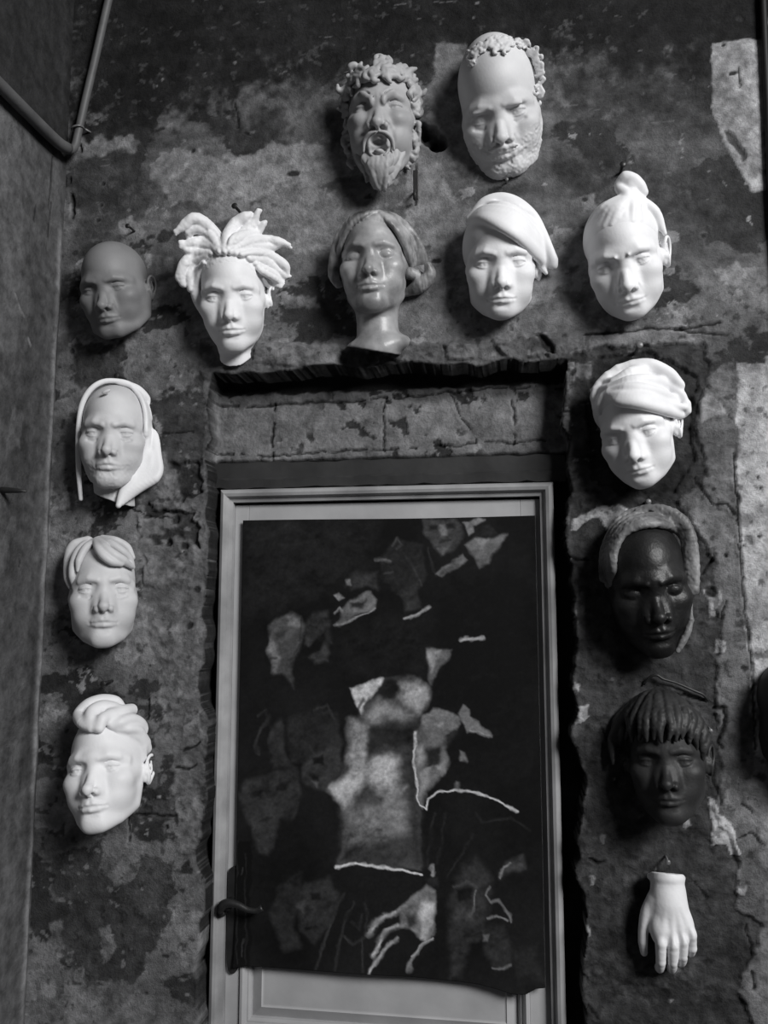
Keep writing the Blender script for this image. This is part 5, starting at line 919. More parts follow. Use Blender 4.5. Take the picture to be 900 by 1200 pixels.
# coats, bare patches, flakes and darker top of the old wall: albedo, relief (mm), edge wobble (mm), softness (mm), outline (x, z)
COATS = [
 (0.02, 0, 40, 60, [(-1.072, 3.95), (0.688, 3.598), (0.631, 2.656), (0.429, 2.714), (0.312, 2.635), (0.163, 2.659), (0.08, 2.733), (-0.058, 2.776), (-0.165, 2.778), (-0.219, 2.726), (-0.347, 2.71), (-0.478, 2.743), (-0.572, 2.703), (-0.765, 2.662), (-1.007, 2.675)]),
 (0.05, 0, 20, 40, [(0.08, 2.714), (0.394, 2.654), (0.389, 2.555), (0.177, 2.575), (0.078, 2.64)]),
 (0.085, 0, 14, 25, [(-0.572, 2.713), (-0.478, 2.733), (-0.347, 2.701), (-0.346, 2.595), (-0.476, 2.607), (-0.58, 2.626)]),
 (0.17, 0.6, 10, 6, [(-0.741, 2.532), (-0.694, 2.577), (-0.532, 2.583), (-0.457, 2.605), (-0.355, 2.577), (-0.346, 2.538), (-0.456, 2.518), (-0.53, 2.482), (-0.643, 2.476), (-0.72, 2.486)]),
 (0.13, 0.4, 10, 8, [(-0.954, 2.65), (-0.824, 2.652), (-0.803, 2.616), (-0.942, 2.609)]),
 (0.1, 0.4, 5, 4, [(-0.147, 2.792), (-0.085, 2.789), (-0.073, 2.73), (-0.086, 2.656), (-0.131, 2.607), (-0.152, 2.643)]),
 (0.11, 0.4, 8, 6, [(-0.113, 2.621), (-0.085, 2.599), (-0.083, 2.497), (-0.132, 2.501), (-0.158, 2.54), (-0.124, 2.569)]),
 (0.22, 1.2, 1.5, 2, [(0.405, 2.735), (0.5, 2.735), (0.489, 2.419), (0.465, 2.418), (0.416, 2.521), (0.406, 2.568), (0.398, 2.581)]),
 (0.05, -4, 3, 3, [(0.418, 2.552), (0.43, 2.548), (0.462, 2.486), (0.454, 2.478), (0.432, 2.512), (0.42, 2.534)]),
 (0.05, 0, 10, 15, [(0.092, 2.528), (0.401, 2.465), (0.428, 2.358), (0.268, 2.352), (0.107, 2.445)]),
 (0.055, 0, 12, 20, [(-0.952, 2.599), (-0.841, 2.59), (-0.741, 2.532), (-0.777, 2.448), (-0.931, 2.381)]),
 (0.05, 0, 12, 10, [(-0.534, 2.69), (-0.467, 2.678), (-0.466, 2.606), (-0.513, 2.591), (-0.57, 2.625)]),
 (0.17, 0.5, 4, 3, [(-0.836, 2.448), (-0.807, 2.459), (-0.772, 2.424), (-0.795, 2.406), (-0.83, 2.413)]),
 (0.16, 0.5, 4, 3, [(0.38, 2.267), (0.407, 2.26), (0.427, 2.281), (0.447, 2.25), (0.425, 2.228), (0.403, 2.236)]),
 (0.13, 0.5, 4, 3, [(-0.454, 2.409), (-0.381, 2.414), (-0.359, 2.37), (-0.399, 2.364), (-0.445, 2.376)]),
 (0.13, 0.5, 5, 4, [(-0.759, 2.369), (-0.707, 2.366), (-0.705, 2.324), (-0.749, 2.327)]),
 (0.13, 0.5, 5, 4, [(-0.47, 2.261), (-0.394, 2.256), (-0.394, 2.234), (-0.461, 2.238)]),
 (0.12, 0.5, 4, 4, [(-0.202, 2.433), (-0.146, 2.437), (-0.139, 2.391), (-0.185, 2.389)]),
 (0.12, 0.5, 6, 4, [(0.068, 2.217), (0.121, 2.222), (0.12, 2.162), (0.083, 2.151), (0.051, 2.174)]),
 (0.14, 0.5, 4, 3, [(0.14, 2.433), (0.165, 2.44), (0.169, 2.404), (0.143, 2.401)]),
 (0.075, 3, 5, 2, [(-0.642, 2.174), (-0.469, 2.162), (-0.308, 2.161), (-0.135, 2.145), (0.0, 2.145), (0.083, 2.151), (0.149, 2.16), (0.147, 2.086), (0.065, 2.094), (-0.067, 2.093), (-0.204, 2.096), (-0.343, 2.098), (-0.486, 2.098), (-0.64, 2.09)]),
 (0.1, 5, 5, 2, [(-0.524, 2.165), (-0.352, 2.153), (-0.352, 2.106), (-0.468, 2.111), (-0.53, 2.123)]),
 (0.05, -6, 6, 2, [(-0.343, 2.141), (-0.273, 2.134), (-0.221, 2.11), (-0.135, 2.099), (-0.135, 2.092), (-0.343, 2.106)]),
 (0.1, 6, 5, 2, [(-0.135, 2.14), (-0.067, 2.142), (-0.074, 2.111), (-0.118, 2.106)]),
 (0.09, 6, 6, 2, [(-0.041, 2.147), (0.054, 2.149), (0.082, 2.103), (-0.0, 2.104)]),
 (0.03, -10, 4, 2, [(0.047, 2.153), (0.067, 2.149), (0.086, 2.117), (0.066, 2.111)]),
 (0.042, -5, 5, 1.5, [(0.11, 2.102), (0.148, 2.121), (0.244, 2.126), (0.357, 2.12), (0.374, 2.081), (0.352, 2.007), (0.341, 1.95), (0.359, 1.884), (0.33, 1.841), (0.295, 1.826), (0.327, 1.78), (0.363, 1.7), (0.36, 1.637), (0.369, 1.575), (0.356, 1.483), (0.356, 1.407), (0.358, 1.333), (0.343, 1.258), (0.369, 1.201), (0.379, 1.172), (0.37, 1.1), (0.415, 1.066), (0.392, 1.016), (0.37, 0.972), (0.385, 0.89), (0.067, 0.868)]),
 (0.032, -7, 5, 2, [(0.146, 2.066), (0.14, 1.865), (0.218, 1.822), (0.296, 1.837), (0.341, 1.893), (0.332, 1.958), (0.348, 2.057), (0.26, 2.112), (0.163, 2.103)]),
 (0.085, -1, 6, 2, [(0.33, 1.844), (0.407, 1.859), (0.405, 1.637), (0.412, 1.484), (0.418, 1.364), (0.39, 1.274), (0.358, 1.333), (0.359, 1.483), (0.369, 1.575), (0.361, 1.653), (0.363, 1.708)]),
 (0.07, 0, 5, 2, [(0.356, 1.222), (0.403, 1.246), (0.43, 1.217), (0.422, 1.06), (0.376, 1.107), (0.382, 1.172)]),
 (0.27, 0.8, 4, 1.5, [(0.417, 2.079), (0.513, 2.074), (0.472, 1.328), (0.414, 1.341), (0.414, 1.454), (0.411, 1.575), (0.409, 1.715), (0.411, 1.891)]),
 (0.12, 0.8, 6, 2, [(0.414, 1.349), (0.473, 1.35), (0.448, 0.887), (0.39, 0.883), (0.375, 0.973), (0.422, 1.067), (0.414, 1.188)]),
 (0.1, 0, 8, 4, [(0.412, 2.087), (0.413, 1.923), (0.41, 1.731), (0.386, 1.731), (0.361, 1.86), (0.356, 1.958), (0.373, 2.056)]),
 (0.2, 2, 3, 1.5, [(0.349, 2.007), (0.368, 2.02), (0.389, 2.006), (0.397, 1.979), (0.376, 1.973), (0.353, 1.961)]),
 (0.3, 2, 3, 1.5, [(0.106, 1.787), (0.132, 1.796), (0.155, 1.809), (0.199, 1.811), (0.217, 1.798), (0.208, 1.779), (0.172, 1.766), (0.16, 1.789), (0.138, 1.783), (0.115, 1.764), (0.103, 1.768)]),
 (0.24, 2, 2.5, 1, [(0.337, 1.653), (0.367, 1.653), (0.371, 1.64), (0.359, 1.603), (0.349, 1.597), (0.348, 1.634)]),
 (0.24, 2, 2, 1, [(0.357, 1.56), (0.374, 1.557), (0.372, 1.537), (0.356, 1.537)]),
 (0.36, 3, 3, 1, [(0.332, 1.28), (0.344, 1.273), (0.354, 1.247), (0.371, 1.236), (0.375, 1.208), (0.38, 1.189), (0.368, 1.183), (0.358, 1.2), (0.331, 1.196), (0.339, 1.236)]),
 (0.2, 2, 2, 1, [(0.373, 1.131), (0.389, 1.135), (0.385, 1.118), (0.374, 1.117)]),
 (0.2, 2, 2, 1, [(0.101, 1.48), (0.114, 1.477), (0.11, 1.462), (0.098, 1.465)]),
 (0.2, 3, 3, 1, [(0.109, 1.437), (0.128, 1.44), (0.124, 1.415), (0.109, 1.406)]),
 (0.13, 2, 3, 1, [(0.105, 1.619), (0.114, 1.616), (0.113, 1.578), (0.104, 1.578)]),
 (0.24, 3, 3, 1, [(0.111, 1.058), (0.123, 1.05), (0.125, 1.032), (0.116, 1.029)]),
 (0.16, 2, 3, 1, [(0.119, 1.132), (0.131, 1.132), (0.129, 1.117), (0.119, 1.117)]),
 (0.14, 2, 3, 1, [(0.14, 1.21), (0.15, 1.207), (0.148, 1.189), (0.139, 1.192)]),
 (0.22, 2, 2, 1, [(0.286, 1.233), (0.298, 1.239), (0.304, 1.227), (0.292, 1.224)]),
 (0.2, 2, 2, 1, [(0.111, 2.098), (0.121, 2.094), (0.123, 2.059), (0.11, 2.054)]),
 (0.1, 2, 3, 1, [(0.124, 2.091), (0.153, 2.093), (0.156, 2.062), (0.133, 2.056), (0.12, 2.071)]),
 (0.18, 1, 3, 2, [(0.47, 2.088), (0.506, 2.086), (0.501, 2.001), (0.473, 2.035)]),
 (0.05, 0, 3, 2, [(0.311, 1.184), (0.354, 1.186), (0.355, 1.142), (0.326, 1.132), (0.305, 1.154)]),
 (0.1, -2, 8, 3, [(-0.775, 1.888), (-0.628, 2.046), (-0.617, 1.641), (-0.611, 1.307), (-0.614, 1.131), (-0.65, 1.145), (-0.682, 1.306), (-0.726, 1.539), (-0.757, 1.641)]),
 (0.035, -9, 7, 2, [(-0.764, 1.834), (-0.643, 1.814), (-0.63, 1.744), (-0.687, 1.759), (-0.714, 1.737), (-0.761, 1.767)]),
 (0.035, -8, 7, 2, [(-0.711, 1.914), (-0.635, 1.92), (-0.63, 1.849), (-0.68, 1.833), (-0.707, 1.86)]),
 (0.13, 4, 6, 2, [(-0.768, 1.808), (-0.698, 1.815), (-0.675, 1.783), (-0.715, 1.763), (-0.761, 1.767)]),
 (0.12, 4, 6, 2, [(-0.754, 1.725), (-0.696, 1.737), (-0.668, 1.71), (-0.702, 1.658), (-0.748, 1.659)]),
 (0.13, 2, 6, 2, [(-0.784, 1.642), (-0.738, 1.624), (-0.744, 1.538), (-0.779, 1.496), (-0.816, 1.512)]),
 (0.12, 2, 6, 2, [(-0.718, 1.581), (-0.673, 1.59), (-0.662, 1.522), (-0.698, 1.513)]),
 (0.12, 1, 4, 1.5, [(-0.662, 1.339), (-0.62, 1.356), (-0.617, 1.506), (-0.624, 1.641), (-0.641, 1.607), (-0.648, 1.472)]),
 (0.11, 1, 4, 1.5, [(-0.667, 1.298), (-0.632, 1.307), (-0.623, 1.226), (-0.631, 1.146), (-0.666, 1.144), (-0.658, 1.225)]),
 (0.05, -3, 4, 1.5, [(-0.751, 1.238), (-0.671, 1.249), (-0.668, 1.209), (-0.74, 1.198)]),
 (0.05, 0, 9, 3, [(-0.923, 1.134), (-0.819, 1.155), (-0.667, 1.128), (-0.672, 1.018), (-0.738, 0.905), (-0.843, 0.883), (-0.899, 0.942)]),
 (0.11, 0.5, 7, 2, [(-0.823, 1.154), (-0.784, 1.164), (-0.738, 1.142), (-0.745, 1.093), (-0.789, 1.072), (-0.82, 1.106)]),
 (0.11, 0.5, 7, 2, [(-0.821, 0.994), (-0.798, 1.003), (-0.784, 0.949), (-0.809, 0.932)]),
 (0.12, 0.5, 8, 3, [(-0.948, 0.853), (-0.878, 0.881), (-0.789, 0.871), (-0.737, 0.882), (-0.625, 0.858), (-0.615, 0.813), (-0.963, 0.789)]),
 (0.115, 0.5, 6, 3, [(-0.924, 1.005), (-0.899, 1.014), (-0.889, 0.959), (-0.913, 0.941), (-0.932, 0.893)]),
 (0.045, 0, 8, 4, [(-0.932, 2.18), (-0.806, 2.183), (-0.811, 2.118), (-0.806, 2.09), (-0.908, 2.085), (-0.93, 2.114)]),
 (0.11, 1, 5, 2, [(-0.811, 2.136), (-0.739, 2.179), (-0.7, 2.15), (-0.716, 2.086), (-0.734, 2.05), (-0.773, 2.079), (-0.802, 2.099)]),
 (0.05, -2, 8, 3, [(-0.734, 2.05), (-0.633, 2.101), (-0.628, 1.92), (-0.701, 1.886), (-0.725, 1.959)]),
 (0.1, 1, 6, 3, [(-0.738, 1.896), (-0.692, 1.904), (-0.681, 1.842), (-0.717, 1.834)]),
]
CRACKS = [
 (3, 3, [(0.14, 2.148), (0.197, 2.149), (0.261, 2.154), (0.324, 2.149), (0.395, 2.159)]),
 (3, 3, [(0.309, 2.153), (0.347, 2.141), (0.394, 2.135)]),
 (2.5, 4, [(0.406, 1.907), (0.407, 1.859), (0.408, 1.794), (0.409, 1.715), (0.412, 1.606), (0.418, 1.484), (0.418, 1.364)]),
 (3, 4, [(0.335, 1.86), (0.354, 1.828), (0.365, 1.811), (0.386, 1.808), (0.403, 1.791)]),
 (3, 4, [(0.364, 1.716), (0.351, 1.697), (0.341, 1.681)]),
 (2.5, 3, [(0.369, 1.598), (0.378, 1.63)]),
 (4, 5, [(0.351, 1.438), (0.369, 1.438), (0.367, 1.408), (0.354, 1.38), (0.362, 1.366)]),
 (2.5, 3, [(0.251, 1.473), (0.281, 1.464), (0.318, 1.452), (0.34, 1.449)]),
 (2.5, 3, [(0.342, 1.362), (0.345, 1.303), (0.358, 1.266)]),
 (3, 3, [(0.39, 1.272), (0.407, 1.26)]),
 (3, 4, [(0.12, 1.164), (0.135, 1.159), (0.147, 1.162)]),
 (2.5, 2.5, [(0.304, 1.133), (0.324, 1.105)]),
 (2, 2, [(-0.722, 1.98), (-0.657, 1.982)]),
 (2.5, 4, [(-0.792, 1.826), (-0.744, 1.808), (-0.698, 1.805)]),
 (2, 3, [(-0.735, 1.4), (-0.731, 1.437)]),
 (3, 4, [(-0.673, 1.306), (-0.643, 1.303), (-0.633, 1.313)]),
 (3, 3, [(-0.627, 1.356), (-0.656, 1.339)]),
 (2.5, 3, [(-0.75, 1.214), (-0.67, 1.213)]),
 (2.5, 3, [(-0.769, 1.238), (-0.762, 1.165)]),
 (3, 4, [(0.101, 1.711), (0.136, 1.709)]),
 (3, 3, [(-0.19, 2.524), (-0.19, 2.441)]),
 (3, 5, [(-0.934, 2.638), (-0.931, 2.622)]),
 (5, 6, [(-0.948, 2.523), (-0.944, 2.47)]),
 (3, 4, [(-0.956, 2.564), (-0.954, 2.552)]),
 (2, 2, [(-0.58, 2.704), (-0.571, 2.644)]),
 (3, 3, [(-0.561, 2.634), (-0.548, 2.627)]),
 (2, 2, [(0.451, 2.675), (0.454, 2.631)]),
 (3, 3, [(0.113, 0.914), (0.127, 0.893)]),
 (2, 2, [(0.1, 0.97), (0.111, 0.957)]),
 (2, 3, [(0.151, 1.394), (0.166, 1.37)]),
 (2.5, 3, [(0.387, 1.065), (0.394, 1.016)]),
 (3, 4, [(0.39, 0.988), (0.394, 0.96)]),
 (2, 2, [(0.375, 1.208), (0.402, 1.224), (0.422, 1.203)]),
 (2, 2, [(-0.861, 2.04), (-0.877, 2.045)]),
 (2, 2, [(0.28, 1.092), (0.297, 1.067)]),
]
PITS = [
 ((-0.161, 2.591), 0.0215, -34),
 ((-0.143, 2.571), 0.0198, -30),
 ((-0.175, 2.608), 0.0132, -20),
 ((0.37, 2.336), 0.0049, -2),
 ((-0.879, 2.544), 0.0049, -3),
 ((-0.881, 2.494), 0.0049, -3),
 ((0.426, 2.729), 0.0049, -3),
 ((-0.885, 2.459), 0.0049, -3),
 ((-0.177, 2.285), 0.0033, -3),
 ((0.355, 1.647), 0.0115, -6),
 ((0.382, 1.716), 0.0049, -5),
 ((0.264, 1.805), 0.0049, -6),
 ((0.446, 1.858), 0.0033, -3),
 ((0.451, 1.838), 0.0033, -3),
 ((0.443, 1.75), 0.0033, -3),
 ((0.416, 1.731), 0.0025, -3),
 ((-0.788, 2.229), 0.0049, -4),
 ((-0.933, 2.167), 0.0066, -4),
 ((-0.687, 1.192), 0.0049, -4),
 ((-0.667, 1.745), 0.0099, -5),
 ((-0.689, 1.798), 0.0099, -6),
 ((-0.651, 1.581), 0.0083, -4),
 ((-0.639, 1.658), 0.0083, -5),
]
RECESS = [(-0.62, 2.104), (-0.468, 2.104), (-0.343, 2.104), (-0.221, 2.103), (-0.067, 2.1), (0.066, 2.1), (0.1, 2.097), (0.101, 1.966), (0.104, 1.8), (0.104, 1.48), (0.108, 1.176), (0.111, 0.864)]
RECESS_LEFT = [(-0.613, 0.813), (-0.613, 0.99), (-0.614, 1.147), (-0.615, 1.389), (-0.619, 1.641), (-0.621, 1.814), (-0.624, 1.992)]

# ---------------------------------------------------------------- the old wall
NW = Noise(21); NW2 = Noise(22); NW3 = Noise(23)


def sstep(a, b, x):
    t = np.clip((x - a) / (b - a), 0, 1); return t * t * (3 - 2 * t)


def poly_sd(px, pz, poly):
    """signed distance to a closed outline, negative inside"""
    d = np.full(px.shape, 1e9); ins = np.zeros(px.shape, bool); n = len(poly)
    for i in range(n):
        ax, az = poly[i]; bx, bz = poly[(i + 1) % n]
        ex, ez = bx - ax, bz - az; wx, wz = px - ax, pz - az
        t = np.clip((wx * ex + wz * ez) / (ex * ex + ez * ez + 1e-12), 0, 1)
        d = np.minimum(d, (wx - ex * t) ** 2 + (wz - ez * t) ** 2)
        c = (az > pz) != (bz > pz)
        ins ^= c & (px < ex * (pz - az) / (ez if abs(ez) > 1e-12 else 1e-12) + ax)
    d = np.sqrt(d); return np.where(ins, -d, d)


def line_d(px, pz, pts):
    d = np.full(px.shape, 1e9)
    for (ax, az), (bx, bz) in zip(pts[:-1], pts[1:]):
        ex, ez = bx - ax, bz - az; wx, wz = px - ax, pz - az
        t = np.clip((wx * ex + wz * ez) / (ex * ex + ez * ez + 1e-12), 0, 1)
        d = np.minimum(d, (wx - ex * t) ** 2 + (wz - ez * t) ** 2)
    return np.sqrt(d)


def bbox(X, Z, pts, pad):
    p = np.array(pts); i = np.where((X[:, 0] > p[:, 0].min() - pad) & (X[:, 0] < p[:, 0].max() + pad))[0]
    j = np.where((Z[0] > p[:, 1].min() - pad) & (Z[0] < p[:, 1].max() + pad))[0]
    if len(i) == 0 or len(j) == 0: return None
    return slice(i[0], i[-1] + 1), slice(j[0], j[-1] + 1)


def grid_quads(nx, nz):
    I = np.arange(nx * nz).reshape(nx, nz)
    return np.stack([I[:-1, :-1].ravel(), I[1:, :-1].ravel(), I[1:, 1:].ravel(), I[:-1, 1:].ravel()], 1)


def paint_attr(o, A, name='paint'):
    at = o.data.color_attributes.new(name, 'FLOAT_COLOR', 'POINT')
    c = np.ones((A.size, 4), F32); c[:, :3] = A.ravel()[:, None]
    c[:, 2] *= 1.025
    at.data.foreach_set('color', c.ravel())


def paint_mat(name, rough, bump, scale, spec=.3, mottle=.35, dist=.003):
    m, t, b = mat(name, rough, spec)
    a = t.nodes.new('ShaderNodeVertexColor'); a.layer_name = 'paint'
    tc = t.nodes.new('ShaderNodeTexCoord')
    n = t.nodes.new('ShaderNodeTexNoise'); n.inputs['Scale'].default_value = scale; n.inputs['Detail'].default_value = 9; n.inputs['Roughness'].default_value = .65
    r = t.nodes.new('ShaderNodeMapRange'); r.inputs['From Min'].default_value = .3; r.inputs['From Max'].default_value = .7
    r.inputs['To Min'].default_value = 1 - mottle; r.inputs['To Max'].default_value = 1 + mottle
    x = t.nodes.new('ShaderNodeMix'); x.data_type = 'RGBA'; x.blend_type = 'MULTIPLY'; x.inputs[0].default_value = 1
    t.links.new(tc.outputs['Object'], n.inputs['Vector']); t.links.new(n.outputs['Fac'], r.inputs['Value'])
    t.links.new(a.outputs['Color'], x.inputs[6]); t.links.new(r.outputs['Result'], x.inputs[7]); t.links.new(x.outputs[2], b.inputs['Base Color'])
    n2 = t.nodes.new('ShaderNodeTexNoise'); n2.inputs['Scale'].default_value = scale * 4; n2.inputs['Detail'].default_value = 8; n2.inputs['Roughness'].default_value = .7
    bp = t.nodes.new('ShaderNodeBump'); bp.inputs['Strength'].default_value = bump; bp.inputs['Distance'].default_value = dist
    t.links.new(tc.outputs['Object'], n2.inputs['Vector']); t.links.new(n2.outputs['Fac'], bp.inputs['Height']); t.links.new(bp.outputs['Normal'], b.inputs['Normal'])
    return m


M_WALL = paint_mat('old_wall_plaster', .88, .9, 40, .2, .5, .004)


def build_wall():
    st = .0029
    xs = np.concatenate([np.arange(-.966, .62, st), [.66, .72, .8, .9, 1.0, 1.15, 1.3]])
    zs = np.concatenate([[0, .1, .25, .4, .55, .65], np.arange(.72, 3.075, st), [3.12, 3.2, 3.3]])
    X, Z = np.meshgrid(xs, zs, indexing='ij')
    n1 = NW.fbm(X * 5, Z * 5, 0, 5); n2 = NW2.fbm(X * 14, Z * 14, 0, 5); n3 = NW3.fbm(X * 40, Z * 40, 0, 4); n4 = NW2.fbm(X * 90, Z * 90, 3, 3)
    wx = .55 * (NW.fbm(X * 22, Z * 22, 4, 5) - .5) + .6 * (NW3.fbm(X * 60, Z * 60, 4, 4) - .5); wz = .55 * (NW.fbm(X * 22, Z * 22, 9, 5) - .5) + .6 * (NW3.fbm(X * 60, Z * 60, 9, 4) - .5)
    fx = (NW2.fbm(X * 90, Z * 90, 6, 3) - .5) * .006; fz = (NW2.fbm(X * 90, Z * 90, 8, 3) - .5) * .006
    A = .125 * (1 + 1.5 * (n1 - .5) + .9 * (n2 - .5) + .7 * (n3 - .5)); H = 2.2 * (n1 - .5) + 1.2 * (n2 - .5)
    hs = NW2.fbm(X * 5, Z * 42, 17, 4) - .5; upz = sstep(2.15, 2.35, Z); A *= (1 + 1.3 * hs * upz) * (1 - .22 * upz * sstep(-.2, .1, X)); H += .8 * hs * upz
    # thin coats worn through: pale and dark islands
    isl = NW3.fbm(X * 7 + 5, Z * 9 + 2, 1, 6, .58)
    s = sstep(.56, .585, isl); A = A * (1 - s) + s * .20 * (1 + 1.2 * (n3 - .5)); H += .5 * s
    s = sstep(.415, .395, isl); A = A * (1 - s) + s * .035 * (1 + n3 - .5); H -= .7 * s
    s = sstep(.69, .71, NW.fbm(X * 26, Z * 30, 7, 5, .6)) * (n1 > .45); A = A * (1 - s) + s * .24; H += .7 * s
    for a, rl, wob, soft, poly in COATS:
        q = bbox(X, Z, poly, .10)
        if q is None: continue
        a0 = a; a = a * 1.45 if a >= .06 else a * (.55 if a == .02 else .9)
        w = wob / 1000 * 5.5
        d = poly_sd(X[q] + w * wx[q] + fx[q] * (wob < 15), Z[q] + w * wz[q] + fz[q] * (wob < 15), poly)
        m = sstep(soft / 1000, -soft / 1000, d)
        tex = a * (1 + 1.2 * (n2[q] - .5) + .9 * (n3[q] - .5) + .7 * (n4[q] - .5))
        k = .96 if a0 == .02 else (.92 if a0 < .055 else (.84 if a0 < .1 else .94))
        A[q] = A[q] * (1 - m * k) + tex * m * k
        H[q] += rl * m + (m * abs(rl) * .5 * (n3[q] - .5) if abs(rl) > 1.5 else 0)
        # lip of shade-free pale scrape along a broken coat's edge
        if abs(rl) >= 4:
            e = np.exp(-(d / .0025) ** 2) * sstep(.5, .62, n2[q]); A[q] = A[q] * (1 - .5 * e) + .11 * .5 * e
    rough = np.zeros_like(A)
    for a, rl, wob, soft, poly in COATS:
        if a in (.042, .075) or (a == .10 and wob == 8):
            rough = np.maximum(rough, sstep(.004, -.004, poly_sd(X, Z, poly)))
    lump = NW.fbm(X * 18, Z * 27, 5, 5, .6) - .5; H += rough * (13 * lump + 4 * (n4 - .5))
    sp = sstep(.68, .72, NW2.fbm(X * 75, Z * 75, 9, 3)) * (n2 > .46) * (1 - .85 * upz); A = A * (1 - .6 * sp) + .02 * .6 * sp; H -= 1.2 * sp
    sp = sstep(.715, .75, NW3.fbm(X * 60, Z * 70, 13, 3)) * (n1 > .47) * (1 - .7 * upz) * (1 - .8 * (X > .08) * (Z < 1.9)); A = A * (1 - .5 * sp) + .24 * .5 * sp
    H += .8 * (n3 - .5) + .5 * (n4 - .5)
    for w, dp, pts in CRACKS:
        q = bbox(X, Z, pts, .03)
        if q is None: continue
        d = line_d(X[q] + .010 * wx[q] + fx[q], Z[q] + .010 * wz[q] + fz[q], pts) * 1000
        m = sstep(w * 1.15, w * .35, d); A[q] *= 1 - .88 * m; H[q] -= dp * m
        H[q] += 1.2 * np.exp(-((d - w * 2) / (w * 1.3)) ** 2) * (n2[q] > .5)
    for (px, pz), r, dp in PITS:
        q = bbox(X, Z, [(px, pz)], r * 3)
        if q is None: continue
        d = np.hypot(X[q] - px + .012 * wx[q], (Z[q] - pz + .012 * wz[q])) / r
        m = sstep(1.15, .6, d); A[q] = A[q] * (1 - m) + .025 * m; H[q] += dp * m
        e = np.exp(-((d - 1.5) / .35) ** 2); A[q] = A[q] * (1 - .45 * e) + .12 * .45 * e
    # random chips and nail holes
    rg = np.random.default_rng(8)
    for i in range(150):
        px, pz = rg.uniform(-.95, .55), rg.uniform(.8, 3.0); r = rg.uniform(.0018, .005) * (1 if i % 3 else 1.5)
        q = bbox(X, Z, [(px, pz)], r * 3.5)
        if q is None: continue
        d = np.hypot((X[q] - px) * rg.uniform(.4, 1.2) + .01 * wx[q], Z[q] - pz + .01 * wz[q]) / r
        m = sstep(1.1, .7, d)
        if i % 3 == 0: A[q] = A[q] * (1 - m) + .03 * m; H[q] -= 2 * m
        else: A[q] = A[q] * (1 - m) + rg.uniform(.12, .2) * m; H[q] += .5 * m
    # scratches
    for i in range(60):
        px, pz = rg.uniform(-.9, .5), rg.uniform(2.0, 3.0); L = rg.uniform(.01, .05)
        pts = [(px, pz), (px + L, pz + rg.normal(0, .003))]
        q = bbox(X, Z, pts, .02)
        if q is None: continue
        m = sstep(1.6, .6, line_d(X[q] + .01 * wx[q], Z[q] + .01 * wz[q], pts) * 1000) * (n3[q] > .48)
        A[q] = A[q] * (1 - .6 * m) + .15 * .6 * m
    # the door recess
    poly = RECESS + [(.118, .6), (.118, -.1), (-.62, -.1)] + RECESS_LEFT
    top = sstep(1.98, 2.06, Z)
    w2x = NW.fbm(X * 13, Z * 13, 12, 3) - .5; w2z = NW.fbm(X * 13, Z * 13, 15, 3) - .5; w3 = NW2.fbm(X * 30, Z * 30, 11, 2) - .5
    d = poly_sd(X + .035 * w2x + .014 * w3, Z + .022 * w2z + .009 * w3, poly)
    lip = np.exp(-((d - .004) / .006) ** 2); H += lip * (7 * (n2 - .45)); A = A * (1 - .35 * lip * (n3 > .5)) + .12 * .35 * lip * (n3 > .5)
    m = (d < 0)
    ed = sstep(.0045, .0015, d) * (Z > 1.0); A = A * (1 - .88 * ed)  # recess lip darkened in colour so the soffit reads as shaded
    gx = np.gradient(d, xs, axis=0); gz = np.gradient(d, zs, axis=1); gg = np.maximum(gx * gx + gz * gz, .3)
    near = (np.abs(d) < st * 1.05) & (Z > .7)
    tgt = np.where(m, -.0004, .0)
    Xs = X - np.where(near, np.clip((d - tgt) * gx / gg, -st, st), 0); Zs = Z - np.where(near, np.clip((d - tgt) * gz / gg, -st, st), 0)
    # soffit and jamb shade put into the colour; masonry filling over the door
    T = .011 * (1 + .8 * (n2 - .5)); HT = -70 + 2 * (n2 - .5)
    tr = sstep(1.927, 1.932, Z + .012 * wz) * sstep(2.074, 2.068, Z + .02 * wz)
    blk = .175 * (1 + .7 * (n2 - .5) + .7 * (n3 - .5))
    for pts, w in (([(-.65, 2.052), (-.58, 2.046), (-.50, 2.048), (-.42, 2.052), (-.30, 2.05), (-.20, 2.055), (-.05, 2.066), (.1, 2.06)], 3), ([(-.50, 1.93), (-.505, 1.98), (-.50, 2.05)], 3.5), ([(-.265, 1.94), (-.268, 2.0), (-.262, 2.05)], 2.5), ([(-.13, 2.06), (-.10, 2.0), (-.07, 1.95)], 2), ([(.0, 1.95), (.005, 2.0), (-.005, 2.05)], 3), ([(-.65, 1.944), (-.5, 1.94), (-.3, 1.944), (-.1, 1.95), (.1, 1.955)], 2.5)):
        dd = line_d(X + .016 * wx + fx, Z + .016 * wz + fz, pts) * 1000; g = sstep(w * 1.2, w * .3, dd) * (n3 > .40)
        blk *= 1 - .8 * g; HT = HT - 5 * g * tr
    spots = sstep(.62, .66, NW3.fbm(X * 45, Z * 45, 2, 4)) * sstep(.45, .55, n1 + .25 * (n2 - .5)); blk *= 1 - .8 * spots
    up = sstep(2.04, 2.052, Z + .02 * wz); blk *= 1 - .35 * up
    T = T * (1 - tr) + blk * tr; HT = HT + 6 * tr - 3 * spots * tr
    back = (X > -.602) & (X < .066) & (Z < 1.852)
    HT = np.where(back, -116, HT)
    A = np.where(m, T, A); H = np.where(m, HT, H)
    A = np.clip(A, .008, .5)
    V = np.stack([Xs, -H / 1000, Zs], -1).reshape(-1, 3)
    o = mesh_obj('wall_back', V, grid_quads(len(xs), len(zs)), M_WALL)
    paint_attr(o, A); struct(o)
    # left wall, running from the corner towards the camera
    ys = np.concatenate([[.03], -np.arange(0, .36, st), [-.4, -.5, -.7, -1.0, -1.4, -1.8]])
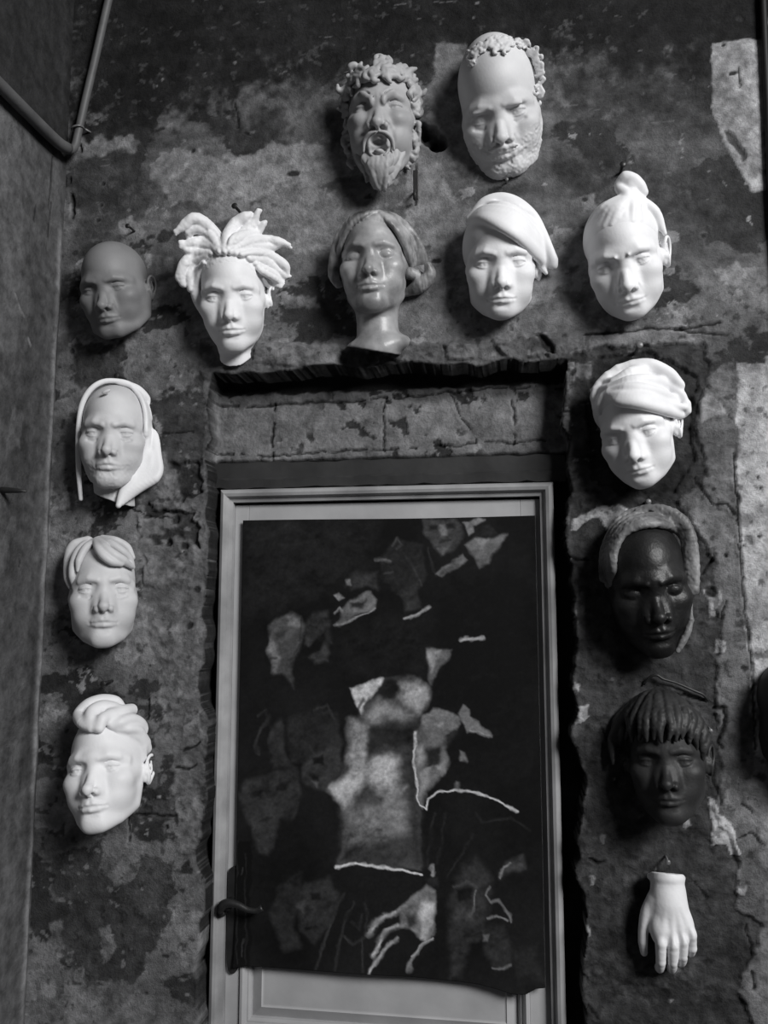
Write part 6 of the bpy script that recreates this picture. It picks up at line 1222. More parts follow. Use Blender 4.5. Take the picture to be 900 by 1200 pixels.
    Y, Z = np.meshgrid(ys, zs, indexing='ij')
    n1 = NW.fbm(Y * 9 + 3, Z * 1.6, 2, 5); n2 = NW2.fbm(Y * 30, Z * 4, 5, 5); n3 = NW3.fbm(Y * 50, Z * 50, 3, 4); wy = NW.fbm(Y * 25, Z * 12, 1, 4) - .5
    A = .085 * (1 + 1.3 * (n1 - .5) + .6 * (n2 - .5) + .6 * (n3 - .5))
    s = sstep(.58, .62, NW2.fbm(Y * 16, Z * 5, 8, 5)); A = A * (1 - .5 * s) + .13 * .5 * s
    s = sstep(2.585, 2.61, Z + .03 * wy); A = A * (1 - s) + .026 * s * (1 + n2 - .5)
    H = 2.5 * (n1 - .5) + 1.5 * (n2 - .5) + .8 * (n3 - .5)
    e = np.exp(-((Y + .012 + .010 * wy) / .007) ** 2) * sstep(2.5, 2.4, Z) * (.35 + 1.1 * np.clip(n2 - .2, 0, .6)); A = A * (1 - .8 * np.clip(e, 0, 1)) + .30 * .8 * np.clip(e, 0, 1); H += 4 * e
    for y, z, L in ((-.11, 2.41, .035), (-.06, 2.46, .12), (-.055, 2.40, .08), (-.10, 1.70, .01)):
        m = sstep(3.4, 1, line_d(Y + .01 * wy, Z, [(y, z), (y + .004, z + L)]) * 1000); A *= 1 - .75 * m; H -= 3 * m
    for pts in ([(-.245, 2.27), (-.235, 2.285), (-.225, 2.28), (-.238, 2.262), (-.232, 2.245), (-.242, 2.24)], [(-.165, 2.232), (-.145, 2.21), (-.13, 2.20)], [(-.11, 2.16), (-.10, 2.15)], [(-.13, 1.10), (-.11, 1.085)]):
        m = sstep(5, 2, line_d(Y + .012 * wy, Z, pts) * 1000); A = A * (1 - .8 * m) + .19 * .8 * m; H += m
    V = np.stack([-.966 + H / 1000, Y, Z], -1).reshape(-1, 3)
    o = mesh_obj('wall_left', V, grid_quads(len(ys), len(zs)), M_WALL)
    paint_attr(o, np.clip(A, .01, .5)); struct(o)

# ---------------------------------------------------------------- bmesh bits
import bmesh


def box_v(x0, x1, y0, y1, z0, z1):
    return [(x0, y0, z0), (x1, y0, z0), (x1, y1, z0), (x0, y1, z0), (x0, y0, z1), (x1, y0, z1), (x1, y1, z1), (x0, y1, z1)]


BOXF = [(0, 3, 2, 1), (4, 5, 6, 7), (0, 1, 5, 4), (1, 2, 6, 5), (2, 3, 7, 6), (3, 0, 4, 7)]


class MB:
    def __init__(self): self.v = []; self.f = []
    def add(self, v, f):
        n = len(self.v); self.v += [tuple(p) for p in v]; self.f += [tuple(n + i for i in q) for q in f]
    def box(self, *a): self.add(box_v(*a), BOXF)
    def sweep(self, path, prof, closed_prof=True):
        """profile points (u inward, w towards the room) carried round a mitred path in the XZ plane; path = [(x, z, (dirx, dirz))]"""
        n = len(prof); v = []
        for x, z, (dx, dz) in path:
            for u, w_ in prof: v.append((x + dx * u, w_, z + dz * u))
        f = []
        for i in range(len(path) - 1):
            for j in range(n if closed_prof else n - 1):
                k = (j + 1) % n; f.append((i * n + j, i * n + k, (i + 1) * n + k, (i + 1) * n + j))
        if closed_prof: f.append(tuple(range(n))[::-1]); f.append(tuple((len(path) - 1) * n + i for i in range(n)))
        self.add(v, f)
    def tube(self, pts, rad, seg=12):
        pts = np.array(pts, float); rad = np.broadcast_to(np.asarray(rad, float), (len(pts),)); v = []; f = []
        T = np.gradient(pts, axis=0); up = np.array((0.0, 0, 1)) if abs(T[0][2]) < .8 * np.linalg.norm(T[0]) else np.array((0, 1.0, 0))
        for p, t, r in zip(pts, T, rad):
            t = t / np.linalg.norm(t); a = np.cross(t, up); a /= np.linalg.norm(a); b = np.cross(t, a); up = -np.cross(t, a) if False else up
            for i in range(seg):
                q = 2 * math.pi * i / seg; v.append(p + r * (math.cos(q) * a + math.sin(q) * b))
        for i in range(len(pts) - 1):
            for j in range(seg):
                k = (j + 1) % seg; f.append((i * seg + j, (i + 1) * seg + j, (i + 1) * seg + k, i * seg + k))
        f.append(tuple(range(seg))); f.append(tuple((len(pts) - 1) * seg + i for i in range(seg))[::-1])
        self.add(v, f)
    def build(self, name, m, parent=None, smooth=False, bevel=0, loc=(0, 0, 0), label=None):
        v = np.array(self.v) - np.array(loc)
        o = mesh_obj(name, v, self.f, m, parent, smooth)
        bm = bmesh.new(); bm.from_mesh(o.data); bmesh.ops.recalc_face_normals(bm, faces=bm.faces)
        if bevel: bmesh.ops.bevel(bm, geom=[e for e in bm.edges if len(e.link_faces) == 2 and e.calc_face_angle(0) > .5], offset=bevel, segments=2, affect='EDGES', profile=.6)
        bm.to_mesh(o.data); bm.free()
        if smooth:
            o.data.polygons.foreach_set('use_smooth', np.ones(len(o.data.polygons), bool))
        if not parent: o.location = loc
        if label: o['label'] = label
        return o


M_DOOR = cast_mat('grey_door_paint', .34, .44, 9, .5, .25, .4, 60)
M_FRAME = cast_mat('worn_frame_paint', .22, .38, 12, .5, .35, .4, 50)
M_BEAM = cast_mat('dark_timber', .022, .04, 14, .7, .5, .3, 60)
M_IRON = cast_mat('black_iron', .012, .02, 40, .45, .4, .5)
M_STEEL = cast_mat('dull_steel', .10, .18, 60, .4, .3, .6)
M_PIPE = cast_mat('painted_pipe', .075, .11, 20, .55, .4, .4, 120)
M_CABLE = cast_mat('black_cable', .008, .012, 30, .6, .2, .3)


def build_door():
    x0, x1, ztop = -.583, .054, 1.836
    root = empty('door_1', (x0, .08, 0)); root['kind'] = 'structure'
    L = (x0, .08, 0)
    def part(mb, name, m, par=root, **k):
        o = mb.build(name, m, None, loc=L, **k); o.location = (0, 0, 0); o.parent = par; return o
    mb = MB()
    # stiles and rails round two sunk panels
    px0, px1 = -.553, .010; zr = .80
    mb.box(x0, px0, .066, .1, .01, ztop); mb.box(px1, x1, .066, .1, .01, ztop)
    mb.box(px0, px1, .066, .1, 1.71, ztop); mb.box(px0, px1, .066, .1, .70, zr); mb.box(px0, px1, .066, .1, .01, .16)
    part(mb, 'door_frame', M_DOOR, bevel=.0015)
    mb = MB()
    for za, zb in ((zr, 1.71), (.16, .70)):
        mb.box(px0, px1, .084, .098, za, zb)
        # raised field
        a = .043; v = []
        for ins, y in ((.020, .084), (a, .072), (a + .002, .074), (a + .004, .0745)):
            v += [(px0 + ins, y, za + ins), (px1 - ins, y, za + ins), (px1 - ins, y, zb - ins), (px0 + ins, y, zb - ins)]
        f = []
        for k in range(3):
            for j in range(4): f.append((4 * k + j, 4 * k + (j + 1) % 4, 4 * k + 4 + (j + 1) % 4, 4 * k + 4 + j))
        f.append((12, 13, 14, 15)); mb.add(v, f)
    part(mb, 'door_panel', M_DOOR)
    mb = MB()
    prof = [(0, .066), (.002, .061), (.007, .060), (.011, .064), (.014, .070), (.017, .070), (.021, .076), (.022, .084), (0, .084)]
    for za, zb in ((zr, 1.71), (.16, .70)):
        mb.sweep([(px0, za, (1, 1)), (px0, zb, (1, -1)), (px1, zb, (-1, -1)), (px1, za, (-1, 1)), (px0, za, (1, 1))], prof)
    part(mb, 'panel_moulding', M_DOOR)
    # iron handle: long plate with rounded ends, lever and inner knob
    mb = MB(); cx, z0, z1, w = -.589 + .022, .905, 1.107, .0125
    out = [(cx + w * math.cos(t), z1 - w + w * math.sin(t)) for t in np.linspace(0, math.pi, 9)] + [(cx - w, z0 + .05), (cx - w * .9, z0 + .02)] + [(cx + w * .8 * math.cos(t), z0 + w + w * math.sin(t)) for t in np.linspace(math.pi, 2 * math.pi, 7)] + [(cx + w * .9, z0 + .02), (cx + w, z0 + .05)]
    n = len(out); mb.add([(x, .059, z) for x, z in out] + [(x, .068, z) for x, z in out], [tuple(range(n)), tuple(range(n, 2 * n))[::-1]] + [(i, (i + 1) % n, n + (i + 1) % n, n + i) for i in range(n)])
    hp = part(mb, 'handle_plate', M_IRON, bevel=.0015); hp['label'] = 'black iron handle plate'
    mb = MB(); zc = 1.040
    mb.tube([(cx - .004, .062, zc), (cx - .004, .045, zc), (cx - .004, .030, zc)], [.010, .009, .009])
    mb.tube(spline([(cx - .018, .030, zc - .012), (cx - .012, .029, zc + .002), (cx, .028, zc + .008), (cx + .02, .027, zc + .006), (cx + .04, .027, zc - .002), (cx + .058, .028, zc - .003), (cx + .068, .030, zc + .002)], 4), lin([.006, .0095, .0085, .0065, .0055, .0055, .007], 4))
    part(mb, 'lever', M_IRON, par=hp, smooth=True)
    mb = MB(); mb.tube([(cx - .016, .06, zc - .012), (cx - .018, .045, zc - .014), (cx - .018, .034, zc - .014)], [.007, .010, .008])
    part(mb, 'latch_knob', M_IRON, par=hp, smooth=True)
    # casing
    mb = MB(); ox0, ox1, oz = -.609, .075, 1.866
    prof = [(0, .072), (0, .046), (.003, .041), (.009, .038), (.015, .040), (.018, .046), (.019, .050), (.026, .052), (.026, .066), (.026, .072)]
    prof = [(u, y) for u, y in prof]
    mb.sweep([(ox0, 0, (1, 0)), (ox0, oz, (1, -1)), (ox1, oz, (-1, -1)), (ox1, 0, (-1, 0))], prof)
    mb.build('trim_1', M_FRAME)['kind'] = 'structure'
    # rough timber lintel over the casing
    rg = np.random.default_rng(4); mb = MB()
    xs = np.linspace(-.632, .10, 40); v = []; f = []
    for i, x in enumerate(xs):
        a, b = rg.normal(0, .0012, 2); v += [(x, .052, 1.870 + a), (x, .050, 1.888 + a), (x, .054, 1.892), (x, .055, 1.922 + b), (x, .069, 1.926 + b), (x, .069, 1.868)]
    for i in range(len(xs) - 1):
        for j in range(6): k = (j + 1) % 6; f.append((6 * i + j, 6 * i + k, 6 * i + 6 + k, 6 * i + 6 + j))
    f += [tuple(range(6)), tuple(range(len(v) - 6, len(v)))[::-1]]
    mb.add(v, f); mb.build('trim_2', M_BEAM)['kind'] = 'structure'

# the painting on the door: patches, brush lines and painted edge shine on its cloth (kind, tone, softness or width, wobble, points)
STROKES = [
 ('P',0.02,30,10,[(-0.5676,1.8085),(-0.2773,1.8033),(-0.3061,1.6891),(-0.4739,1.6186),(-0.5557,1.6043)]),
 ('P',0.008,30,10,[(-0.1211,1.6876),(0.0308,1.6864),(0.0237,1.3497),(-0.1179,1.3332)]),
 ('P',0.016,25,10,[(-0.3418,1.5831),(-0.1779,1.5972),(-0.1786,1.4939),(-0.3413,1.4923)]),
 ('L',0.03,6,2,[(-0.4758,1.7484),(-0.409,1.7548)]),
 ('L',0.028,8,2,[(-0.5436,1.7493),(-0.4615,1.792)]),
 ('P',0.105,3,3,[(-0.5095,1.5331),(-0.5012,1.5672),(-0.506,1.5829),(-0.4884,1.6007),(-0.459,1.61),(-0.4331,1.6029),(-0.4241,1.5865),(-0.4289,1.5582),(-0.4431,1.5265),(-0.4524,1.5053),(-0.451,1.4599),(-0.4608,1.4772),(-0.4719,1.4876),(-0.4925,1.4874),(-0.4958,1.5064),(-0.5034,1.519)]),
 ('P',0.16,5,3,[(-0.5011,1.558),(-0.4876,1.5474),(-0.4724,1.5192),(-0.4867,1.491),(-0.4955,1.4909),(-0.4959,1.512),(-0.5066,1.5331)]),
 ('P',0.045,4,3,[(-0.4916,1.5687),(-0.4622,1.5758),(-0.473,1.5616),(-0.4915,1.558)]),
 ('P',0.15,5,3,[(-0.4663,1.6043),(-0.4367,1.5972),(-0.4328,1.583),(-0.4586,1.5865)]),
 ('L',0.04,3,2,[(-0.4981,1.5155),(-0.4834,1.5192)]),
 ('L',0.05,3,2,[(-0.433,1.5972),(-0.4361,1.5476),(-0.4504,1.5194)]),
 ('P',0.055,3,3,[(-0.4241,1.5865),(-0.4111,1.6078),(-0.3819,1.6149),(-0.3709,1.5972),(-0.3691,1.5479),(-0.385,1.5514),(-0.3961,1.5654),(-0.4177,1.5442),(-0.4251,1.5512)]),
 ('P',0.012,3,3,[(-0.3961,1.5654),(-0.3816,1.5725),(-0.3793,1.5549),(-0.3886,1.5479)]),
 ('P',0.07,3,3,[(-0.4211,1.521),(-0.3958,1.5338),(-0.3814,1.5549),(-0.3718,1.5339),(-0.3775,1.5164),(-0.4064,1.5092)]),
 ('L',0.02,4,2,[(-0.4145,1.5866),(-0.3999,1.583)]),
 ('P',0.1,4,3,[(-0.4216,1.5618),(-0.4069,1.5583),(-0.4178,1.5463)]),
 ('P',0.15,3,3,[(-0.3635,1.5831),(-0.3506,1.6113),(-0.3312,1.636),(-0.2916,1.6521),(-0.2808,1.6394),(-0.2843,1.6183),(-0.3203,1.6078),(-0.3419,1.5972),(-0.3562,1.5796)]),
 ('P',0.04,3,3,[(-0.3312,1.6289),(-0.3023,1.6359),(-0.3095,1.6218),(-0.3311,1.6183)]),
 ('P',0.24,2,3,[(-0.3661,1.6453),(-0.3545,1.651),(-0.3436,1.641),(-0.3566,1.634)]),
 ('P',0.06,4,3,[(-0.3423,1.6787),(-0.3134,1.6927),(-0.2773,1.6959),(-0.2736,1.6605),(-0.306,1.6642),(-0.3313,1.6573),(-0.3423,1.6644)]),
 ('P',0.25,2,3,[(-0.3438,1.6765),(-0.3351,1.6786),(-0.3335,1.6665),(-0.3408,1.6665)]),
 ('L',0.28,4,2,[(-0.3635,1.5831),(-0.3419,1.5937),(-0.2987,1.6098),(-0.2829,1.6218)]),
 ('L',0.2,4,2,[(-0.3637,1.6113),(-0.355,1.6184),(-0.3478,1.6113)]),
 ('P',0.028,4,3,[(-0.2701,1.7243),(-0.2341,1.7595),(-0.1912,1.7447),(-0.1774,1.6881),(-0.1917,1.6601),(-0.2201,1.6392),(-0.2486,1.6533),(-0.2701,1.6888)]),
 ('L',0.12,5,2,[(-0.2809,1.7173),(-0.2629,1.7186),(-0.2521,1.7135)]),
 ('L',0.1,3,2,[(-0.2629,1.6887),(-0.2471,1.6921)]),
 ('L',0.09,3,2,[(-0.2449,1.7454),(-0.2341,1.7595),(-0.2255,1.7466),(-0.2356,1.7382)]),
 ('P',0.05,3,3,[(-0.2379,1.6498),(-0.2129,1.6637),(-0.1987,1.6727),(-0.1883,1.6251),(-0.2202,1.6112),(-0.2201,1.6321)]),
 ('L',0.3,7,2,[(-0.2238,1.5986),(-0.199,1.6056),(-0.1721,1.6236)]),
 ('L',0.05,3,2,[(-0.2198,1.7238),(-0.1881,1.6671)]),
 ('L',0.04,3,2,[(-0.1771,1.7375),(-0.1598,1.6809)]),
 ('P',0.075,3,3,[(-0.1838,1.7945),(-0.1164,1.799),(-0.1028,1.7577),(-0.1207,1.7297),(-0.1454,1.723),(-0.1664,1.7409),(-0.1826,1.7659)]),
 ('P',0.02,3,3,[(-0.1711,1.7835),(-0.154,1.7854),(-0.1541,1.774),(-0.1697,1.7728)]),
 ('P',0.02,3,3,[(-0.1377,1.788),(-0.1215,1.7877),(-0.123,1.7764),(-0.1378,1.7766)]),
 ('L',0.02,5,2,[(-0.1522,1.7499),(-0.1261,1.7524)]),
 ('P',0.13,3,3,[(-0.1498,1.7868),(-0.1413,1.7866),(-0.1373,1.7617),(-0.15,1.7598)]),
 ('P',0.12,4,3,[(-0.1558,1.7372),(-0.1276,1.7404),(-0.1418,1.7243)]),
 ('P',0.14,2,3,[(-0.1612,1.6844),(-0.1491,1.7019),(-0.1011,1.7225),(-0.0957,1.7119),(-0.1407,1.6878),(-0.1493,1.6759)]),
 ('P',0.22,2,3,[(-0.106,1.7896),(-0.0778,1.7962),(-0.0597,1.7937),(-0.085,1.7821),(-0.0781,1.7714),(-0.0923,1.7611)]),
 ('P',0.13,3,3,[(-0.0981,1.7435),(-0.0783,1.7573),(-0.0296,1.7602),(-0.0157,1.7635),(-0.0547,1.7066),(-0.0721,1.6998),(-0.0858,1.7223)]),
 ('P',0.22,3,3,[(-0.0784,1.7538),(-0.054,1.757),(-0.0647,1.7361)]),
 ('P',0.03,3,3,[(-0.0815,1.7785),(-0.05,1.7851),(-0.0365,1.7638),(-0.0783,1.7609)]),
 ('L',0.34,6,2,[(-0.1134,1.5573),(-0.0913,1.5602),(-0.0685,1.5616)]),
 ('P',0.14,4,3,[(-0.1748,1.5385),(-0.1295,1.5408),(-0.1311,1.525),(-0.1507,1.501),(-0.1612,1.4872),(-0.1683,1.4722),(-0.1731,1.4871)]),
 ('P',0.3,4,3,[(-0.1734,1.5351),(-0.1504,1.5379),(-0.1611,1.5077),(-0.1702,1.494)]),
 ('P',0.075,2,2,[(-0.3325,1.4579),(-0.2984,1.4776),(-0.2686,1.4834),(-0.2417,1.485),(-0.2066,1.4881),(-0.1752,1.4734),(-0.1775,1.4394),(-0.1895,1.4121),(-0.2002,1.358),(-0.2038,1.3211),(-0.3332,1.3179),(-0.3264,1.3757),(-0.3173,1.41),(-0.3303,1.4475)]),
 ('P',0.085,2,2,[(-0.33,1.3876),(-0.1931,1.3902),(-0.2002,1.3496),(-0.1971,1.2697),(-0.1907,1.1909),(-0.1911,1.1192),(-0.2698,1.1191),(-0.3323,1.123),(-0.3623,1.1152),(-0.3464,1.1587),(-0.3433,1.2186),(-0.3754,1.2645),(-0.3543,1.292),(-0.3298,1.3468)]),
 ('P',0.55,3,3,[(-0.3325,1.4592),(-0.3019,1.4755),(-0.2686,1.4834),(-0.277,1.4585),(-0.2947,1.4377),(-0.3124,1.4101),(-0.3253,1.4304)]),
 ('P',0.36,10,3,[(-0.2382,1.4727),(-0.1926,1.4767),(-0.1774,1.4666),(-0.1789,1.4394),(-0.1964,1.412),(-0.2138,1.4321),(-0.2347,1.4488)]),
 ('P',0.02,5,3,[(-0.2686,1.4793),(-0.2382,1.481),(-0.2347,1.4591),(-0.2559,1.4383),(-0.2911,1.4241),(-0.2806,1.4516)]),
 ('P',0.22,12,3,[(-0.3053,1.4102),(-0.277,1.4366),(-0.2278,1.4285),(-0.2069,1.4085),(-0.2279,1.3925),(-0.2629,1.4027),(-0.2981,1.3831)]),
 ('P',0.36,11,3,[(-0.3301,1.3961),(-0.3017,1.383),(-0.305,1.3186),(-0.3332,1.3179)]),
 ('P',0.09,9,3,[(-0.2911,1.3832),(-0.207,1.3848),(-0.2107,1.3309),(-0.291,1.329)]),
 ('L',0.02,6,2,[(-0.3252,1.4099),(-0.3181,1.4168),(-0.3054,1.4376)]),
 ('P',0.5,13,3,[(-0.2945,1.3205),(-0.2699,1.3312),(-0.235,1.3254),(-0.2407,1.2684),(-0.2699,1.2622),(-0.2944,1.2802)]),
 ('P',0.42,9,3,[(-0.374,1.2632),(-0.3402,1.2924),(-0.2981,1.361),(-0.2965,1.3003),(-0.3293,1.2424),(-0.3398,1.2267)]),
 ('P',0.06,5,3,[(-0.2804,1.3479),(-0.2629,1.3449),(-0.2629,1.3314),(-0.2783,1.3344)]),
 ('P',0.03,9,3,[(-0.2946,1.3883),(-0.2,1.39),(-0.2037,1.3496),(-0.2629,1.3483),(-0.291,1.3341)]),
 ('P',0.2,20,3,[(-0.3363,1.2221),(-0.2214,1.2491),(-0.2112,1.1901),(-0.2768,1.1614),(-0.336,1.1657)]),
 ('P',0.3,7,3,[(-0.2629,1.2545),(-0.2213,1.2756),(-0.2282,1.2622),(-0.256,1.2347)]),
 ('P',0.05,8,3,[(-0.221,1.3492),(-0.1988,1.3497),(-0.1911,1.1257),(-0.2114,1.1378),(-0.2144,1.2559)]),
 ('P',0.07,7,3,[(-0.3602,1.1218),(-0.3394,1.159),(-0.2079,1.1641),(-0.1944,1.1288),(-0.2906,1.128)]),
 ('P',0.03,4,3,[(-0.3394,1.1458),(-0.3045,1.1636),(-0.3288,1.1363),(-0.3498,1.1289)]),
 ('L',0.62,8,2,[(-0.3616,1.1145),(-0.3323,1.1217),(-0.3044,1.1235),(-0.2698,1.1211),(-0.2355,1.1167),(-0.1932,1.1107)]),
 ('P',0.16,3,3,[(-0.1895,1.4054),(-0.1652,1.4227),(-0.1239,1.4132),(-0.1117,1.4),(-0.1242,1.3797),(-0.1518,1.3724),(-0.1588,1.3455),(-0.19,1.3214),(-0.2017,1.3211),(-0.1967,1.3581)]),
 ('P',0.3,4,3,[(-0.1793,1.3853),(-0.1515,1.3993),(-0.1448,1.386),(-0.1725,1.3687)]),
 ('P',0.05,5,3,[(-0.1518,1.3724),(-0.1242,1.3797),(-0.1522,1.3224),(-0.1728,1.3218)]),
 ('P',0.14,3,3,[(-0.2036,1.3765),(-0.1896,1.3902),(-0.1482,1.391),(-0.1351,1.3178),(-0.1524,1.2909),(-0.18,1.2669),(-0.1905,1.2303),(-0.2006,1.263)]),
 ('P',0.03,6,3,[(-0.1795,1.3434),(-0.1451,1.3509),(-0.1523,1.3041),(-0.1797,1.31)]),
 ('P',0.3,5,3,[(-0.1968,1.3497),(-0.1829,1.3567),(-0.1866,1.3165),(-0.197,1.3096)]),
 ('P',0.28,5,3,[(-0.1936,1.2964),(-0.1694,1.3103),(-0.18,1.2702),(-0.1938,1.2566)]),
 ('P',0.22,4,3,[(-0.1625,1.3105),(-0.1385,1.3211),(-0.149,1.2943)]),
 ('L',0.55,5,2,[(-0.2015,1.3765),(-0.2045,1.3228),(-0.2006,1.2762),(-0.1939,1.2401),(-0.183,1.2305),(-0.1787,1.2537),(-0.1595,1.2655),(-0.1254,1.2679),(-0.0848,1.2651),(-0.0447,1.2533),(-0.0051,1.2357)]),
 ('P',0.16,2,3,[(-0.1157,1.412),(-0.1065,1.4337),(-0.0963,1.4271),(-0.0952,1.4104),(-0.0595,1.3843),(-0.055,1.3711),(-0.0833,1.3792),(-0.1052,1.3734)]),
 ('P',0.15,3,3,[(-0.1144,1.3416),(-0.1056,1.3398),(-0.1017,1.32),(-0.1139,1.3223)]),
 ('L',0.25,3,2,[(-0.0969,1.3786),(-0.0765,1.3823),(-0.0596,1.376)]),
 ('P',0.12,3,3,[(-0.1252,1.285),(-0.1171,1.2819),(-0.1186,1.2687),(-0.1254,1.2685)]),
 ('P',0.035,5,3,[(-0.4597,1.3993),(-0.3983,1.4224),(-0.3551,1.4094),(-0.3462,1.3549),(-0.3616,1.3172),(-0.4548,1.3148)]),
 ('L',0.07,3,2,[(-0.4055,1.4154),(-0.3804,1.4262),(-0.3622,1.4024)]),
 ('L',0.06,3,2,[(-0.3982,1.4086),(-0.3695,1.416)]),
 ('L',0.06,4,2,[(-0.4156,1.3465),(-0.4045,1.3229)]),
 ('P',0.065,4,3,[(-0.4292,1.2832),(-0.4245,1.3139),(-0.401,1.3315),(-0.3547,1.3462),(-0.346,1.3125),(-0.3754,1.2611),(-0.4039,1.2636)]),
 ('P',0.012,3,3,[(-0.4131,1.321),(-0.3867,1.3264),(-0.3865,1.3115),(-0.408,1.3075)]),
 ('P',0.02,3,3,[(-0.4114,1.2905),(-0.3935,1.291),(-0.3969,1.2807),(-0.4098,1.2824)]),
 ('P',0.13,3,3,[(-0.4098,1.2804),(-0.3969,1.2787),(-0.4004,1.2691)]),
 ('P',0.055,4,3,[(-0.563,1.2521),(-0.5343,1.2803),(-0.4835,1.2954),(-0.4402,1.3033),(-0.431,1.2561),(-0.4426,1.2085),(-0.4748,1.2007),(-0.4847,1.1466),(-0.5025,1.1326),(-0.5205,1.1352),(-0.5288,1.1853),(-0.5473,1.2049)]),
 ('P',0.02,3,3,[(-0.5337,1.253),(-0.5084,1.2606),(-0.5117,1.2434),(-0.5321,1.2428)]),
 ('P',0.02,3,3,[(-0.483,1.2647),(-0.4579,1.2722),(-0.4612,1.2552),(-0.4814,1.2532)]),
 ('L',0.02,4,2,[(-0.5145,1.1993),(-0.4893,1.2056)]),
 ('P',0.08,4,3,[(-0.5081,1.247),(-0.4936,1.2474),(-0.4895,1.2204),(-0.5076,1.2164)]),
 ('P',0.05,4,3,[(-0.498,1.3792),(-0.4779,1.3969),(-0.4651,1.373),(-0.4679,1.3145),(-0.4969,1.3138)]),
 ('P',0.05,3,3,[(-0.4996,1.3844),(-0.4667,1.385),(-0.4697,1.3368),(-0.4475,1.3031),(-0.4909,1.302)]),
 ('L',0.06,5,2,[(-0.522,1.4066),(-0.5074,1.4138),(-0.4999,1.4),(-0.5178,1.3788),(-0.5282,1.344),(-0.5169,1.3305)]),
 ('P',0.035,5,3,[(-0.4899,1.0271),(-0.4729,1.0806),(-0.4306,1.1023),(-0.4216,1.0632),(-0.4435,1.0098),(-0.4288,0.9586),(-0.4639,0.9566)]),
 ('P',0.05,4,3,[(-0.4369,1.0428),(-0.4162,1.0832),(-0.3741,1.0982),(-0.3515,1.0665),(-0.3664,1.0137),(-0.4009,0.9718),(-0.4292,0.991)]),
 ('P',0.015,3,3,[(-0.4089,1.0638),(-0.3879,1.0681),(-0.3891,1.0517),(-0.4073,1.0495)]),
 ('P',0.1,3,3,[(-0.4368,1.0363),(-0.4214,1.0501),(-0.4261,1.0237)]),
 ('L',0.015,4,2,[(-0.4187,0.998),(-0.3977,1.0024)]),
 ('L',0.06,4,2,[(-0.3424,1.0669),(-0.3664,1.0137),(-0.38,0.9742),(-0.397,0.9282)]),
 ('L',0.05,4,2,[(-0.3529,1.0664),(-0.3596,1.0271),(-0.3869,0.9609)]),
 ('L',0.05,4,2,[(-0.325,1.0547),(-0.3386,1.0152),(-0.3589,0.9304)]),
 ('L',0.06,4,2,[(-0.3385,0.9893),(-0.3246,0.9772),(-0.3006,0.9914),(-0.2938,1.0304),(-0.3042,1.0493)]),
 ('L',0.05,4,2,[(-0.3248,1.0159),(-0.311,1.0037),(-0.3041,1.0299)]),
 ('L',0.06,3,2,[(-0.3074,0.9846),(-0.3039,0.9336)]),
 ('L',0.03,5,2,[(-0.1666,1.2245),(-0.1738,1.1654),(-0.1809,1.1261)]),
 ('L',0.03,4,2,[(-0.1462,1.2252),(-0.1534,1.1727),(-0.1605,1.1335)]),
 ('L',0.035,4,2,[(-0.0926,1.188),(-0.1131,1.1548),(-0.1405,1.1085)]),
 ('L',0.03,4,2,[(-0.0853,1.2272),(-0.0722,1.2082),(-0.0186,1.223),(0.0139,1.1983)]),
 ('P',0.17,3,3,[(-0.2356,1.0462),(-0.2083,1.0719),(-0.1811,1.0906),(-0.1643,1.0817),(-0.1626,1.037),(-0.1669,0.9986),(-0.1817,0.9851),(-0.1952,0.9894),(-0.2086,1.0027),(-0.2289,1.0144)]),
 ('P',0.42,5,3,[(-0.1914,1.0612),(-0.1678,1.0591),(-0.1667,1.0176),(-0.1817,0.9882),(-0.1951,0.9939),(-0.1882,1.0229),(-0.1983,1.0416)]),
 ('P',0.05,4,3,[(-0.222,1.034),(-0.2017,1.0414),(-0.1984,1.0224),(-0.2153,1.0087)]),
 ('L',0.22,11,2,[(-0.222,1.05),(-0.2561,1.0323),(-0.2801,1.0182),(-0.2931,0.9969)]),
 ('L',0.4,6,2,[(-0.2424,1.0394),(-0.2732,1.0237),(-0.2917,1.0015)]),
 ('L',0.2,10,2,[(-0.2221,1.016),(-0.2527,1.0036),(-0.2732,0.9865),(-0.2868,0.9601)]),
 ('L',0.45,6,2,[(-0.2357,1.0128),(-0.2629,0.9998),(-0.2868,0.9589)]),
 ('L',0.2,8,2,[(-0.2357,0.9885),(-0.2629,0.9679),(-0.28,0.951),(-0.2915,0.9293)]),
 ('L',0.4,5,2,[(-0.2459,0.9816),(-0.2698,0.9643),(-0.2902,0.9313)]),
 ('L',0.18,9,2,[(-0.1683,0.9909),(-0.1919,0.9782),(-0.2088,0.9614),(-0.2169,0.9375)]),
 ('L',0.3,4,2,[(-0.1669,0.9935),(-0.1952,0.9793),(-0.2122,0.958)]),
 ('L',0.24,14,2,[(-0.1707,1.1279),(-0.1701,1.1085)]),
 ('P',0.03,4,3,[(-0.1844,1.1001),(-0.1607,1.1063),(-0.1575,1.0884),(-0.1743,1.0877)]),
 ('P',0.05,6,3,[(-0.1375,1.0637),(-0.1134,1.129),(-0.0864,1.1481),(-0.0588,1.1185),(-0.0554,1.0867),(-0.0668,1.0291),(-0.0738,1.0036),(-0.1017,0.9895),(-0.1157,0.9259),(-0.1342,0.9248),(-0.1415,0.9999)]),
 ('P',0.012,4,3,[(-0.1239,1.0868),(-0.0938,1.0901),(-0.0941,1.069),(-0.1208,1.0658)]),
 ('L',0.11,4,2,[(-0.1272,1.0911),(-0.107,1.0984),(-0.0871,1.0917)]),
 ('L',0.13,5,2,[(-0.0872,1.0853),(-0.0909,1.0533),(-0.0978,1.0352)]),
 ('P',0.11,4,3,[(-0.1064,1.043),(-0.0943,1.048),(-0.0912,1.033),(-0.1045,1.0297)]),
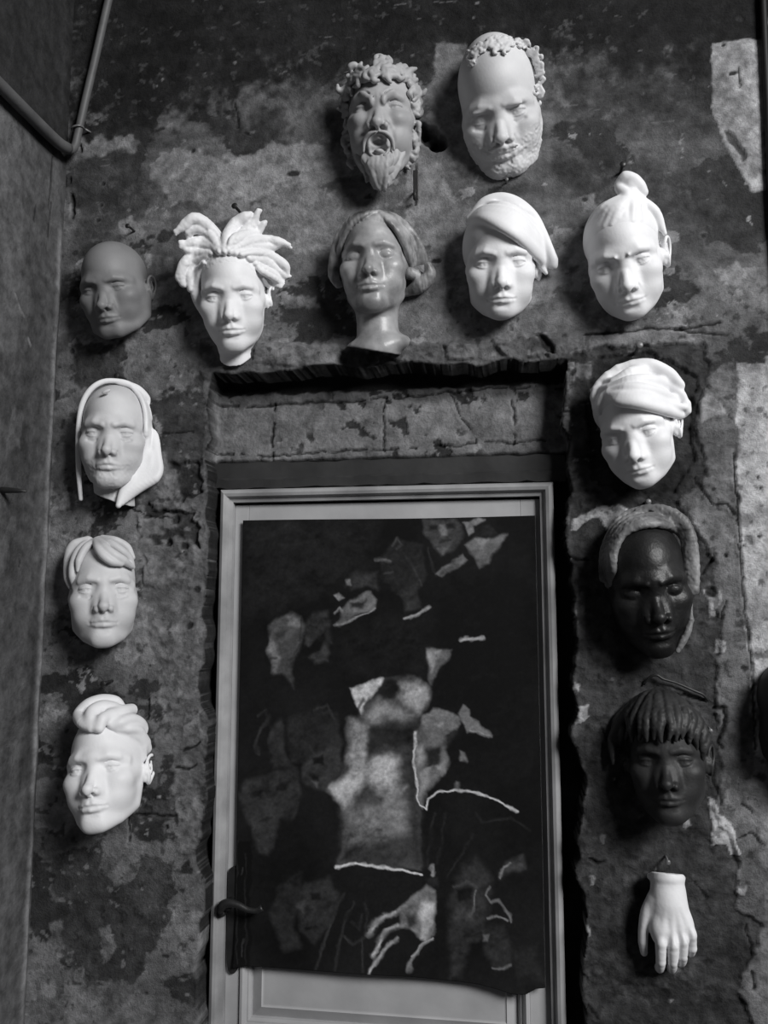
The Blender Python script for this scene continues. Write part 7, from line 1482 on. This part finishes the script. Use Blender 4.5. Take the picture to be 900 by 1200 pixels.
 ('L',0.015,5,2,[(-0.1095,1.0016),(-0.0803,1.0083)]),
 ('L',0.08,4,2,[(-0.1069,0.9942),(-0.0884,0.9965)]),
 ('P',0.09,4,3,[(-0.1276,1.0515),(-0.1109,1.0523),(-0.1179,1.0202),(-0.1279,1.026)]),
 ('P',0.09,4,3,[(-0.0438,1.1096),(-0.0267,1.139),(0.0064,1.1513),(0.0073,1.1309),(-0.0271,1.1199)]),
 ('L',0.2,4,2,[(-0.0418,1.1097),(-0.0335,1.1292),(-0.0202,1.138)]),
 ('L',0.18,4,2,[(-0.0619,1.0928),(-0.066,1.0799),(-0.0576,1.0676),(-0.0424,1.0715),(-0.0348,1.056),(-0.0251,1.0439),(-0.0207,1.034)]),
 ('L',0.2,4,2,[(-0.0647,1.0387),(-0.0481,1.0427),(-0.0286,1.0361)]),
 ('P',0.05,4,3,[(-0.0784,1.0033),(-0.0615,1.0294),(-0.034,1.0245),(-0.0228,0.9938),(-0.0222,0.9564),(-0.0497,0.9473),(-0.069,0.9724)]),
 ('P',0.22,3,3,[(-0.0777,1.0034),(-0.0652,1.0053),(-0.0686,0.9944),(-0.0778,0.9945)]),
 ('L',0.14,4,2,[(-0.0575,0.9506),(-0.0366,0.9494),(-0.0235,0.9538)]),
 ('P',0.03,8,3,[(-0.023,0.9813),(0.0227,0.9963),(0.0343,0.935),(-0.011,0.9261)]),
 ('P',0.006,2,2,[(-0.5649,1.1581),(-0.533,1.1593),(-0.5281,0.9105),(-0.5628,0.9084)]),
 ('L',0.035,2,2,[(-0.5596,1.1583),(-0.5611,1.0685),(-0.5544,0.9247)]),  # shine along the dark edge strip, put into the colour
 ('L',0.03,2,2,[(-0.5431,1.1344),(-0.5371,0.9257)]),
 ('L',0.08,2,2,[(-0.5496,1.1048),(-0.5528,1.0916)]),
 ('L',0.07,2,2,[(-0.5433,0.973),(-0.5443,0.9412)]),
]
POSTER_BOTTOM = [(-0.563, 0.9195), (-0.5353, 0.9242), (-0.5093, 0.9242), (-0.4407, 0.9235), (-0.3142, 0.9248), (-0.2151, 0.9245), (-0.0858, 0.9186), (-0.0462, 0.912), (-0.0226, 0.906), (0.0026, 0.9076), (0.0216, 0.9192), (0.0404, 0.9219)]

# ---------------------------------------------------------------- painted cloth pinned to the door
M_PAINT = paint_mat('oil_on_cloth', .7, .25, 160, .12, .22, .0006)


def build_poster():
    x0, x1, zt, yp = -.5625, .0385, 1.801, .0585
    st = .0015
    xs = np.arange(x0, x1 + st, st); nz = 590
    bx, bz = zip(*POSTER_BOTTOM); zb = np.interp(xs, bx, bz)
    v = np.linspace(0, 1, nz)
    X = np.repeat(xs[:, None], nz, 1); Z = zt + .0012 * np.sin(xs * 9)[:, None] * (1 - v)[None] - (zt - zb)[:, None] * v[None]
    wx = NW.fbm(X * 40, Z * 40, 2, 4) - .5; wz = NW.fbm(X * 40, Z * 40, 6, 4) - .5
    br = NW2.fbm(X * 60 + Z * 30, Z * 90 - X * 40, 1, 4) - .5; br2 = NW3.fbm(X * 200, Z * 200, 1, 3) - .5
    lo = NW2.fbm(X * 22, Z * 22, 4, 3) - .5
    A = .0075 * (1 + .9 * (NW.fbm(X * 9, Z * 9, 1, 4) - .5) * 2 + .6 * br)
    for kind, val, s, wob, pts in STROKES:
        val = val if val > .11 else val * .62
        wd = s * .00065; s = s * (.0011 if val > .11 or val < .03 else .0015) + .0006; wob = (wob + 1.5) * .0014
        q = bbox(X, np.repeat(Z[:1], len(xs), 0), pts, .04)
        if q is None: continue
        px = X[q] + 2.4 * wob * wx[q]; pz = Z[q] + 2.4 * wob * wz[q]
        if kind == 'P': m = sstep(s, -s, poly_sd(px, pz, pts))
        elif val < .13: m = .75 * sstep(wd * 1.5 + .001, 0, line_d(px, pz, pts) * np.clip(1 + 2.0 * br[q], .6, 2))
        else: m = sstep(wd * .8 + .0008, wd * .1, line_d(px, pz, pts) * np.clip(1 + 2.0 * br[q] + 2.0 * lo[q], .6, 2))
        A[q] = A[q] * (1 - m) + val * m * (1 + 1.1 * br[q] + .5 * br2[q] + .9 * lo[q])
    A = np.clip(A, .005, .7)
    Y = yp - .006 * np.exp(-(1 - v) * 26)[None] * (1 + .6 * np.sin(xs * 19 + 1))[:, None] - .0012 * np.sin(xs * 11)[:, None] * np.sin(v * 7)[None] * 0 - .0008
    V = np.stack([X, Y, Z], -1).reshape(-1, 3); base = np.array((-.262, yp, .92))
    o = mesh_obj('painting', V - base, grid_quads(len(xs), nz), M_PAINT, loc=base)
    paint_attr(o, A)
    sd = o.modifiers.new('thickness', 'SOLIDIFY'); sd.thickness = .0011; sd.offset = -1
    tag(o, 'dark unframed painting of a torso, faces and a hand, hung on the door', 'painting')


# ---------------------------------------------------------------- pipe, cable, nails
def build_pipes():
    mb = MB()
    P = spline([(-.952, -1.75, 2.594), (-.950, -1.2, 2.595), (-.948, -.6, 2.597), (-.946, -.28, 2.598), (-.946, -.15, 2.600), (-.945, -.075, 2.602), (-.942, -.038, 2.608)], 5)
    mb.tube(P, .0125, 16)
    base = (-.945, -.05, 2.6)
    root = empty('pipe', base); tag(root, 'grey pipe running along the left wall and bending up at the corner', 'pipe')
    def part(m, n, mt, **k):
        o = m.build(n, mt, None, loc=base, **k); o.location = (0, 0, 0); o.parent = root
    part(mb, 'thick_pipe', M_PIPE, smooth=True)
    mb = MB(); mb.tube(spline([(-.948, -.06, 2.602), (-.942, -.034, 2.607), (-.936, -.022, 2.622), (-.931, -.019, 2.655), (-.921, -.018, 2.715), (-.897, -.018, 2.84), (-.869, -.018, 2.99), (-.81, -.018, 3.28)], 5), .0085, 14)
    part(mb, 'thin_pipe', M_PIPE, smooth=True)
    mb = MB(); mb.tube([(-.932 + .0125 * math.cos(t), -.019 - .0125 * math.sin(t), 2.664 + .003 * math.cos(t)) for t in np.linspace(-.6, math.pi + .6, 14)], .0022, 8)
    mb.tube([(-.945, -.012, 2.662), (-.952, .002, 2.661)], .0022, 8); mb.tube([(-.919, -.012, 2.667), (-.912, .004, 2.667)], .0022, 8)
    part(mb, 'clip', M_STEEL, smooth=True)
    mb = MB(); mb.tube([(.501, -.008, .6), (.4985, -.008, 1.6), (.4965, -.008, 2.45), (.500, -.008, 2.7), (.504, -.008, 2.9), (.506, -.008, 3.25)], .0065, 10)
    o = mb.build('cable', M_CABLE, smooth=True, loc=(.498, -.008, 1.9)); tag(o, 'thick black cable running up the wall at the right edge', 'cable')


def nail(name, x, z, mt, label, L=.030, r=.0022, droop=.004, hook=None):
    mb = MB(); mb.tube([(x, .012, z), (x, -L * .5, z - droop * .3), (x, -L, z - droop)], r, 10)
    base = (x, 0, z); root = empty(name, base); tag(root, label, 'nail', 'nails in the wall')
    o = mb.build('shaft', mt, None, loc=base, smooth=True); o.location = (0, 0, 0); o.parent = root
    mb = MB(); mb.tube([(x, -L + .001, z - droop), (x, -L - .0005, z - droop), (x, -L - .002, z - droop)], [r * 1.9, r * 2.1, r * 1.6], 12)
    o = mb.build('head', mt, None, loc=base, smooth=True); o.location = (0, 0, 0); o.parent = root
    return root


def build_nails():
    for x, z, mt, lab, L, r in (
            (-.800, 2.428, M_IRON, 'dark nail in the wall above the smooth bald head', .034, .0026),
            (-.559, 2.446, M_IRON, 'dark nail above the dreadlocks of the white head', .05, .0032),
            (-.004, 2.474, M_STEEL, 'shiny pin below the bearded chin in the top row', .02, .0018),
            (.219, 2.476, M_IRON, 'dark nail behind the top bun', .04, .003),
            (-.806, 2.099, M_IRON, 'dark nail above the hooded plaster head', .045, .0028),
            (.236, 2.110, M_STEEL, 'pale bolt above the swept hair of the right-hand woman', .05, .0032),
            (.244, 1.817, M_STEEL, 'shiny nail above the black hooded face', .03, .0026),
            (-.812, 1.474, M_IRON, 'dark nail above the rolled quiff', .038, .003),
            (.255, 1.176, M_STEEL, 'small steel pin above the plaster hand', .022, .0022),
            (.339, 1.403, M_STEEL, 'small shiny nail right of the bowl cut hair', .012, .002),
            (-.667, 1.736, M_STEEL, 'tiny nail in the crumbling plaster left of the door', .014, .002)):
        nail('nail', x, z, mt, lab, L, r)
    # iron hook with plate under the wall hole, wire over the bowl cut, spike in the left wall
    mb = MB(); mb.box(-.194, -.184, -.003, .004, 2.452, 2.515); o = mb.build('wall_hook', M_IRON, loc=(-.189, 0, 2.48), bevel=.001)
    tag(o, 'small iron hook plate under the hole in the upper wall', 'hook')
    mb = MB(); mb.tube(spline([(-.189, -.002, 2.468), (-.189, -.018, 2.462), (-.189, -.024, 2.452), (-.189, -.020, 2.444), (-.189, -.012, 2.446)], 4), .003, 8)
    h = mb.build('hook', M_IRON, None, loc=(-.189, 0, 2.48), smooth=True); h.location = (0, 0, 0); h.parent = o
    mb = MB(); mb.tube(spline([(.228, .002, 1.478), (.238, -.005, 1.492), (.250, -.007, 1.496), (.262, -.006, 1.489), (.285, -.005, 1.482), (.312, -.005, 1.470), (.330, -.003, 1.462), (.340, .002, 1.45)], 5), .0022, 8)
    o = mb.build('wire', M_IRON, smooth=True, loc=(.247, 0, 1.47)); tag(o, 'bent iron wire over the dark bowl cut head', 'wire')
    mb = MB(); mb.tube([(-.975, -.172, 1.842), (-.955, -.174, 1.841), (-.93, -.176, 1.839), (-.912, -.177, 1.837)], [.006, .006, .0045, .0015], 10)
    o = mb.build('spike', M_IRON, smooth=True, loc=(-.966, -.172, 1.842)); tag(o, 'black iron spike sticking out of the left wall', 'spike')


# ---------------------------------------------------------------- the plaster hand
def build_hand():
    t = np.array((252.0, 1082.0, 2.0)); base = Vector((t[0] / 1000, 0, t[1] / 1000))
    f = Field((t[0] - 85, t[1] - 125, -3), (t[0] + 80, t[1] + 105, 85), 1.2, np.eye(3), t, .95, .9)
    f.chain([(-1, 80, 27), (-1, 56, 27), (0, 30, 29)], [27, 26, 27], 6)
    f.ell2((12, 55, 26), (20, 40, 20), 14); f.ell((0, 30, 30), (33, 34, 21), 16)
    f.ell((2, -8, 33), (41, 44, 20), 16); f.ell((-18, -22, 36), (20, 26, 19), 12); f.ell((26, -14, 32), (19, 26, 17), 12)
    f.chain(spline([(-33, 66, 12), (-23, 71, 38), (0, 73, 49), (23, 71, 38), (33, 65, 12)], 4), 5.5, 7)          # rim at the cut wrist
    d = dict(i=[(-19, -20, 40), (-21, -40, 47), (-21, -74, 38), (-21, -90, 24), (-21, -96, 8)], m=[(2, -20, 42), (2, -41, 49), (2, -73, 40), (2, -89, 25), (2, -94, 8)],
             r=[(21, -16, 40), (22, -35, 46), (22, -63, 38), (22, -78, 24), (21, -84, 8)], p=[(37, -10, 36), (40, -26, 41), (42, -50, 33), (42, -62, 21), (41, -67, 8)])
    rr = dict(i=[10, 11.4, 10, 9.2, 8.2], m=[10, 11.6, 10.2, 9.4, 8.2], r=[9.5, 10.8, 9.6, 8.6, 7.6], p=[9, 9.6, 8.2, 7.4, 6.6])
    for k in 'imrp':
        g = Field((0, 0, 0), (1, 1, 1), 1, np.eye(3), t, 1.0); del g
        f.chain(spline(d[k], 3), lin(rr[k], 3), 3.0)
        x, y, z = d[k][1]; f.ell((x, y + 3, z + 3), (8.5, 9, 9), 6)                     # knuckle
        x, y, z = d[k][2]; f.ell((x, y, z + 2), (8, 7, 8.6), 4)
        x, y, z = d[k][1]; f.chain([(x * .9, y + 14, z + 3), (x * .45, 26, 48)], [2.4, 1.6], 8)   # tendon
    for a, b in (('i', 'm'), ('m', 'r'), ('r', 'p')):
        p, q = np.array(d[a]), np.array(d[b]); c = (p + q) / 2
        f.chain([(c[1][0], min(p[1][1], q[1][1]) + 2, c[1][2] + 9), (c[2][0], c[2][1] - 4, c[2][2] + 9), (c[3][0], c[3][1] - 12, 20)], [1.6, 2.0, 2.0], 3, 's')
        f.ell((c[1][0], c[1][1] + 9, c[1][2] + 12), (5, 9, 4), 6, 's')
    f.chain(spline([(-30, 28, 26), (-43, 4, 24), (-50, -22, 22), (-52, -48, 19), (-50, -68, 14)], 4), lin([14, 13, 10.5, 9.8, 7.5], 4), 8)
    f.displace(lambda x, y, z: .5 * (NS.fbm(x * .1, y * .1, z * .1, 3) - .5))
    cut(f, (.03, 1, -.25), 68, 2)
    f.clip_wall(0)
    V, Q = f.mesh(base); o = mesh_obj('plaster_hand', V, Q, M_WHITE, loc=base)
    tag(o, 'white plaster cast of a hand hanging fingers down, right of the door', 'sculpture')


build_wall()
build_door()
build_poster()
build_pipes()
heads()
# a further dark mask, almost wholly beyond the right edge of the picture
src = [o for o in COL.objects if o.name.startswith('bald_mask')][0]
r = src.copy(); COL.objects.link(r); r.name = 'portrait_mask'; r.location = (.487, 0, 1.425)
tag(r, 'dark head cut off by the right edge of the picture', 'sculpture', 'cast heads hung around the door')
for ch in src.children:
    c = ch.copy(); c.data = ch.data.copy(); c.data.materials[0] = M_DARK; COL.objects.link(c); c.parent = r
build_hand()
build_nails()

# ---------------------------------------------------------------- camera and light
cd = bpy.data.cameras.new('camera'); cam = bpy.data.objects.new('camera', cd); COL.objects.link(cam)
cd.sensor_fit = 'VERTICAL'; cd.sensor_height = 36; cd.lens = 30
cam.location = (0, -1.65, 1.6)
cam.rotation_euler = (math.radians(90 + 7.07), 0, math.radians(8.8))
bpy.context.scene.camera = cam


def area(name, loc, aim, size, power, size_y=None):
    l = bpy.data.lights.new(name, 'AREA'); l.energy = power; l.size = size
    if size_y: l.shape = 'RECTANGLE'; l.size_y = size_y
    o = bpy.data.objects.new(name, l); COL.objects.link(o); o.location = loc
    o.rotation_euler = (Vector(aim) - Vector(loc)).to_track_quat('-Z', 'Y').to_euler()
    return o


area('window_light', (3.15, -3.4, 3.9), (-.2, 0, 1.75), 1.7, 305, 1.7)
w = bpy.data.worlds.new('room'); bpy.context.scene.world = w; w.use_nodes = True
w.node_tree.nodes['Background'].inputs[0].default_value = (.5, .5, .51, 1)
w.node_tree.nodes['Background'].inputs[1].default_value = .07
vs = bpy.context.scene.view_settings
vs.view_transform = 'Standard'; vs.look = 'None'; vs.gamma = 1.0; vs.exposure = 0.0; vs.use_curve_mapping = False
